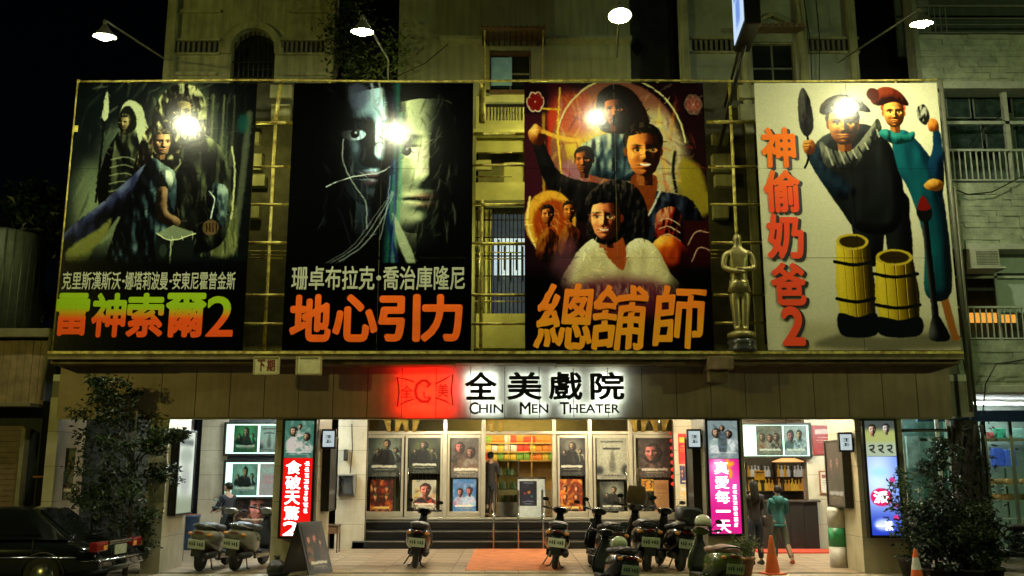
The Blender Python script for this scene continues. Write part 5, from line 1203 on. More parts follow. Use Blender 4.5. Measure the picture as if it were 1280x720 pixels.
t = thing('side_table', 'small wooden side table against the pier below the payphone', 'table', (X(417, 680, 23), 23, .01))
xt0, xt1 = X(408, 660, 23), X(425, 660, 23)
MB().box(xt0, xt1, 22.8, 23.2, .62, .66).build('table_top', wood, t, bevel=.01)
for a in (xt0+.03, xt1-.03):
    for b in (22.84, 23.16): MB().box(a-.015, a+.015, b-.015, b+.015, .012, .62).build('leg', wood, t)
MB().box(xt0+.02, xt1-.02, 22.83, 23.17, .45, .6).build('drawer', mat('brown_drawer', (.2, .10, .04), .5), t)
t = thing('cable_bracket', 'small dark wall bracket above the payphone', 'bracket', (X(434, 570, YR), YR, Z(575, YR)))
MB().box(X(431, 570, YR), X(435, 570, YR), YR-.2, YR, Z(576, YR), Z(562, YR)).build('bracket', darkmetal, t, bevel=.01)
MB().tube([(X(440, 530, YR), YR-.04, Z(530, YR)), (X(441, 560, YR), YR-.04, Z(560, YR)), (X(438, 590, YR), YR-.04, Z(592, YR))], .012, 6).build('cable', darkmetal, t)
# blue bin in the dark passage
t = thing('blue_bin', 'blue plastic barrel in the dark doorway of the left bay', 'bin', (X(236, 660, 23.8), 23.8, .012))
MB().lathe([(.2, .012), (.25, .8), (.27, .8), (.27, .84), (.22, .84), (.19, .06)], (X(236, 660, 23.8), 23.8, 0)).build('barrel', mat('blue_plastic', (.03, .07, .16), .4), t)
MB().lathe([(.001, .86), (.26, .855), (.27, .845), (.001, .84)], (X(236, 660, 23.8), 23.8, 0)).build('lid', mat('brown_lid', (.25, .08, .03), .5), t)
# ================================================================ steps: rails, rug, display stand, snacks
tag(MB().box(X(590, 700, 22), X(694, 700, 22), 18.75, YR-.05, .0155, .024).build('entrance_rug', orangerug, None, org=(0, 21, .0155)), 'worn orange red rug leading to the black steps', 'rug')
for k, px in enumerate((617, 648, 679)):
    x = X(px, 660, YR)
    t = thing('handrail', ['stainless handrail at the edge of the steps near the standing man', 'middle stainless handrail on the black steps before the white stand', 'stainless handrail on the black steps behind a parked scooter'][k], 'handrail', (x, YR-.1, .016), 'stainless handrails on the steps')
    MB().tube([(x, YR-.1, .016), (x, YR-.1, .8), (x, YR-.04, .9), (x, YR+.6, 1.42), (x, YR+.68, 1.4), (x, YR+.7, .68)], .022, 8).build('rail', steel, t)
    MB().tube([(x, YR-.1, .45), (x, YR+.7, 1.02)], .014, 8).build('lower_rail', steel, t)
# stand with small film placard
Yt = 25.6
t = thing('display_stand', 'white box stand with a dark blue film print inside the open entrance', 'stand', (X(664, 640, Yt), Yt, PF))
xs0, xs1, zz0, zz1 = X(647, 620, Yt), X(682, 620, Yt), PF+.003, Z(598, Yt)
MB().box(xs0, xs1, Yt, Yt+.5, zz0, zz1).build('cabinet', mat('stand_white', (.62, .68, .62), .4), t, bevel=.03)
sheet('print', xs0+.05, X(671, 620, Yt), zz0+.32, zz1-.07, Yt-.004, imgmat('stand_print', art(75, (.02, .03, .07), [(.15, .35, .6), (.1, .2, .4)], 'space', 64, 80), .3, emit=.7), t, .003)  # print glows by itself, standing in for light falling on the stand
MB().tube([(xs0, Yt-.02, zz1+.01), (xs1, Yt-.02, zz1+.01)], .02).build('edge_bar', steel, t)
# snack shelf at the back of the foyer
Ysh = 28.4
shx0, shx1 = X(606, 560, Ysh), X(694, 560, Ysh)
t = thing('snack_shelf', 'tall lit wooden snack shelf seen through the open entrance', 'shelf', ((shx0+shx1)/2, Ysh, PF))
rows = [(544, 553), (555.5, 564), (566.5, 575)]
sw = mat('shelf_yellow_wood', (.62, .44, .15), .5, var=.1)
for i, (a, b) in enumerate(rows): MB().box(shx0, shx1, Ysh-.02, Ysh+.4, Z(b, Ysh)-.04, Z(b, Ysh)-.004).build('shelf_board', sw, t)
MB().box(shx0, shx1, Ysh+.4, Ysh+.45, PF, Z(540, Ysh)).build('back_panel', sw, t)
for k in range(4): xx = shx0+(shx1-shx0)*k/3; MB().box(xx-.02, xx+.02, Ysh, Ysh+.39, PF, Z(540, Ysh)).build('upright', sw, t)
MB().box(shx0, shx1, Ysh-.05, Ysh+.3, PF+.004, Z(612, Ysh)).build('cupboard', mat('cream_front', (.5, .42, .25), .5), t)
bagc = {'orange': (.75, .22, .03), 'red': (.65, .06, .03), 'yellow': (.75, .50, .06), 'green': (.22, .40, .05), 'white': (.72, .66, .55)}
proto = {}
for cn, cc in bagc.items():
    for sh_ in (1.0,):
        mb = MB(); rg = []
        for (z, a, b) in ((0, .078, .01), (.012, .082, .02), (.06, .085, .045), (.14, .085, .045), (.19, .082, .018), (.2, .08, .008)):
            rg.append([(-a, -b, z), (a, -b, z), (a, b, z), (-a, b, z)])
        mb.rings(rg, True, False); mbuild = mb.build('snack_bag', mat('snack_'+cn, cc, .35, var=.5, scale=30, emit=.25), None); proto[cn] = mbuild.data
        bpy.data.objects.remove(mbuild)
rn = ['top', 'middle', 'bottom']
for i, (a, b) in enumerate(rows):
    nb = 11
    for j in range(nb):
        cn = random.choice([['orange', 'orange', 'white', 'red', 'green'], ['orange', 'red', 'yellow', 'orange', 'white'], ['yellow', 'orange', 'green', 'yellow', 'red']][i])
        o = bpy.data.objects.new('snack_bag', proto[cn]); COL.objects.link(o)
        o.location = (shx0+.1+(shx1-shx0-.2)*j/(nb-1), Ysh+.06+random.uniform(0, .04), Z(b, Ysh)); o.scale = (1, 1, random.uniform(.85, 1.1)); o.rotation_euler = (0, 0, random.uniform(-.2, .2))
        tag(o, f'{cn} snack bag, {ORD[j]} from the left on the {rn[i]} board of the lit snack shelf', 'snack bag', 'snack bags on the lit shelf')
area('shelf_strip_light', None, shx0, shx1, Z(541, 28)-.05, Z(541, 28), 27.6, (1, .72, .30), 34).data.name = 'shelf_strip_light'
bpy.data.objects['shelf_strip_light'].rotation_euler = (R(62), 0, 0); bpy.data.objects['shelf_strip_light'].location.z = 3.3
# glass counter
t = thing('glass_counter', 'glass snack counter with rows of goods beside the standing man', 'counter', (X(640, 640, 26.6), 26.6, PF))
cx0, cx1 = X(622, 610, 26.6), X(648, 610, 26.6)
MB().box(cx0, cx1, 26.6, 27.1, PF+.004, Z(628, 26.6)).build('base', mat('counter_cream', (.5, .5, .4), .4), t)
MB().box(cx0, cx1, 26.62, 26.63, Z(628, 26.6), Z(574, 26.6)).build('glass_pane', glass, t)
for k, py in enumerate((628, 611, 594, 576)): MB().box(cx0, cx1, 26.64, 27.1, Z(py, 26.7)-.02, Z(py, 26.7)).build('shelf_board', steel, t)
for xx in (cx0, cx1): MB().box(xx-.015, xx+.015, 26.6, 26.64, Z(628, 26.6), Z(574, 26.6)).build('post', steel, t)
for k, py in enumerate((628, 611, 594)):
    for j in range(5):
        o = MB().lathe([(.05, 0), (.055, .02), (.055, .14), (.03, .17), (.03, .2)], n=10).build('goods_jar', mat(['jar_a', 'jar_b', 'jar_c'][(j+k) % 3], [(.5, .3, .08), (.2, .3, .12), (.6, .55, .4)][(j+k) % 3], .3), None)
        o.location = (cx0+.08+j*(cx1-cx0-.16)/4, 26.8, Z(py, 26.7)+.002)
        tag(o, ['brown', 'green', 'cream'][(j+k) % 3]+' jar, '+ORD[j]+' from the left on the '+['lowest', 'middle', 'upper'][k]+' shelf of the glass counter', 'jar', 'jars in the glass counter')
# ================================================================ snack bar in the right bay
Yb2 = 23.7
t = thing('bar_counter', 'dark bar counter of the snack bay behind the two people', 'counter', (X(985, 680, Yb2), Yb2, .012))
dkc = mat('counter_dark', (.011, .009, .007), .4)
for i in range(5):
    a = X(934, 660, Yb2)+(X(1024, 660, Yb2)-X(934, 660, Yb2))*i/5; b = X(934, 660, Yb2)+(X(1024, 660, Yb2)-X(934, 660, Yb2))*(i+1)/5
    MB().box(a+.004, b-.004, Yb2, Yb2+.5, .015, 1.15).build('front_panel', dkc, t, bevel=.005)
MB().box(X(932, 640, Yb2), X(1026, 640, Yb2), Yb2-.06, Yb2+.55, 1.15, 1.20).build('counter_top', mat('counter_top_dark', (.06, .05, .04), .15), t, bevel=.01)
Yk = 26.4
t = thing('bar_back_wall', 'brown back wall of the lit snack bay', 'wall', (X(980, 640, Yk), Yk, 0))
MB().box(X(900, 600, Yk), X(1040, 600, Yk), Yk+.4, Yk+.5, 0, 3.6).build('wall', mat('bar_wall', (.22, .17, .10), .6, var=.2), t)
MB().box(X(1015, 600, 26.8), X(1015, 600, 26.8)+.1, 24.26, Yk+.4, 0, 3.6).build('side_wall', mat('bar_wall', (.22, .17, .10), .6), t)
t = thing('drink_shelf', 'bar shelf rack lined with bottles behind the dark counter', 'shelf', (X(975, 600, Yk), Yk, 1))
bx0_, bx1_ = X(934, 600, Yk), X(1008, 600, Yk)
for py in (596, 613.5): MB().box(bx0_, bx1_, Yk, Yk+.38, Z(py, Yk)-.03, Z(py, Yk)).build('shelf_board', wood, t)
MB().box(bx0_, bx1_, Yk+.1, Yk+.38, Z(640, Yk), Z(614.2, Yk)-.035).build('cabinet', dkc, t)
for q in (0, .5, 1): xx = bx0_+(bx1_-bx0_)*q; MB().box(xx-.02, xx+.02, Yk+.02, Yk+.37, Z(613, Yk), Z(578, Yk)).build('upright', wood, t)
bc = {'amber': (.65, .33, .04), 'dark': (.05, .035, .02), 'white': (.65, .62, .52), 'yellow': (.8, .5, .05)}
bp_ = {}
for cn, cc in bc.items():
    o = MB().lathe([(.045, 0), (.05, .01), (.05, .17), (.042, .2), (.018, .24), (.018, .3), (.024, .3), (.024, .33)], n=10).build('bottle', mat('bottle_'+cn, cc, .2, emit=.3), None); bp_[cn] = o.data; bpy.data.objects.remove(o)  # bottles glow in their own colours, standing in for light on the rack
for i, py in enumerate((596, 613.5)):
    for j in range(17):
        cn = random.choice([['white', 'dark', 'white', 'amber'], ['yellow', 'amber', 'dark', 'yellow']][i])
        if abs(j-8) < .5: continue
        o = bpy.data.objects.new('bottle', bp_[cn]); COL.objects.link(o); o.location = (bx0_+.08+j*(bx1_-bx0_-.16)/16, Yk+.12, Z(py, Yk)+.001); o.scale = (1, 1, random.uniform(.85, 1))
        tag(o, f'{cn} bottle, {ORD[j]} from the left on the {["upper", "lower"][i]} board of the bottle rack', 'bottle', 'bottles behind the snack counter')
poster('yellow price placard before the bottle rack', 943, 956, 588, 600, Yk-.05, art(81, (.85, .6, .06), [(.9, .65, .1), (.3, .15, .05), (.4, .2, .1)], 'type', 40, 40), 'notices in the snack bay', emit=.5)
poster('tall menu strip with pink bands beside the bottle rack', 1004, 1018, 586, 624, Yk-.1, art(82, (.75, .6, .45), [(.8, .3, .3), (.7, .5, .3), (.8, .3, .25)], 'type', 40, 90), 'notices in the snack bay', emit=.4)
poster('wooden framed certificate on the cream wall of the snack bay', 1026, 1041, 590, 616, YR-.04, art(83, (.78, .74, .66), [(.7, .68, .6), (.5, .3, .25), (.45, .4, .35)], 'type', 50, 80), 'notices in the snack bay', framed=mat('frame_wood', (.25, .09, .03), .4))
poster('red menu board with white lines high in the snack bay corner', 1016, 1046, 532, 568, YR-.06, art(84, (.7, .12, .07), [(.75, .2, .1), (.9, .8, .7), (.9, .8, .7)], 'type', 80, 80), 'notices in the snack bay', emit=1.0)  # menu print glows by itself, brightness put into the sheet
case('large white case over the snack counter with a grey film portrait', 925, 1012, 531, 570, YC, [(.24, .62, .02, .98, art(85, (.45, .40, .34), [(.6, .5, .42), (.2, .2, .18), (.7, .65, .6), (.5, .25, .15)], 'group', 90, 90), 1.3), (.64, .97, .02, .98, art(86, (.68, .68, .66), [(.8, .8, .78), (.35, .4, .4), (.7, .5, .45)], 'group', 80, 90), 1.4)], emit=1.6, ecol=(1, .98, .9))
tag(MB().box(X(945, 690, 23), X(1044, 690, 23), 22.6, 23.6, .016, .05).build('red_step_mat', redrug, None, org=(8, 23, .016), bevel=.01), 'bright red mat on the floor before the snack counter', 'mat')
t = thing('pendant_shade', 'wide orange lit shade above the snack counter bottles', 'lamp', (X(985, 575, 25.2), 25.2, Z(575, 25.2)))
MB().lathe([(.05, .12), (.2, .08), (.42, 0), (.4, -.01), (.1, .06)], (X(985, 575, 25.2), 25.2, Z(577, 25.2))).build('shade', mat('orange_shade', (.7, .3, .1), .5, emit=1.2, ecol=(1, .45, .15)), t)
MB().tube([(X(985, 575, 25.2), 25.2, Z(577, 25.2)+.1), (X(985, 575, 25.2), 25.2, 3.5)], .01, 5).build('cord', darkmetal, t)
# litter bin
t = thing('litter_bin', 'tall white round bin with a green band by the orange print case', 'bin', (X(1049, 710, 19.6), 19.4, .012))
bxc = X(1049, 700, 19.4)
wb = mat('bin_white', (.62, .6, .52), .4)
MB().lathe([(.17, .015), (.18, .03), (.18, .42)], (bxc, 19.4, 0), n=24).build('lower_body', wb, t)
MB().lathe([(.184, .42), (.184, .78)], (bxc, 19.4, 0), n=24).build('green_band', mat('bin_green', (.02, .22, .08), .4), t)
MB().lathe([(.18, .78), (.18, 1.12), (.155, 1.17), (.10, 1.17), (.09, 1.1)], (bxc, 19.4, 0), n=24).build('upper_body', wb, t)
# ================================================================ scooters
def scooter(label, loc, rz, paint, topbox=False, helmet=None, lean=.10, seatcol=None, plate=(.62, .66, .55), shield=None, s=1.0):
    t = thing('motor_scooter', label, 'scooter', (0, 0, 0), 'scooters parked before the theatre')
    pm = mat('scooter_'+paint[0], paint[1], .22, .2, var=.06, coat=.6); bk = mat('scooter_black_plastic', (.008, .008, .008), .5); ru = mat('tyre_rubber', (.02, .02, .02), .8)
    se = mat('scooter_seat_'+(seatcol[0] if seatcol else 'black'), seatcol[1] if seatcol else (.015, .014, .013), .5); ch = mat('chrome', (.6, .6, .58), .15, 1.0)
    for y in (-.62, .62):
        w_ = MB().lathe([(.12, -.045), (.17, -.055), (.215, -.04), (.232, 0), (.215, .04), (.17, .055), (.12, .045)], (0, 0, 0), 'x', 22)
        w_.v = [(a, b+y, c+.232) for a, b, c in w_.v]; wl_ = w_.build('wheel', ru, t)
        r_ = MB().lathe([(.001, -.03), (.03, -.05), (.125, -.035), (.125, .035), (.03, .05), (.001, .03)], (0, 0, 0), 'x', 10); r_.v = [(a, b+y, c+.232) for a, b, c in r_.v]; r_.build('rim', mat('rim_grey', (.25, .25, .24), .4, .7), wl_)
    MB().loft([(-.90, 0, .64, .08, .05, 2.2), (-.84, 0, .62, .17, .12, 2.4), (-.68, 0, .58, .225, .17, 2.6), (-.45, 0, .53, .235, .21, 2.8), (-.2, 0, .49, .21, .22, 2.8), (-.02, 0, .46, .17, .21, 2.8), (.05, 0, .42, .13, .16, 2.8)], 20).build('rear_body', pm, t)
    MB().loft([(-.86, 0, .765, .09, .03, 2.2), (-.78, 0, .79, .15, .055, 2.4), (-.5, 0, .785, .18, .065, 2.6), (-.3, 0, .745, .18, .06, 2.6), (0, 0, .73, .15, .055, 2.6), (.1, 0, .69, .09, .03, 2.4)], 18).build('seat', se, t)
    MB().loft([(-.5, 0, .30, .10, .08, 2.6), (-.3, 0, .3, .13, .1, 2.6), (-.05, 0, .3, .1, .08, 2.6)], 14).build('engine', bk, t)
    MB().box(-.2, .2, -.02, .42, .27, .32).build('floorboard', bk, t, bevel=.02)
    MB().box(-.19, -.13, -.2, .42, .2, .30).box(.13, .19, -.2, .42, .2, .30).build('side_sill', pm, t, bevel=.02)
    a = MB().loft([(.26, 0, .44, .17, .025, 2.6), (.38, 0, .46, .235, .03, 2.6), (.55, 0, .50, .22, .035, 2.6), (.70, 0, .535, .15, .04, 2.6), (.84, 0, .56, .085, .035, 2.4), (.97, 0, .55, .06, .03, 2.4)], 18, axis='z')
    # loft z: (x, z_pos?) arranged as (cx+.., cz.., pos)
    a.build('leg_shield', pm, t)
    MB().loft([(.30, 0, .415, .14, .012, 2.6), (.42, 0, .425, .19, .014, 2.6), (.57, 0, .462, .17, .014, 2.6), (.72, 0, .49, .11, .014, 2.6), (.9, 0, .51, .05, .012, 2.4)], 16, axis='z').build('inner_panel', bk, t)
    MB().loft([(.42, 0, .40, .07, .03, 2.2), (.52, 0, .46, .085, .05, 2.2), (.64, 0, .475, .085, .045, 2.2), (.78, 0, .42, .075, .03, 2.2), (.86, 0, .34, .05, .03, 2.2)], 12).build('front_fender', pm, t)
    MB().tube([(.09, .62, .25), (.09, .55, .55)], .02).tube([(-.09, .62, .25), (-.09, .55, .55)], .02).build('fork', ch, t)
    MB().loft([(.42, 0, 1.0, .10, .05, 2.4), (.5, 0, 1.0, .15, .07, 2.4), (.6, 0, .98, .12, .06, 2.4), (.66, 0, .97, .06, .03, 2.4)], 14).build('handlebar_cowl', pm, t)
    MB().ball((0, .655, .955), .07, .04, .05, 12, 6).build('headlight', mat('lens_clear', (.5, .5, .45), .1), t)
    MB().tube([(-.33, .40, 1.04), (-.14, .5, 1.01), (.14, .5, 1.01), (.33, .40, 1.04)], .013).build('handlebar', bk, t)
    for q in (-1, 1):
        MB().tube([(q*.22, .455, 1.025), (q*.34, .395, 1.043)], .021).build('grip', bk, t)
        m_ = MB().tube([(q*.17, .5, 1.02), (q*.22, .49, 1.12), (q*.27, .47, 1.17)], .008, 6).build('mirror', bk, t)
        b_ = MB().loft([(-.012, 0, 0, .062, .036, 2.4), (.012, 0, 0, .055, .03, 2.4)], 14); b_.v = [(x+q*.30, y+.46, z+1.19) for x, y, z in b_.v]; b_.build('mirror_head', bk, m_)
        b_ = MB().loft([(-.002, 0, 0, .052, .028, 2.4), (.002, 0, 0, .052, .028, 2.4)], 14); b_.v = [(x+q*.30, y+.444, z+1.19) for x, y, z in b_.v]; b_.build('mirror_glass', ch, m_)
        MB().tube([(q*.18, .44, 1.01), (q*.32, .46, 1.02)], .006, 5).build('brake_lever', ch, t)
        MB().ball((q*.165, -.85, .655), .05, .05, .032, 10, 6).build('turn_signal', mat('amber_lens', (.55, .22, .04), .15, var=.05), t)
        MB().tube([(q*.16, -.5, .745), (q*.15, -.8, .80), (q*.10, -.9, .82), (0, -.93, .825)], .014).build('grab_rail', ch if paint[0] in ('silver', 'pearl') else bk, t)
    MB().loft([(-.90, 0, .67, .075, .022, 2.4), (-.86, 0, .68, .095, .035, 2.4)], 14).build('tail_light', mat('red_lens', (.22, .012, .008), .15, var=.05), t)
    MB().prism([(-.86, .60), (-.92, .46), (-.93, .28), (-.90, .28), (-.84, .45), (-.80, .58)], -.085, .085, 'x').build('rear_fender', bk, t, bevel=.008)
    p_ = MB(); mt = Matrix.Rotation(R(12), 3, 'X'); p_.rbox((0, -.945, .49), .30, .008, .16, mt); pl = p_.build('number_plate', mat('plate_'+str(plate[0]), plate, .4, var=.08), t)
    d_ = MB()
    for i, (xx, ww) in enumerate(((-.115, .03), (-.075, .028), (-.035, .03), (.025, .028), (.065, .03), (.105, .028))):
        d_.rbox((xx, -.9505, .495), ww*.7, .004, .075*(.6+.4*((i*7) % 3)/2), mt); d_.rbox((xx+ww*.2, -.9507, .485), ww*.9, .004, .014, mt)
    d_.build('plate_marking', mat('plate_ink', (.02, .05, .03), .6), pl)
    for q in (-1, 1): MB().tube([(q*.2, .46, 1.02), (q*.16, .56, 1.07), (q*.06, .60, .98)], .005, 5).build('cable', bk, t)
    MB().tube([(.13, -.2, .3), (.17, -.45, .28)], .02).build('exhaust_pipe', ch, t)
    MB().lathe([(.03, -.9), (.058, -.87), (.062, -.5), (.045, -.42)], (.175, 0, .30), 'y', 14).build('exhaust', bk, t)
    MB().tube([(.03, -.25, .2), (.10, -.30, .03), (.16, -.31, .018)], .012).tube([(-.03, -.25, .2), (-.10, -.30, .03), (-.16, -.31, .018)], .012).build('centre_stand', bk, t)
    MB().tube([(-.10, -.2, .28), (-.23, -.16, .03), (-.245, -.13, .02)], .012).build('side_stand', bk, t)
    MB().tube([(.12, -.62, .26), (.12, -.5, .52)], .03, 10).build('shock_absorber', mat('spring_red', (.2, .02, .015), .4), t)
    MB().box(-.13, -.07, -.66, -.2, .2, .32).build('gear_case', mat('gear_grey', (.12, .12, .115), .45, .5), t, bevel=.03)
    if topbox:
        MB().loft([(-1.08, 0, .98, .16, .10, 3.5), (-1.04, 0, .99, .2, .14, 3.5), (-.7, 0, .99, .2, .14, 3.5), (-.66, 0, .98, .17, .11, 3.5)], 20).build('top_box', bk, t)
        MB().box(-.1, .1, -1.0, -.7, .82, .86).build('rack', bk, t)
    if shield:
        MB().loft([(1.06, 0, .56, .17, .008, 3), (1.2, 0, .52, .19, .008, 3), (1.38, 0, .46, .15, .008, 3)], 14, axis='z').build('windscreen', mat('tan_shield', (.28, .22, .12), .25), t)
    s *= 1.08
    place(t, loc, rz, s, ry=lean)
    if helmet:
        Mx = t.matrix_basis if False else Matrix.LocRotScale(Vector(loc), Euler((0, lean, rz)), Vector((s, s, s)))
        pos = Mx @ Vector(helmet[2])
        h = thing('helmet', helmet[0], 'helmet', (0, 0, 0), 'helmets left on scooters')
        MB().ball((0, 0, 0), .135, .155, .13, 18, 9, a0=PI*.38, a1=PI).build('shell', mat('helmet_'+helmet[1][0], helmet[1][1], .2, var=.05, coat=.5), h)
        MB().lathe([(.128, -.06), (.142, -.055), (.142, -.035), (.128, -.03)], n=18).build('rim', bk, h)
        MB().loft([(.10, 0, .0, .08, .015, 2), (.16, 0, -.01, .09, .012, 2), (.21, 0, -.03, .06, .006, 2)], 12).build('peak', bk, h)
        place(h, pos, rz+helmet[3]); 
    return t
G = lambda px, py, y: (X(px, py, y), y, .015)
cream_p = ('pearl', (.20, .18, .12)); dk = ('black', (.007, .007, .007)); sil = ('silver', (.30, .30, .27)); oli = ('olive', (.075, .105, .016)); brn = ('bronze', (.02, .018, .012)); dgrn = ('deep_green', (.02, .035, .02))
scooter('cream scooter in the left bay nearest the bright white poster case', G(266, 705, 19.2), R(-4), cream_p)
scooter('cream scooter parked nearest the red light box', G(311, 705, 19.3), R(-8), cream_p, lean=.12)
scooter('lone black scooter standing before the second glass door', G(521, 702, 19.8), R(2), dk, plate=(.5, .56, .46), s=.98)
scooter('black scooter with a bright plate parked at the edge of the orange rug', G(694, 702, 19.6), R(-4), dk, plate=(.78, .82, .72))
scooter('bronze scooter with a green glinting leg shield behind the pale helmet', G(750, 704, 19.1), R(10), brn, plate=(.3, .36, .26), lean=.14)
scooter('nearest low dark scooter with a pale green helmet over its handlebar', (X(762, 712, 16.3), 16.3, -.135), R(12), ('graphite', (.014, .013, .010)), plate=(.38, .46, .32), helmet=('pale green helmet resting on the seat of the nearest low scooter', ('pale_green', (.30, .35, .2)), (-.02, -.3, .86), .3), lean=.12, s=.9)
scooter('wide black scooter with a tan windscreen, third from the rug', G(799, 704, 19.3), R(3), ('graphite', (.014, .013, .010)), plate=(.48, .55, .38), shield=True, topbox=False, s=1.06, lean=.06)
scooter('black scooter leaning behind the olive one, fourth from the rug', G(836, 704, 19.2), R(8), dk, plate=(.5, .58, .42), topbox=True, lean=.12)
scooter('olive green scooter nearest the pink light box with pinkish seat', (X(886, 712, 16.4), 16.4, -.135), R(12), oli, plate=(.35, .42, .2), seatcol=('pink', (.35, .20, .15)), helmet=('pale helmet with black peak hanging high on the olive scooter', ('ivory', (.55, .55, .40)), (.0, .44, 1.16), .5), lean=.1, s=.92)
scooter('dark scooter at the frame edge before the lit neighbour shop', G(1268, 700, 19.0), R(75), ('ink', (.02, .022, .025)), lean=.08)
# ================================================================ dark sedan
def sedan():
    t = thing('parked_car', 'black sedan parked along the street at the shadowy end', 'car', (0, 0, 0))
    pm = mat('car_black', (.008, .010, .009), .12, .3, var=.05, coat=1.0); gl = mat('car_glass', (.006, .007, .007), .06, spec=.8); bk = mat('car_trim', (.015, .015, .015), .5); ch = mat('chrome', (1, 1, 1))
    # length along x, rear at x=0, front at x=-4.6, near side y=0, far side y=1.75
    secs = [(0.02, .60, .74, .16), (-.06, .56, .83, .24), (-.35, .58, .87, .32), (-1.0, .575, .875, .36), (-1.9, .57, .88, .35), (-2.9, .565, .88, .34), (-3.7, .545, .86, .31), (-4.3, .50, .80, .26), (-4.58, .46, .68, .17)]
    rg = []
    for x, zc, hw, hh_ in secs:
        ring = []
        for j in range(28):
            a = 2*PI*j/28; c_, s_ = math.cos(a), math.sin(a)
            ring.append((x, .875+hw*math.copysign(abs(c_)**.55, c_), zc+hh_*math.copysign(abs(s_)**.55, s_)+(.0)))
        rg.append(ring)
    MB().rings(rg, True).build('body', pm, t)
    cs = [(-.55, .93, .70, .62, .0), (-1.25, 1.40, .72, .56, 0), (-1.7, 1.435, .72, .56, 0), (-2.5, 1.41, .72, .57, 0), (-3.3, .98, .72, .64, 0)]
    rg = []
    for x, zt_, wb_, wt_, _ in cs:
        rg.append([(x, .875-wb_-.05, .90), (x, .875-wt_, zt_-.07), (x, .875-wt_+.09, zt_-.01), (x, .875, zt_), (x, .875+wt_-.09, zt_-.01), (x, .875+wt_, zt_-.07), (x, .875+wb_+.05, .90)])
    rg[0] = [(-.55, y, min(z, .93)) for _, y, z in rg[0]]; rg[-1] = [(-3.3, y, min(z, .96)) for _, y, z in rg[-1]]
    MB().rings(rg, True, True, False).build('cabin', pm, t, bevel=.01)
    yq = lambda z: .875-(.77+(z-.90)/(1.33-.9)*(.56-.77))-.012
    for nm, pts in (('rear_side_window', [(-.98, .97), (-1.38, 1.31), (-1.95, 1.34), (-1.95, .97)]), ('front_side_window', [(-2.02, .97), (-2.02, 1.34), (-2.42, 1.32), (-3.0, .97)])):
        for sgn in (0, 1):
            v = [(x, yq(z) if not sgn else 1.75-yq(z), z) for x, z in pts]; n_ = len(v)
            v2 = [(x, y+(.02 if not sgn else -.02), z) for x, y, z in v]
            MB().add(v+v2, [tuple(range(n_)), tuple(range(n_, 2*n_))[::-1]]+[(i, (i+1) % n_, n_+(i+1) % n_, n_+i) for i in range(n_)]).build(nm, gl, t)
    MB().add([(-.60, .35, .965), (-.60, 1.4, .965), (-1.19, 1.33, 1.385), (-1.19, .42, 1.385), (-.62, .35, .94), (-.62, 1.4, .94), (-1.21, 1.33, 1.36), (-1.21, .42, 1.36)], [(0, 1, 2, 3), (4, 7, 6, 5), (0, 4, 5, 1), (1, 5, 6, 2), (2, 6, 7, 3), (3, 7, 4, 0)]).build('rear_window', gl, t)
    for x in (-.85, -3.75):
        for sd, y in ((0, .09), (1, 1.66)):
            w_ = MB().lathe([(.2, -.09), (.30, -.1), (.325, -.07), (.325, .07), (.30, .1), (.2, .09)], (x, y, .325), 'y', 24).build('wheel', mat('tyre_rubber', (1, 1, 1)), t)
            MB().lathe([(.001, -.1 if sd == 0 else .1), (.2, -.095 if sd == 0 else .095), (.21, 0), (.001, 0)], (x, y, .325), 'y', 12).build('rim', mat('alloy_rim', (.35, .35, .33), .3, .9), w_)
            a_ = [(x+.37*math.cos(q), .0, .325+.37*math.sin(q)) for q in np.linspace(0, PI, 12)]
            MB().tube([(a, (-.0 if sd == 0 else 1.745), b) for a, _, b in a_], .016, 6).build('wheel_arch', bk, t)
    for y0, y1 in ((.02, .42), (1.33, 1.73)):
        l = MB().box(-.10, .045, y0, y1, .70, .86).build('tail_light', mat('car_tail_red', (.14, .008, .006), .12, var=.1, emit=.02, ecol=(1, .05, .02)), t, bevel=.03)
        MB().box(-.02, .052, y0+.04+(0 if y0 > 1 else .2), y0+.17+(0 if y0 > 1 else .2), .72, .80).build('indicator_lens', mat('car_amber', (.6, .25, .05), .12, emit=.05, ecol=(1, .4, .05)), l, bevel=.01)
    MB().box(-.02, .055, .45, 1.30, .80, .86).build('boot_trim', ch, t, bevel=.012)
    MB().box(.03, .058, .66, 1.09, .62, .78).build('number_plate', mat('car_plate', (.42, .45, .28), .4, var=.3, scale=14), t, bevel=.004)
    MB().box(-.25, .11, -.01, 1.76, .40, .58).build('bumper', pm, t, bevel=.05, seg=3)
    MB().tube([(-.2, -.02, .56), (.08, .05, .565), (.125, .4, .565), (.13, .875, .565), (.125, 1.35, .565), (.08, 1.7, .565)], .016, 6).build('bumper_strip', ch, t)
    for x in (-1.75, -2.75): MB().box(x-.1, x+.1, -.035, .0, .80, .825).build('door_handle', ch, t, bevel=.008)
    for x in (-1.98, -1.05, -3.05): MB().box(x-.004, x+.004, -.012, .02, .42, .90).build('door_gap', bk, t)
    MB().tube([(-.3, -.015, .62), (-4.2, .0, .60)], .012, 6).build('side_moulding', ch, t)
    m_ = MB().ball((-2.9, -.12, 1.02), .1, .09, .07, 12, 8).build('wing_mirror', pm, t)
    MB().box(-.3, -.5, .5, 1.25, .955, .965).build('boot_lid_edge', pm, t)
    MB().box(-4.62, -4.4, .1, 1.65, .38, .52).build('front_bumper', bk, t, bevel=.04)
    for y0, y1 in ((.12, .5), (1.25, 1.63)): MB().box(-4.62, -4.45, y0, y1, .58, .70).build('headlight', mat('lens_clear', (1, 1, 1)), t, bevel=.03)
    return t
place(sedan(), (-6.95, 16.15, -.15), R(-3))
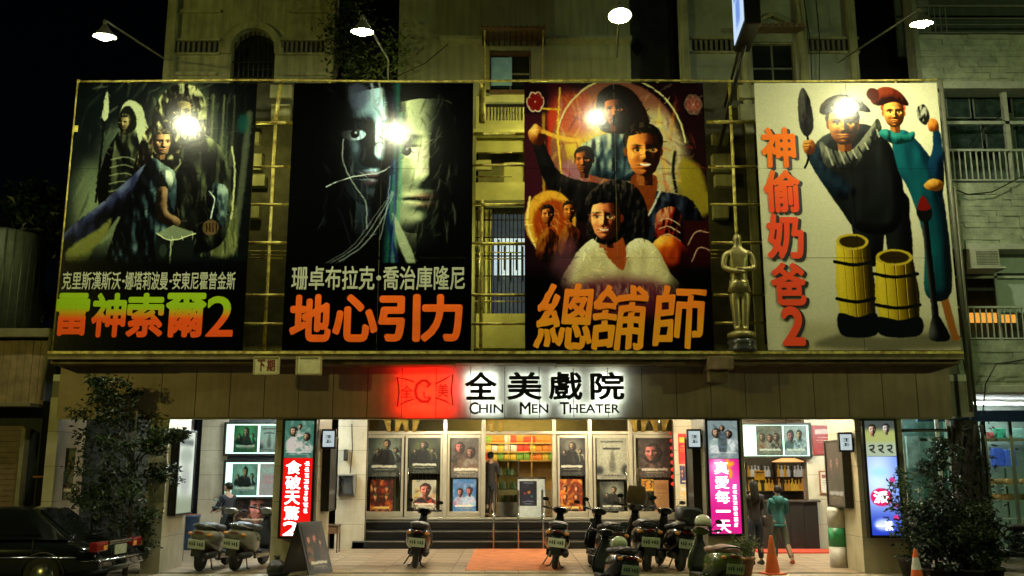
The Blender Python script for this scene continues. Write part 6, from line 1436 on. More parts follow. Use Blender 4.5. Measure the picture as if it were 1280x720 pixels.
# ================================================================ people
def skin_obj(name, joints, edges, m, parent, sub=2):
    """joints: list of (x,y,z,rx,ry); one continuous tapering surface"""
    me = bpy.data.meshes.new(name); me.from_pydata([j[:3] for j in joints], edges, []); o = bpy.data.objects.new(name, me); COL.objects.link(o)
    md = o.modifiers.new('skin', 'SKIN'); md.use_smooth_shade = True
    if not me.skin_vertices: me.skin_vertices.new() if hasattr(me.skin_vertices, 'new') else None
    for i, j in enumerate(joints): me.skin_vertices[0].data[i].radius = (j[3], j[4] if len(j) > 4 else j[3]); me.skin_vertices[0].data[i].use_root = (i == 0)
    ss = o.modifiers.new('smooth', 'SUBSURF'); ss.levels = ss.render_levels = sub
    me.materials.append(m); o.parent = parent
    return o
def person(label, loc, rz, H=1.68, skin=(.42, .26, .17), top=('t', (.03, .03, .03)), bottom=('b', (.03, .03, .04)), hair='short', haircol=(.012, .010, .008), shoes=(.02, .02, .02),
           armL=((.19, .0, 1.12), (.22, .03, .88)), armR=None, legs=None, headturn=0, hood=False, bag=None, skirt=False, headtilt=0, group='people around the theatre'):
    """local: x right, y forward; all joint positions at height 1.68"""
    t = thing('person', label, 'person', (0, 0, 0), group)
    sk = mat('skin', skin, .5, var=.05); tm_ = mat('cloth_'+top[0], top[1], .85, var=.2, scale=6, bump=.1); bm_ = mat('cloth_'+bottom[0], bottom[1], .85, var=.2, scale=6, bump=.1)
    hm = mat('hair_black', haircol, .7, spec=.15)
    legs = legs or (((-.09, 0, .47), (-.10, -.02, .08)), ((.09, 0, .47), (.10, -.02, .08)))
    eL = armL; eR = armR or tuple((-a[0], a[1], a[2]) for a in armL)
    # body: pelvis root, spine, neck, limbs
    def chain(rad=0, cloth=None):
        J = [(0, 0, .92, .125+rad, .095+rad), (0, .005, 1.10, .115+rad, .085+rad), (0, .0, 1.28, .135+rad, .095+rad), (0, -.005, 1.38, .10+rad, .075+rad), (0, 0, 1.46, .05+rad*.3, .05+rad*.3), (0, .01, 1.53, .052, .055)]
        E = [(0, 1), (1, 2), (2, 3), (3, 4), (4, 5)]
        return J, E
    J, E = chain()
    for sgn, arm in ((1, eL), (-1, eR)):
        b = len(J); hx, hy, hz = arm[1]; ex, ey, ez = arm[0]
        d = Vector((hx-ex, hy-ey, hz-ez)).normalized()
        J += [(sgn*.155, -.005, 1.37, .055, .055), (ex, ey, ez, .042, .042), (hx, hy, hz, .026, .030)]
        E += [(3, b), (b, b+1), (b+1, b+2)]
        # palm and five fingers
        pm_ = Vector((hx, hy, hz))+d*.07; J.append((*pm_, .036, .02)); E.append((b+2, b+3))
        side = Vector((0, 1, 0)) if abs(d.y) < .8 else Vector((0, 0, 1))
        for k, (off, L) in enumerate(((-.026, .055), (-.009, .066), (.009, .063), (.026, .05))):
            f0 = pm_+d*.03+side*off; f1 = f0+d*L*.5+Vector((-sgn*.006, 0, 0)); f2 = f0+d*L*.9+Vector((-sgn*.022, 0, 0)); n = len(J)
            J += [(*f0, .009), (*f1, .008), (*f2, .007)]; E += [(b+3, n), (n, n+1), (n+1, n+2)]
        n = len(J); th0 = pm_-d*.02+side*.04; th1 = pm_+d*.02+side*.055; J += [(*th0, .011), (*th1, .008)]; E += [(b+3, n), (n, n+1)]
    for sgn, lg_ in ((-1, legs[0]), (1, legs[1])):
        b = len(J); k, a = lg_
        J += [(sgn*.09, 0, .86, .085, .085), (*k, .056, .058), (k[0]*.5+a[0]*.5, k[1]*.45+a[1]*.55-.015, (k[2]+a[2])*.5+.04, .052, .054), (*a, .034, .038), (a[0], a[1]+.12, .035, .036, .022)]
        E += [(0, b), (b, b+1), (b+1, b+2), (b+2, b+3), (b+3, b+4)]
    skin_obj('body', J, E, sk, t, 1)
    # top garment
    J = [(0, 0, .80, .16, .125), (0, .005, 1.10, .135, .105), (0, 0, 1.28, .155, .115), (0, -.005, 1.39, .115, .09), (0, 0, 1.44, .066, .066)]; E = [(0, 1), (1, 2), (2, 3), (3, 4)]
    for sgn, arm in ((1, eL), (-1, eR)):
        b = len(J); h = Vector(arm[1]); e = Vector(arm[0]); w2 = e.lerp(h, .92)
        J += [(sgn*.165, -.005, 1.365, .072, .072), (*e, .058, .058), (*w2, .043, .045)]; E += [(3, b), (b, b+1), (b+1, b+2)]
    skin_obj('jacket' if hood else 'shirt', J, E, tm_, t, 2)
    J = [(0, 0, 1.0, .13, .10), (0, 0, .90, .14, .115)]; E = [(0, 1)]
    for sgn, lg_ in ((-1, legs[0]), (1, legs[1])):
        b = len(J); k, a = Vector(lg_[0]), Vector(lg_[1])
        J += [(sgn*.09, 0, .85, .10, .10), (*k, .072, .074), (*k.lerp(a, .93), .052, .056)]; E += [(1, b), (b, b+1), (b+1, b+2)]
    skin_obj('trousers', J, E, bm_, t, 2)
    for lg_ in legs:
        a = lg_[1]
        MB().loft([(a[1]-.07, a[0], .05+a[2]-.08, .036, .045, 2.2), (a[1], a[0], .055+a[2]-.08, .044, .052, 2.4), (a[1]+.1, a[0], .038+a[2]-.08, .046, .036, 2.4), (a[1]+.19, a[0], .028+a[2]-.08, .03, .022, 2.2)], 14).build('shoe', mat('shoe_'+str(shoes[0]), shoes, .5), t)
    # head
    hd = MB(); hz = 1.585
    hd.rings([[(cx+rx*math.cos(2*PI*j/18), cy+ry*math.sin(2*PI*j/18), z) for j in range(18)] for (z, cx, cy, rx, ry) in
              ((1.485, 0, .02, .03, .04), (1.50, 0, .025, .048, .065), (1.53, 0, .015, .062, .082), (1.565, 0, .008, .070, .092), (1.60, 0, .0, .075, .097), (1.635, 0, -.005, .074, .095), (1.665, 0, -.008, .06, .078), (1.682, 0, -.008, .035, .045), (1.688, 0, -.008, .01, .012))])
    ho = hd.build('head', sk, t)
    MB().prism([(.09, 1.60), (.125, 1.565), (.09, 1.56)], -.012, .012, 'x').build('nose', sk, ho, bevel=.004)
    for q in (-1, 1):
        MB().ball((q*.074, -.005, 1.585), .012, .022, .032, 8, 6).build('ear', sk, ho); MB().ball((q*.03, .084, 1.60), .012, .01, .008, 8, 6).build('eye', mat('eye_dark', (.02, .015, .01), .2), ho)
    MB().ball((0, .088, 1.528), .022, .008, .006, 8, 6).build('mouth', mat('lips', (.3, .11, .09), .5), ho)
    hh = MB()
    if hair == 'short':
        hh.rings([[(rx*math.cos(2*PI*j/18), cy+ry*math.sin(2*PI*j/18), z+(.02*math.sin(2*PI*j/18) if k_ < 2 else 0)) for j in range(18)] for k_, (z, cy, rx, ry) in enumerate(((1.56, -.032, .074, .072), (1.60, -.025, .083, .088), (1.64, -.014, .086, .102), (1.675, -.012, .072, .088), (1.70, -.01, .04, .05), (1.705, -.01, .01, .01)))])
    else:
        hh.rings([[(rx*math.cos(2*PI*j/18), cy+ry*math.sin(2*PI*j/18), z) for j in range(18)] for (z, cy, rx, ry) in ((1.25, -.10, .07, .03), (1.33, -.095, .09, .045), (1.45, -.06, .09, .06), (1.55, -.04, .088, .075), (1.62, -.022, .088, .095), (1.67, -.012, .076, .09), (1.70, -.01, .04, .05), (1.708, -.01, .01, .01))])
    hh.build('hair', hm, ho)
    ho.rotation_euler = (0, 0, 0)
    if hood:
        MB().lathe([(.05, 1.40), (.10, 1.39), (.125, 1.42), (.115, 1.46), (.085, 1.475), (.075, 1.45)], (0, -.03, 0), n=18).build('hood', tm_, t)
        MB().ball((0, -.115, 1.38), .10, .05, .10, 12, 8).build('hood_back', tm_, t)
        MB().rings([[(1.02*.16*math.cos(2*PI*j/18), .125*math.sin(2*PI*j/18), z) for j in range(18)] for z in (.80, .86)]).build('hem', tm_, t)
    if bag:
        g = thing('shoulder_bag', bag, 'bag', (0, 0, 0)); bb = mat('bag_dark', (.03, .022, .018), .6)
        MB().loft([(-.13, 0, 0, .05, .09, 3), (0, 0, 0, .07, .13, 3), (.13, 0, 0, .05, .09, 3)], 14).build('pouch', bb, g)
        MB().tube([(0, -.12, .08), (-.05, -.06, .5), (-.12, 0, .64), (-.05, .08, .5), (0, .12, .08)], .01, 6).build('strap', bb, g)
        place(g, Matrix.LocRotScale(Vector(loc), Euler((0, 0, rz)), Vector((H/1.68,)*3)) @ Vector((.21, 0, .86)), rz, H/1.68)
    place(t, loc, rz, H/1.68)
    return t
# man in the doorway facing the snacks
person('man in dark clothes standing in the open entrance with his back to the street', (X(613, 655, 25.35), 25.35, PF+.01), R(-10), 1.70, top=('charcoal', (.018, .016, .016)), bottom=('black_jeans', (.012, .012, .014)), armL=((.2, .02, 1.13), (.16, .22, 1.05)), legs=(((-.08, .02, .47), (-.09, -.01, .08)), ((.08, -.02, .47), (.10, -.10, .08))))
person('woman with long dark hair and a shoulder bag facing the snack bay', (X(946, 705, 19.9), 19.9, .015), R(8), 1.66, top=('dark_brown', (.012, .009, .008)), bottom=('dark_denim', (.012, .017, .03)), hair='long', armL=((.2, .08, 1.14), (.14, .28, 1.10)), bag='dark shoulder bag at the side of the long haired woman')
person('person in a teal hooded jacket and grey trousers stepping towards the counter', (X(977, 712, 20.1), 20.1, .015), R(-6), 1.56, top=('teal', (.02, .12, .125)), bottom=('grey_slacks', (.06, .065, .045)), hood=True, armL=((.20, .08, 1.14), (.10, .26, 1.06)), legs=(((-.09, .05, .47), (-.12, .04, .08)), ((.13, -.05, .47), (.21, -.22, .09))), shoes=(.35, .08, .03))
person('person in a dark jacket standing behind the cream scooters, seen from the side', (X(281, 690, 21.0), 21.0, .015), R(60), 1.62, top=('navy_dark', (.012, .016, .028)), bottom=('black_slacks', (.012, .012, .012)), armL=((.2, .1, 1.16), (.12, .32, 1.08)))
# ================================================================ cones, board, pots
def cone(label, loc):
    t = thing('traffic_cone', label, 'traffic cone', (0, 0, 0), 'orange traffic cones')
    oc = mat('cone_orange', (.72, .12, .02), .45, var=.12)
    MB().box(-.19, .19, -.19, .19, 0, .03).build('base', oc, t, bevel=.01)
    MB().lathe([(.14, .03), (.115, .18)], n=20, cap=False).build('cone_foot', oc, t); MB().lathe([(.05, .56), (.03, .68), (.022, .7), (.001, .7)], n=20, cap=False).build('cone_tip', oc, t)
    MB().lathe([(.115, .18), (.085, .36)], n=20, cap=False).build('cone_middle', oc, t)
    MB().lathe([(.085, .36), (.05, .56)], n=20, cap=False).build('reflective_band', mat('cone_white', (.6, .6, .55), .35) if 'shrub' in label else mat('cone_faded', (.6, .12, .03), .5), t)
    place(t, loc, .3); return t
cone('dull red cone between the two people and the pot', (X(966, 718, 18.2), 18.2, .003))
cone('bright orange cone with a white band before the potted shrub', (X(1146, 716, 16.9), 16.9, -.147))
# A-frame board
t = thing('a_frame_board', 'dark folding pavement board seen edge on below the red light box', 'board', (0, 0, 0))
for q, nm in ((-1, 'front_leaf'), (1, 'rear_leaf')):
    m_ = MB(); m_.v = []
    a = R(20)*q
    rot = Matrix.Rotation(-a, 3, 'Y')
    m_.rbox(rot @ Vector((0, 0, -.48))+Vector((0, 0, .96)), .03, .62, .96, rot)
    lf = m_.build(nm, mat('board_black', (.025, .022, .02), .4), t)
    if q == 1:
        p_ = MB(); p_.rbox(rot @ Vector((.022, 0, -.48))+Vector((0, 0, .96)), .006, .52, .82, rot)
        p_.build('print', imgmat('a_frame_print', art(91, (.12, .08, .06), [(.5, .3, .15), (.25, .15, .1), (.1, .08, .08)], 'group', 60, 90), .3), lf, uvbox=(-.26, .26, .1, .9, 1, 0, 1, 0, 1))
place(t, (X(384, 715, 17.9), 17.9, .004), R(-32))
o = MB().rings([[((.2+.05*math.sin(3*t_+z_*9))*rr*math.cos(t_), (.2+.04*math.cos(2*t_))*rr*math.sin(t_), z_) for t_ in np.linspace(0, 2*PI, 18, endpoint=False)] for z_, rr in ((0, .8), (.05, 1.05), (.14, 1.0), (.22, .7), (.28, .3), (.31, .18), (.36, .3))]).build('rubbish_sack', mat('sack_black', (.008, .008, .008), .35, bump=.6, scale=3), None); place(o, (X(346, 718, 17.95), 17.95, 0)); tag(o, 'black sack lying at the foot of the folding board', 'bag')
RD = lambda Y: 0. if Y > 17.75 else -.15
# ================================================================ plants
def leafmesh(pts, size, rng, m, name, parent, droop=.3, asp=.42, fold=True):
    V, F = [], []
    for (x, y, z) in pts:
        s = size*rng.uniform(.6, 1.35); d = Vector((rng.normal(), rng.normal(), rng.normal()*.6-droop)).normalized(); u = d.cross(Vector((rng.normal(), rng.normal(), rng.normal()))).normalized(); n = d.cross(u)*.18*s
        p = Vector((x, y, z)); b = len(V)
        V += [p, p+d*s*.5+u*s*asp*.5+n, p+d*s, p+d*s*.5-u*s*asp*.5+n, p+d*s*.45]; F += [(b, b+1, b+4), (b+1, b+2, b+4), (b+2, b+3, b+4), (b+3, b, b+4)]
    mb = MB(); mb.v = [tuple(v) for v in V]; mb.f = F; mb.sm = [False]*len(F)
    return mb.build(name, m, parent)
def leafmat(name, col, var=.5):
    m = mat(name, col, .42, var=var, scale=2.2); return m
lf0 = leafmat('leaf_dark_green', (.02, .038, .009), .7); lf1 = leafmat('leaf_deep_green', (.055, .10, .02)); lf2 = leafmat('leaf_dark', (.010, .022, .007), .8); lf3 = leafmat('leaf_yellow_green', (.10, .15, .03)); bark = mat('bark', (.06, .05, .035), .9, var=.4, scale=10, bump=.5); bark_d = mat('bark_dark', (.03, .026, .02), .9, var=.4, scale=8, bump=.6)  # the first leaf green is one even dark tone
def tree(label, base, H, blobs, n, size, rng, leaf, name='street_tree', cat='tree', lean=(0, 0), tr=.07, group=None, droop=.35):
    t = thing(name, label, cat, base, group); bx, by, bz = base
    top = (bx+lean[0], by+lean[1], bz+H*.75)
    MB().tube([(bx, by, bz), (bx+lean[0]*.3+.03, by, bz+H*.25), (bx+lean[0]*.6-.04, by+lean[1]*.5, bz+H*.5), top], [tr, tr*.8, tr*.6, tr*.25], 9).build('trunk', bark, t)
    per = n//len(blobs); P_ = []
    for (cx, cy, cz, rx, ry, rz_) in blobs:
        c = Vector((bx+cx, by+cy, bz+cz)); st = Vector((bx+lean[0]*.5, by, bz+min(H*.5, max(.2, cz-.5))))
        MB().tube([st, st.lerp(c, .5)+Vector((0, 0, .1)), c], [tr*.35, tr*.22, .008], 6).build('limb', bark, t)
        ncl = 9
        for k in range(ncl):
            q = Vector((rng.normal(), rng.normal(), rng.normal())).normalized()*rng.uniform(.25, 1)
            cc = c+Vector((q.x*rx, q.y*ry, q.z*rz_))
            for i in range(per//ncl):
                g = rng.normal(size=3)*.38; P_.append((cc.x+g[0]*rx*.5, cc.y+g[1]*ry*.5, cc.z+g[2]*rz_*.45))
    leafmesh(P_, size, rng, leaf, 'crown', t, droop)
    return t
rg_ = np.random.default_rng(3)
tb = Pt(158, 700, 17.3)
xt = X(158, 690, 18.0)
def bl_(px, py, r, rz_, Y=18.0): 
    p = Pt(px, py, Y); return (p.x-xt, rg_.uniform(-.3, .3), p.z, r, r*.7, rz_)
tree('leafy green street tree standing between the black car and the outer pillar', (xt, 18.0, 0), 4.0,
     [bl_(140, 480, .35, .3), bl_(128, 508, .5, .4), bl_(160, 520, .55, .4), bl_(120, 545, .5, .4), bl_(165, 555, .6, .45), bl_(195, 548, .45, .2), bl_(125, 590, .55, .45), bl_(165, 595, .6, .45), bl_(200, 592, .35, .2), bl_(150, 630, .7, .45), bl_(120, 650, .5, .4), bl_(176, 645, .35, .3), bl_(222, 545, .22, .12), bl_(150, 500, .4, .3), bl_(130, 680, .5, .35), bl_(170, 675, .4, .35), bl_(195, 560, .25, .2), bl_(110, 615, .4, .35)], 5600, .105, rg_, lf0, tr=.05)
# dark tree beyond the shed
xq = Pt(45, 300, 24); tree('dark tree crown against the night sky beyond the water tank', (xq.x, 24, 0), 9.0, [(Pt(px, py, 24).x-xq.x, 0, Pt(px, py, 24).z, .9, .8, .4) for px, py in ((30, 255), (50, 270), (25, 285), (70, 262), (55, 245), (60, 300), (50, 380))], 2400, .28, rg_, lf2, tr=.12)
# right shrubs in pots
def shrub(label, px, Y, H, rad, n, leaf, size=.09, potc=(.03, .022, .018), top_=None, narrow=1):
    p = X(px, 700, Y)
    bl2 = []
    k = max(3, int(H/.35))
    for i in range(k):
        z = .45+(H-.45)*(i+.5)/k; r = rad*(1-.35*abs(i-k*.4)/k)*narrow
        bl2.append((rg_.uniform(-.12, .12), rg_.uniform(-.1, .1), z, r, r, .26))
    t = tree(label, (p, Y, RD(Y)), H, bl2, n, size, rg_, leaf, name='potted_shrub', cat='plant', tr=.03, group='potted plants by the theatre', droop=.25)
    MB().lathe([(.15, .004), (.22, .3), (.24, .3), (.24, .34), (.2, .34), (.19, .28)], (p, Y, RD(Y)), n=18).build('pot', mat('pot_'+str(potc[0]), potc, .7), t)
    return t
shrub('tall narrow leafy potted shrub climbing beside the dark post', 1186, 17.7, 2.6, .42, 2000, lf2, .10)
shrub('broad dark green potted shrub right of the orange cone', 1170, 17.3, 1.5, .55, 2000, lf2, .10)
shrub('bushy potted shrub with yellowish leaves at the foot of the dark post', 1212, 17.2, 1.45, .55, 2200, lf0, .10)
shrub('dense low potted shrub nearest the lit neighbour shop', 1238, 17.5, 1.2, .5, 1500, lf2, .09)
shrub('slim potted plant with pale tips beside the blue light box', 1138, 17.9, 1.9, .25, 700, lf1, .09)
shrub('small rounded green plant in a brown pot by the pink light box pillar', 928, 17.9, .55, .22, 700, lf3, .06, (.25, .10, .04))
# white orchids
t = thing('flowering_plant', 'plant with clusters of white blossoms above the orange cone', 'plant', (X(1145, 700, 17.9), 17.9, 0), 'potted plants by the theatre')
xo = X(1146, 650, 17.9); pts = []
for k in range(9):
    a = (xo+rg_.uniform(-.2, .25), 17.9+rg_.uniform(-.15, .15), rg_.uniform(.9, 1.75))
    MB().tube([(xo, 17.9, .3), (xo+(a[0]-xo)*.6, 17.9, a[2]*.7), a], .006, 5).build('stem', lf1, t)
    for i in range(16): pts.append((a[0]+rg_.normal()*.07, a[1]+rg_.normal()*.07, a[2]-.1-abs(rg_.normal())*.14))
leafmesh(pts, .05, rg_, mat('white_petal', (.75, .75, .65), .6), 'blossom', t, 0, .9)
leafmesh([(xo+rg_.normal()*.2, 17.9+rg_.normal()*.12, rg_.uniform(.3, 1.3)) for _ in range(260)], .11, rg_, lf1, 'foliage', t)
MB().lathe([(.13, .004), (.18, .28), (.2, .3), (.16, .3), (.15, .25)], (xo, 17.9, 0), n=16).build('pot', mat('pot_0.1', (.10, .06, .04), .7), t)
# creepers
def creeper(label, px0, px1, py0, py1, Y, n, size, leaf):
    t = thing('creeper', label, 'creeper', (X((px0+px1)/2, py1, Y), Y, Z(py1, Y)))
    pts = []
    for k in range(14):
        px, py = rg_.uniform(px0, px1), rg_.uniform(py0, py1)
        c = Pt(px, py, Y); 
        for i in range(n//14): pts.append((c.x+rg_.normal()*.2, Y-.05-abs(rg_.normal())*.15, c.z+rg_.normal()*.3))
    for k in range(5):
        a = rg_.uniform(px0, px1); MB().tube([Pt(a, py1, Y), Pt(a+rg_.uniform(-10, 10), (py0+py1)/2, Y), Pt(a+rg_.uniform(-12, 12), py0, Y)], .015, 5).build('stem', bark, t)
    leafmesh(pts, size, rg_, leaf, 'leaves', t)
    return t
creeper('dark creeper hanging in the gap between the first two house fronts', 415, 455, -10, 96, YW-.2, 1100, .12, lf2)
creeper('sparse creeper at the top of the dark gap above the second board', 440, 500, 55, 100, YW-.1, 500, .12, lf3)
# dark trunk-like post
tp_ = thing('dark_post', 'thick dark rough post wrapped in roots beside the tall shrub', 'post', (X(1213, 640, 18.4), 18.4, 0))
xx = X(1213, 600, 18.4)
MB().tube([(xx+.05, 18.4, 0), (xx, 18.4, 1.2), (xx-.05, 18.4, 2.2), (xx-.02, 18.4, 2.5), (xx-.02, 18.4, 2.85)], [.34, .3, .27, .26, .24], 14).build('trunk', bark_d, tp_)
for k in range(9):
    a = k*.7; MB().tube([(xx+.3*math.cos(a+z_*.5), 18.4+.3*math.sin(a+z_*.5), z_) for z_ in np.linspace(.02, 2.75, 10)], .03, 6).build('root', bark_d, tp_)
leafmesh([(xx+rg_.normal()*.25, 18.1+rg_.normal()*.1, rg_.uniform(1.2, 2.8)) for _ in range(260)], .1, rg_, lf2, 'leaves', tp_)
# ================================================================ golden statue (plain robed figure on a drum base)
gold = mat('tarnished_gold', (.26, .22, .08), .38, .6, var=.25, scale=6)
Yg = 17.9
gx = X(926, 400, Yg); zg0 = zt+.01; ztop_ = Z(288, Yg); hs = ztop_-zg0
t = thing('gold_statue', 'tall gold figure with folded arms on a dark drum between the last two boards', 'statue', (gx, Yg, zg0))
sc_ = hs/2.35
def zz_(a): return zg0+a*sc_
MB().lathe([(.27, 0), (.28, .06), (.25, .1), (.27, .16), (.27, .22), (.22, .26)], (gx, Yg, zg0), n=28).build('plinth', mat('plinth_dark', (.03, .03, .025), .3), t)
MB().lathe([(.22, .262), (.27, .29), (.27, .36), (.2, .4)], (gx, Yg, zg0), n=28).build('drum', gold, t)
o = skin_obj('body', [(gx+a*sc_-gx, b*sc_, c*sc_, r*sc_, r2*sc_) for a, b, c, r, r2 in
    [(0, 0, 1.25, .17, .12), (0, 0, 1.45, .16, .12), (0, 0, 1.72, .22, .14), (0, 0, 1.92, .15, .11), (0, 0, 2.03, .07, .07), (0, 0, 2.16, .10, .11), (0, 0, 2.29, .07, .08),
     (.25, 0, 1.86, .08, .08), (.29, -.04, 1.60, .065, .065), (.05, -.17, 1.55, .05, .045), (-.1, -.17, 1.57, .035, .03), (-.25, 0, 1.86, .08, .08), (-.29, -.04, 1.60, .065, .065), (-.05, -.19, 1.50, .05, .045), (.1, -.18, 1.5, .035, .03),
     (.1, 0, 1.1, .12, .12), (.085, -.01, .78, .085, .09), (.075, 0, .45, .06, .07), (.08, -.08, .41, .06, .04), (-.1, 0, 1.1, .12, .12), (-.085, -.01, .78, .085, .09), (-.075, 0, .45, .06, .07), (-.08, -.08, .41, .06, .04)]],
    [(0, 1), (1, 2), (2, 3), (3, 4), (4, 5), (5, 6), (3, 7), (7, 8), (8, 9), (9, 10), (3, 11), (11, 12), (12, 13), (13, 14), (0, 15), (15, 16), (16, 17), (17, 18), (0, 19), (19, 20), (20, 21), (21, 22)], gold, t)
MB().loft([(zz_(1.12), gx, Yg, .235*sc_, .14*sc_, 2), (zz_(1.3), gx, Yg, .19*sc_, .135*sc_, 2), (zz_(1.38), gx, Yg, .18*sc_, .13*sc_, 2)], 16, axis='z').build('belt_cloth', gold, t)
MB().tube([(gx+.22*sc_, Yg-.12, zz_(.45)), (gx+.02*sc_, Yg-.2*sc_, zz_(1.2))], .001).build('fold', gold, t)
# ================================================================ projecting lit sign at the top
Yq = 17.2
t = thing('projecting_sign', 'blue and white lit box sign hanging high above the last gap', 'sign', (X(930, 50, Yq), Yq, Z(60, Yq)))
xs_ = X(928, 20, Yq)
MB().box(-.15, .15, -.9, .35, 0, 2.1).build('housing', darkmetal, t, bevel=.02)
im = Canvas(60, 90, (.75, .85, .95), 3); im.rect(.15, .85, .05, .55, (.15, .25, .6), 3, .8); im.rect(.3, .7, .6, .9, (.3, .45, .8), 3, .7); im.ell(.5, .3, .2, .12, (.9, .95, 1), 2)
MB().box(-.162, -.152, -.82, .27, .12, 2.0).build('face', imgmat('hanging_sign_face', im.a, .3, emit=1.1), t, uvbox=(-.82, .27, .12, 2.0, 1, 1, 0, 0, 1))
MB().box(.152, .162, -.82, .27, .12, 2.0).build('face', imgmat('hanging_sign_face', im.a, .3, emit=.4), t, uvbox=(-.82, .27, .12, 2.0, 1, 0, 1, 0, 1))
MB().tube([(0, 0, 0), (-.15, .9, -.7), (-.2, 2.6, -1.3)], .04).build('arm', darkmetal, t)
MB().tube([(0, .3, .3), (.0, 2.7, -.2)], .03).build('arm', darkmetal, t)
ORG[t.name] = Vector((0, 0, 0))
for ch_ in t.children:
    pass
t.location = (X(931, 50, Yq), Yq, Z(56, Yq))
for ch_ in t.children:
    for v in ch_.data.vertices: v.co += Vector((X(930, 50, Yq), Yq, Z(60, Yq)))
t.rotation_euler = (0, 0, R(-4))
# ================================================================ green tiled apartment block on the right
YA = 19.3
NB = thing('apartment_block', 'rough tiled apartment block with railed balconies at the street corner side', 'building', (X(1240, 640, YA), YA, 0))
tile_g = mat('rough_tile_wall', (.34, .38, .27), .75, var=.3, scale=3.2, bump=1.0, bscale=5.5, dirt=(.22, .26, .19))
concg = mat('pale_concrete', (.42, .44, .36), .7, var=.15)
xl = X(1170, 200, YA)
xr = X(1420, 200, YA)
xl2 = 8.98
def blk(py0, py1, name, m, y0=YA, y1=YA+.3, x0=None, x1=None, par=None, bev=0):
    return MB().box(x0 if x0 is not None else xl2, x1 if x1 is not None else xr, y0, y1, Z(py1, YA), Z(py0, YA)).build(name, m, par or NB, bevel=bev)
# rough stone courses, one band at a time
def band(py0, py1, m, seed):
    z0, z1 = Z(py1, YA), Z(py0, YA); r = np.random.default_rng(seed)
    p = MB().box(xl2, xr, YA+.03, YA+.3, z0, z1).build('parapet', m, NB)
    z = z0; k = 0
    while z < z1-.05:
        h = min(r.uniform(.09, .16), z1-z); x = xl2+r.uniform(-.4, 0)
        while x < min(xr, 13.2):
            L = r.uniform(.3, .75); a = max(x, xl2)
            if x+L > xl2+.02: MB().box(a+.002, x+L-.004, YA+.03-r.uniform(.004, .04), YA+.035, z+.003, z+h-.003).build('stone', m, p)
            x += L
        z += h
band(43, 105, tile_g, 1); band(228, 306, tile_g, 2); band(425, 482, tile_g, 3)
blk(104, 113, 'slab_edge', concg, YA-.12, YA+.4, bev=.01); blk(306, 313, 'slab_edge', concg, YA-.1, YA+.4, bev=.01); blk(482, 491, 'slab_edge', concg, YA-.1, YA+.4, bev=.01)
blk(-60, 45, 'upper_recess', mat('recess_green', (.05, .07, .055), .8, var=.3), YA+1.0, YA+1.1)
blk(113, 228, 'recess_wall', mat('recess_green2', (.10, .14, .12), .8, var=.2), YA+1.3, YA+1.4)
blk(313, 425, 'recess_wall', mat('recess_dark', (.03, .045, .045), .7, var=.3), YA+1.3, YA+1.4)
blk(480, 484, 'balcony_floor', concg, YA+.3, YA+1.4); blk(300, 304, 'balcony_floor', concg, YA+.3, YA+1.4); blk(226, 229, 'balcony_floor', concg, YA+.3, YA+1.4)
railw = mat('pale_rail_paint', (.42, .46, .38), .5, var=.2)
def railing(py0, py1, n, pyf=None, Y=YA+.05, m=railw, r=.012):
    z0, z1 = Z(py1, Y), Z(py0, Y); f = MB()
    rt = MB().box(xl2, xr, Y-.03, Y+.03, z1-.02, z1+.02).box(xl2, xr, Y-.02, Y+.02, z0, z0+.03).build('railing', m, NB)
    for i in range(n):
        x = xl2+.05+i*.125
        MB().box(x-r, x+r, Y-r, Y+r, z0+.03, z1-.02).build('bar', m, rt)
    return rt
railing(188, 226, 24); railing(384, 424, 24)
rr = railing(8, 42, 6, m=mat('dim_rail', (.16, .18, .14), .6)); 
for py in (22, 30): MB().box(xl2, xr, YA+.03, YA+.06, Z(py, YA)-.012, Z(py, YA)+.012).build('bar', mat('dim_rail', (.16, .18, .14)), rr)
for px in (1181, 1262): MB().box(X(px, 150, YA)-.05, X(px, 150, YA)+.05, YA+.1, YA+.2, Z(228, YA), Z(113, YA)).build('window_post', concg, NB)
blk(149, 153, 'transom', railw, YA+.1, YA+.16)
for k, (a, b, py0, py1) in enumerate(((1184, 1215, 118, 148), (1218, 1258, 118, 148), (1266, 1300, 118, 148), (1184, 1226, 155, 187), (1230, 1258, 155, 187), (1266, 1300, 155, 187))):
    f = MB(); x0, x1, z0, z1 = X(a, 150, YA+.5), X(b, 150, YA+.5), Z(py1, YA+.5), Z(py0, YA+.5)
    w_ = MB().box(x0, x1, YA+.5, YA+.52, z0, z0+.03).box(x0, x1, YA+.5, YA+.52, z1-.03, z1).box(x0, x0+.03, YA+.5, YA+.52, z0+.03, z1-.03).box(x1-.03, x1, YA+.5, YA+.52, z0+.03, z1-.03).build('window', mat('old_frame', (.14, .17, .15), .6), NB)
    MB().box(x0+.03, x1-.03, YA+.51, YA+.515, z0+.03, z1-.03).build('pane', mat('balcony_glass', (.03, .05, .045), .1, var=.5), w_)
MB().tube([Pt(1212, 182, YA+.3), Pt(1228, 160, YA+.3), Pt(1262, 138, YA+.3)], .012, 5).build('cable', black, NB)
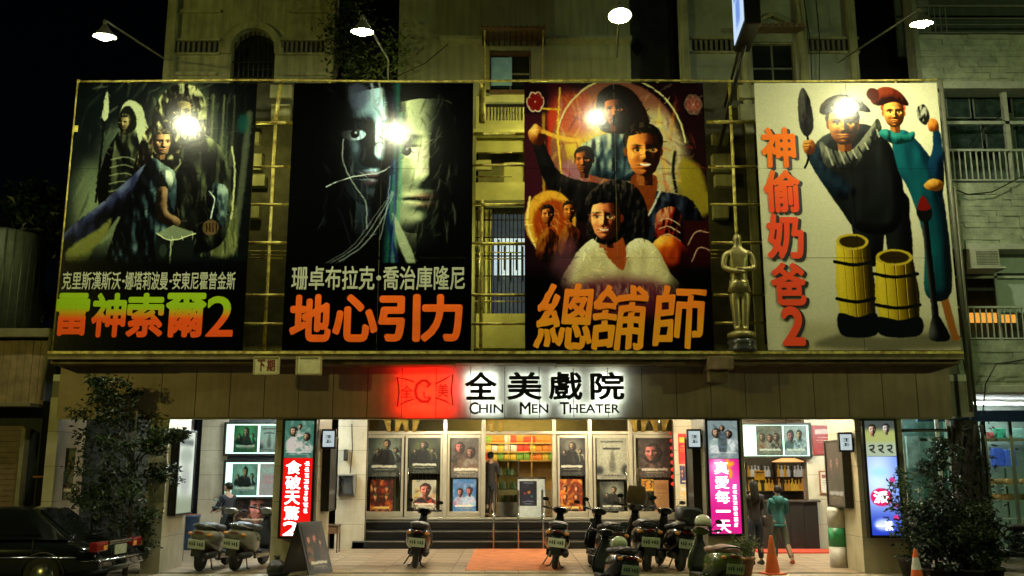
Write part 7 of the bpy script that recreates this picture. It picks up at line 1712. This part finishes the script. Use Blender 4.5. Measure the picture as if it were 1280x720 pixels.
# right lower windows
for a, b, py0, py1, m in ((1247, 1282, 315, 340, 'a'), (1247, 1290, 344, 392, 'b')):
    x0, x1, z0, z1 = X(a, 350, YA+.3), X(b+40, 350, YA+.3), Z(py1, YA+.3), Z(py0, YA+.3)
    MB().box(x0, x1, YA+.4, YA+.42, z0, z1).build('frosted_pane', mat('frosted', (.38, .48, .44), .4, var=.1), NB)
blk(341, 344, 'transom', railw, YA+.3, YA+.36)
MB().box(X(1245, 350, YA+.3)-.03, X(1245, 350, YA+.3)+.03, YA+.3, YA+.36, Z(425, YA), Z(313, YA)).build('window_post', railw, NB)
ow = MB().box(X(1213, 395, YA+1.0), X(1270, 395, YA+1.0), YA+1.0, YA+1.05, Z(403, YA+1.0), Z(391, YA+1.0)).build('lit_window', mat('orange_glow', (.5, .2, .05), .5, emit=.9, ecol=(1, .42, .06), var=.9, scale=14), NB)
# air conditioner
t = thing('air_conditioner', 'boxy air conditioner on a bracket above the orange lit balcony', 'air conditioner', (X(1225, 330, YA), YA, Z(336, YA)))
xa0, xa1, za0, za1 = X(1209, 325, YA-.1), X(1245, 325, YA-.1), Z(335, YA-.1), Z(313, YA-.1)
MB().box(xa0, xa1, YA-.25, YA+.3, za0, za1).build('casing', mat('ac_cream', (.40, .40, .30), .5, var=.15), t, bevel=.01)
for i in range(9): MB().box(xa0+.12, xa1-.03, YA-.256, YA-.25, za0+.04+i*(za1-za0-.08)/9, za0+.055+i*(za1-za0-.08)/9).build('louvre', mat('ac_dark', (.10, .11, .09), .5), t)
MB().box(xa0-.02, xa1+.1, YA-.3, YA+.3, za0-.05, za0-.004).build('bracket', concg, t)
for px, b in ((1178, .0),): MB().box(xl2-.1, xl2-.004, YA-.05, YA+.4, 3.0, 14).build('party_wall', mat('pier2', (.20, .22, .15), .8, var=.2), NB)
# cables over the corner
for k, pts in enumerate(([(1180, 232), (1210, 243), (1240, 240), (1275, 222), (1300, 215)], [(1228, 520), (1232, 480), (1245, 455), (1290, 448)], [(1206, 300), (1210, 400), (1214, 480), (1220, 640)], [(1202, 440), (1208, 470), (1214, 520), (1216, 560)])):
    o = MB().tube([Pt(a, b, YA-.12-.03*k) for a, b in pts], .014, 6).build('cable', darkmetal, None, org=Pt(*pts[-1], YA-.12)); tag(o, ['black cable sagging across the pale stone band under the balcony', 'cable curling across the lowest stone band of the corner block', 'long cable dropping past the balconies to the pavement', 'short cable hanging at the end of the theatre ledge'][k], 'cable', None)
# neighbour shop at ground floor
t = thing('neighbour_shop', 'brightly lit shop with a blue band and glass front under the stone block', 'shop', (X(1260, 660, 21), 21, 0))
MB().box(8.98, 15, 23.0, 23.1, 0, 3.7).build('back_wall', mat('shop_wall', (.55, .62, .6), .6), t)
MB().box(8.98, 15, YA+.1, 23, 3.55, 3.65).build('ceiling', white_m, t)
MB().box(9.2, 15, 21.5, 21.6, Z(527, 21.5), Z(513, 21.5)).build('blue_band', mat('shop_blue', (.03, .08, .16), .5, var=.2), t)
for a, b in ((1228, 1233), (1262, 1266)): MB().box(X(a, 560, 21.5), X(b, 560, 21.5), 21.45, 21.5, 0, Z(527, 21.5)).build('mullion', steel, t)
MB().box(9.2, 15, 21.44, 21.5, Z(550, 21.5)-.03, Z(548, 21.5)).build('transom', steel, t)
MB().box(9.2, 15, 21.47, 21.475, .2, Z(527, 21.5)).build('pane', glass, t)
for k, (a, b, c0, c1, cc, e) in enumerate(((1240, 1252, 560, 583, (.05, .1, .5), .3), (1254, 1268, 562, 583, (.06, .12, .5), .3), (1236, 1243, 540, 552, (.5, .1, .1), .2), (1266, 1280, 535, 548, (.3, .5, .45), .3), (1246, 1258, 535, 550, (.05, .3, .18), .2))):
    x0, x1 = X(a, 570, 22.6), X(b, 570, 22.6)
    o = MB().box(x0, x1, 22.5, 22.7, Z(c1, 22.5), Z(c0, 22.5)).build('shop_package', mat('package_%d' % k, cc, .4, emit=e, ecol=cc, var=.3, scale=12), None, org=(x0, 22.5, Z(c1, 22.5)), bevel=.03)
    tag(o, ['blue package', 'wide blue package', 'small red package', 'pale green package', 'dark green package'][k]+' on display inside the neighbour shop', 'package')
tt = thing('bread_rack', 'white shop rack with orange brown goods behind the glass of the neighbour shop', 'rack', (X(1260, 600, 22), 22, .01))
for py in (606, 625, 648): MB().box(X(1232, 600, 22), X(1300, 600, 22), 21.8, 22.3, Z(py, 22)-.03, Z(py, 22)).build('shelf_board', white_m, tt)
for px in (1232, 1265, 1298): MB().box(X(px, 600, 22)-.02, X(px, 600, 22)+.02, 22.26, 22.3, .012, Z(585, 22)).build('post', steel, tt)
for k in range(20):
    px = 1238+(k % 10)*4.6; py = 606 if k < 10 else 625
    o = MB().ball((0, 0, .07), .10, .08, .07, 10, 6).build('bread_bun', mat('bun_brown', (.5, .25, .07), .6, var=.3), None)
    o.location = (X(px, py, 22), 21.9+random.random()*.3, Z(py, 22)+.002); tag(o, ORD[k % 10]+' brown bun from the left on the '+('upper' if k < 10 else 'lower')+' board of the shop rack', 'bun', 'buns on the shop rack')
tube_d = mat('dim_tube', (1, 1, 1), .5, emit=22, ecol=(.9, 1, .95))
tubelight(X(1270, 505, 20.4), 21.9, 1.0, tube_d, 'twin tube ceiling light over the neighbour shop front', z=3.45)
tubelight(X(1300, 505, 20.4), 22.2, 1.5, tube_d, 'twin tube ceiling light deeper inside the neighbour shop', z=3.45)
# glazed lobby right of the blue light box
t = thing('side_lobby', 'dim glazed side lobby between the blue light box and the dark post', 'lobby', (X(1150, 660, 22), 22, 0))
MB().box(X(1122, 600, 21.8), X(1200, 600, 21.8), 22.4, 22.5, 0, 3.6).build('back_wall', mat('lobby_green', (.10, .16, .15), .5, var=.3), t)
for a in (1126, 1172, 1186): MB().box(X(a, 560, 21.2), X(a+4, 560, 21.2), 21.2, 21.26, 0, 3.2).build('mullion', white_m, t)
MB().box(X(1126, 560, 21.2), X(1190, 560, 21.2), 21.19, 21.2, Z(540, 21.2), Z(536, 21.2)).build('transom', steel, t)
MB().box(X(1130, 560, 21.2), X(1186, 560, 21.2), 21.22, 21.225, .1, 3.1).build('pane', glass, t)
MB().box(X(1134, 560, 22.2), X(1168, 560, 22.2), 22.2, 22.3, Z(585, 22.2), Z(545, 22.2)).build('notice_panel', mat('lobby_panel', (.22, .28, .27), .4, var=.4), t)
# ================================================================ left: shed, tank, shutters
t = thing('plank_shed', 'old shed with vertical weathered planks beside the first board', 'shed', (X(30, 500, 19), 19, 0))
x0, x1 = -12.6, X(60, 440, 18.8)
n = 22
for i in range(n):
    a = x0+(x1-x0)*i/n; MB().box(a+.004, a+(x1-x0)/n-.004, 18.8-random.uniform(0, .02), 18.84, Z(506+random.uniform(-2, 2), 18.8), Z(425, 18.8)).build('plank', woodlt, t)
MB().box(x0, x1, 18.84, 19.2, 0, Z(424, 18.8)).build('wall', mat('night_wall', (.03, .035, .03)), t)
MB().box(x0, x1+.1, 18.6, 19.3, Z(423, 18.8), Z(412, 18.8)).build('roof_edge', mat('tin_edge', (.14, .13, .08), .6, .3), t, bevel=.01)
MB().box(x0, x1, 18.3, 18.8, Z(510, 18.8), Z(506, 18.8)).build('canopy', mat('tin_edge', (.14, .13, .08), .6, .3), t)
sh = MB().box(x0, X(22, 600, 18.7), 18.75, 18.79, 0, Z(535, 18.7)).build('roller_shutter', mat('shutter_tan', (.16, .10, .06), .6, var=.2), t)
for i in range(26): MB().box(x0, X(22, 600, 18.7), 18.735, 18.75, .05+i*.105, .05+i*.105+.09).build('slat', mat('shutter_tan', (.16, .10, .06)), sh)
MB().box(X(24, 600, 18.7), X(29, 600, 18.7), 18.6, 18.8, 0, Z(535, 18.7)).build('door_post', mat('pale_post', (.22, .20, .12), .7), t)
MB().tube([(X(38, 630, 18.6), 18.6, Z(596, 18.6)), (X(62, 630, 18.6), 18.6, Z(596, 18.6))], .02).build('rail', mat('rust_orange', (.3, .10, .03), .6), t)
MB().tube([(X(58, 440, 18.6), 18.6, Z(500, 18.6)), (X(62, 430, 18.6), 18.6, Z(415, 18.6))], .03).build('drain_pipe', mat('tin_edge', (1, 1, 1)), t)
t = thing('water_tank', 'big ribbed cylindrical tank dimly lit on the roof behind the shed', 'tank', (X(0, 400, 22), 22, Z(415, 22)))
cx_ = X(-10, 350, 22); tz0, tz1 = Z(425, 22), Z(298, 22); rr_ = X(48, 350, 22)-cx_
tm2 = mat('tank_steel', (.10, .12, .07), .5, .5, var=.2)
MB().lathe([(rr_, tz0), (rr_, tz1), (rr_*.98, tz1+.05), (.01, tz1+.25)], (cx_, 22, 0), n=40).build('drum', tm2, t)
for i in range(36):
    a = 2*PI*i/36; MB().tube([(cx_+rr_*math.cos(a), 22+rr_*math.sin(a), tz0), (cx_+rr_*math.cos(a), 22+rr_*math.sin(a), tz1)], .025, 6).build('rib', tm2, t)
MB().box(cx_-2.5, X(58, 420, 22), 20.5, 23.5, Z(426, 22)-.1, Z(426, 22)-.01).build('roof_stand', mat('tin_edge', (1, 1, 1)), t)
# ad panel near the tree
o = poster('tall pale poster leaning in the dark between tree and shed', 80, 92, 560, 625, 18.5, art(95, (.42, .42, .38), [(.5, .3, .3), (.3, .3, .3), (.5, .5, .5)], 'group', 40, 100), 'notices near the shed')
t = thing('left_end_wall', 'dim plastered wall with a panel strip behind the leafy street tree', 'wall', (-9, YF, 0)); t.name = 'end_wall'; ORG['end_wall'] = Vector((-9, YF, 0))
MB().box(-9.6, -6.99, 20.6, 20.7, 0, 3.62).build('wall', mat('dim_wall', (.10, .095, .07)), t)
# ================================================================ street lamps over the road, outside the picture
def streetlamp(label, x, y, h, col, e, dirx):
    t = thing('street_lamp', label, 'street lamp', (x, y, -.15), 'street lamps along the road')
    gm_ = mat('galvanised', (.3, .3, .28), .4, .7)
    MB().tube([(x, y, -.15), (x, y, h-.6), (x+dirx*.4, y, h), (x+dirx*1.6, y, h+.15)], [.09, .06, .05, .04], 10).build('pole', gm_, t)
    MB().loft([(x+dirx*1.5, y, h+.16, .10, .05, 2.5), (x+dirx*1.9, y, h+.17, .16, .08, 2.5), (x+dirx*2.3, y, h+.17, .12, .05, 2.5)], 14, axis='x').build('head', gm_, t)
    l = bpy.data.lights.new('lamp_light', 'POINT'); l.shadow_soft_size = .15; l.energy = e*1.15; l.color = col
    o = bpy.data.objects.new('lamp_light', l); COL.objects.link(o); o.parent = t; o.location = Vector((x+dirx*1.9, y, h-.12))-ORG[t.name]
    return t
a = streetlamp('street lamp on the near kerb to the left of the viewer', -22, 4, 8.5, (.95, .9, .20), 2100, 1)
b = streetlamp('street lamp on the near kerb to the right of the viewer', 20.5, 5, 8.5, (.80, 1, .40), 1800, 1)

# lamps tucked behind the board edges that light the lattice gaps
def gaplamp(label, x, y, z, e):
    t = thing('wall_lamp', label, 'lamp', (x, y, z), 'yellow lamps behind the boards')
    MB().lathe([(.02, .12), (.06, .1), (.10, .02), (.09, .02), (.05, .08)], (x, y, z), n=14).build('shade', lampgrey, t)
    MB().ball((x, y, z+.01), .045, n=10, m=6).build('bulb', mat('yellow_bulb', (1, .9, .3), .5, emit=20, ecol=(1, .88, .2)), t)
    MB().tube([(x, y, z+.12), (x, y+.3, z+.2)], .015).build('arm', lampgrey, t)
    l = bpy.data.lights.new('lamp_light', 'POINT'); l.shadow_soft_size = .06; l.energy = e; l.color = (1, .92, .25)
    o = bpy.data.objects.new('lamp_light', l); COL.objects.link(o); o.parent = t; o.location = (0, 0, -.08)
gaplamp('yellow lamp hidden behind the crowd board facing the lit balcony', .62, 19.0, 9.2, 100)
gaplamp('yellow lamp low behind the two faces board by the grilled window', -1.2, 19.2, 6.4, 80)
gaplamp('yellow lamp hidden behind the misty board at the first gap', -5.6, 18.9, 8.6, 55)
gaplamp('yellow lamp hidden behind the crowd board at the statue gap', 3.6, 18.9, 8.0, 12)
# ================================================================ overhead cables
for k, (p, q, Y) in enumerate((((560, 55), (497, 95), 19.8), ((1005, 0), (1015, 100), 20.0), ((1020, 0), (1024, 100), 20.0))):
    o = MB().tube([Pt(*p, Y), Pt((p[0]+q[0])/2+3, (p[1]+q[1])/2+4, Y), Pt(*q, Y)], .012, 5).build('cable', darkmetal, None, org=Pt(*q, Y)); tag(o, ['thin cable from the grey house to the creeper gap', 'cable running down the pilaster of the house above the pale board', 'second cable running down by the frieze above the pale board'][k], 'cable')
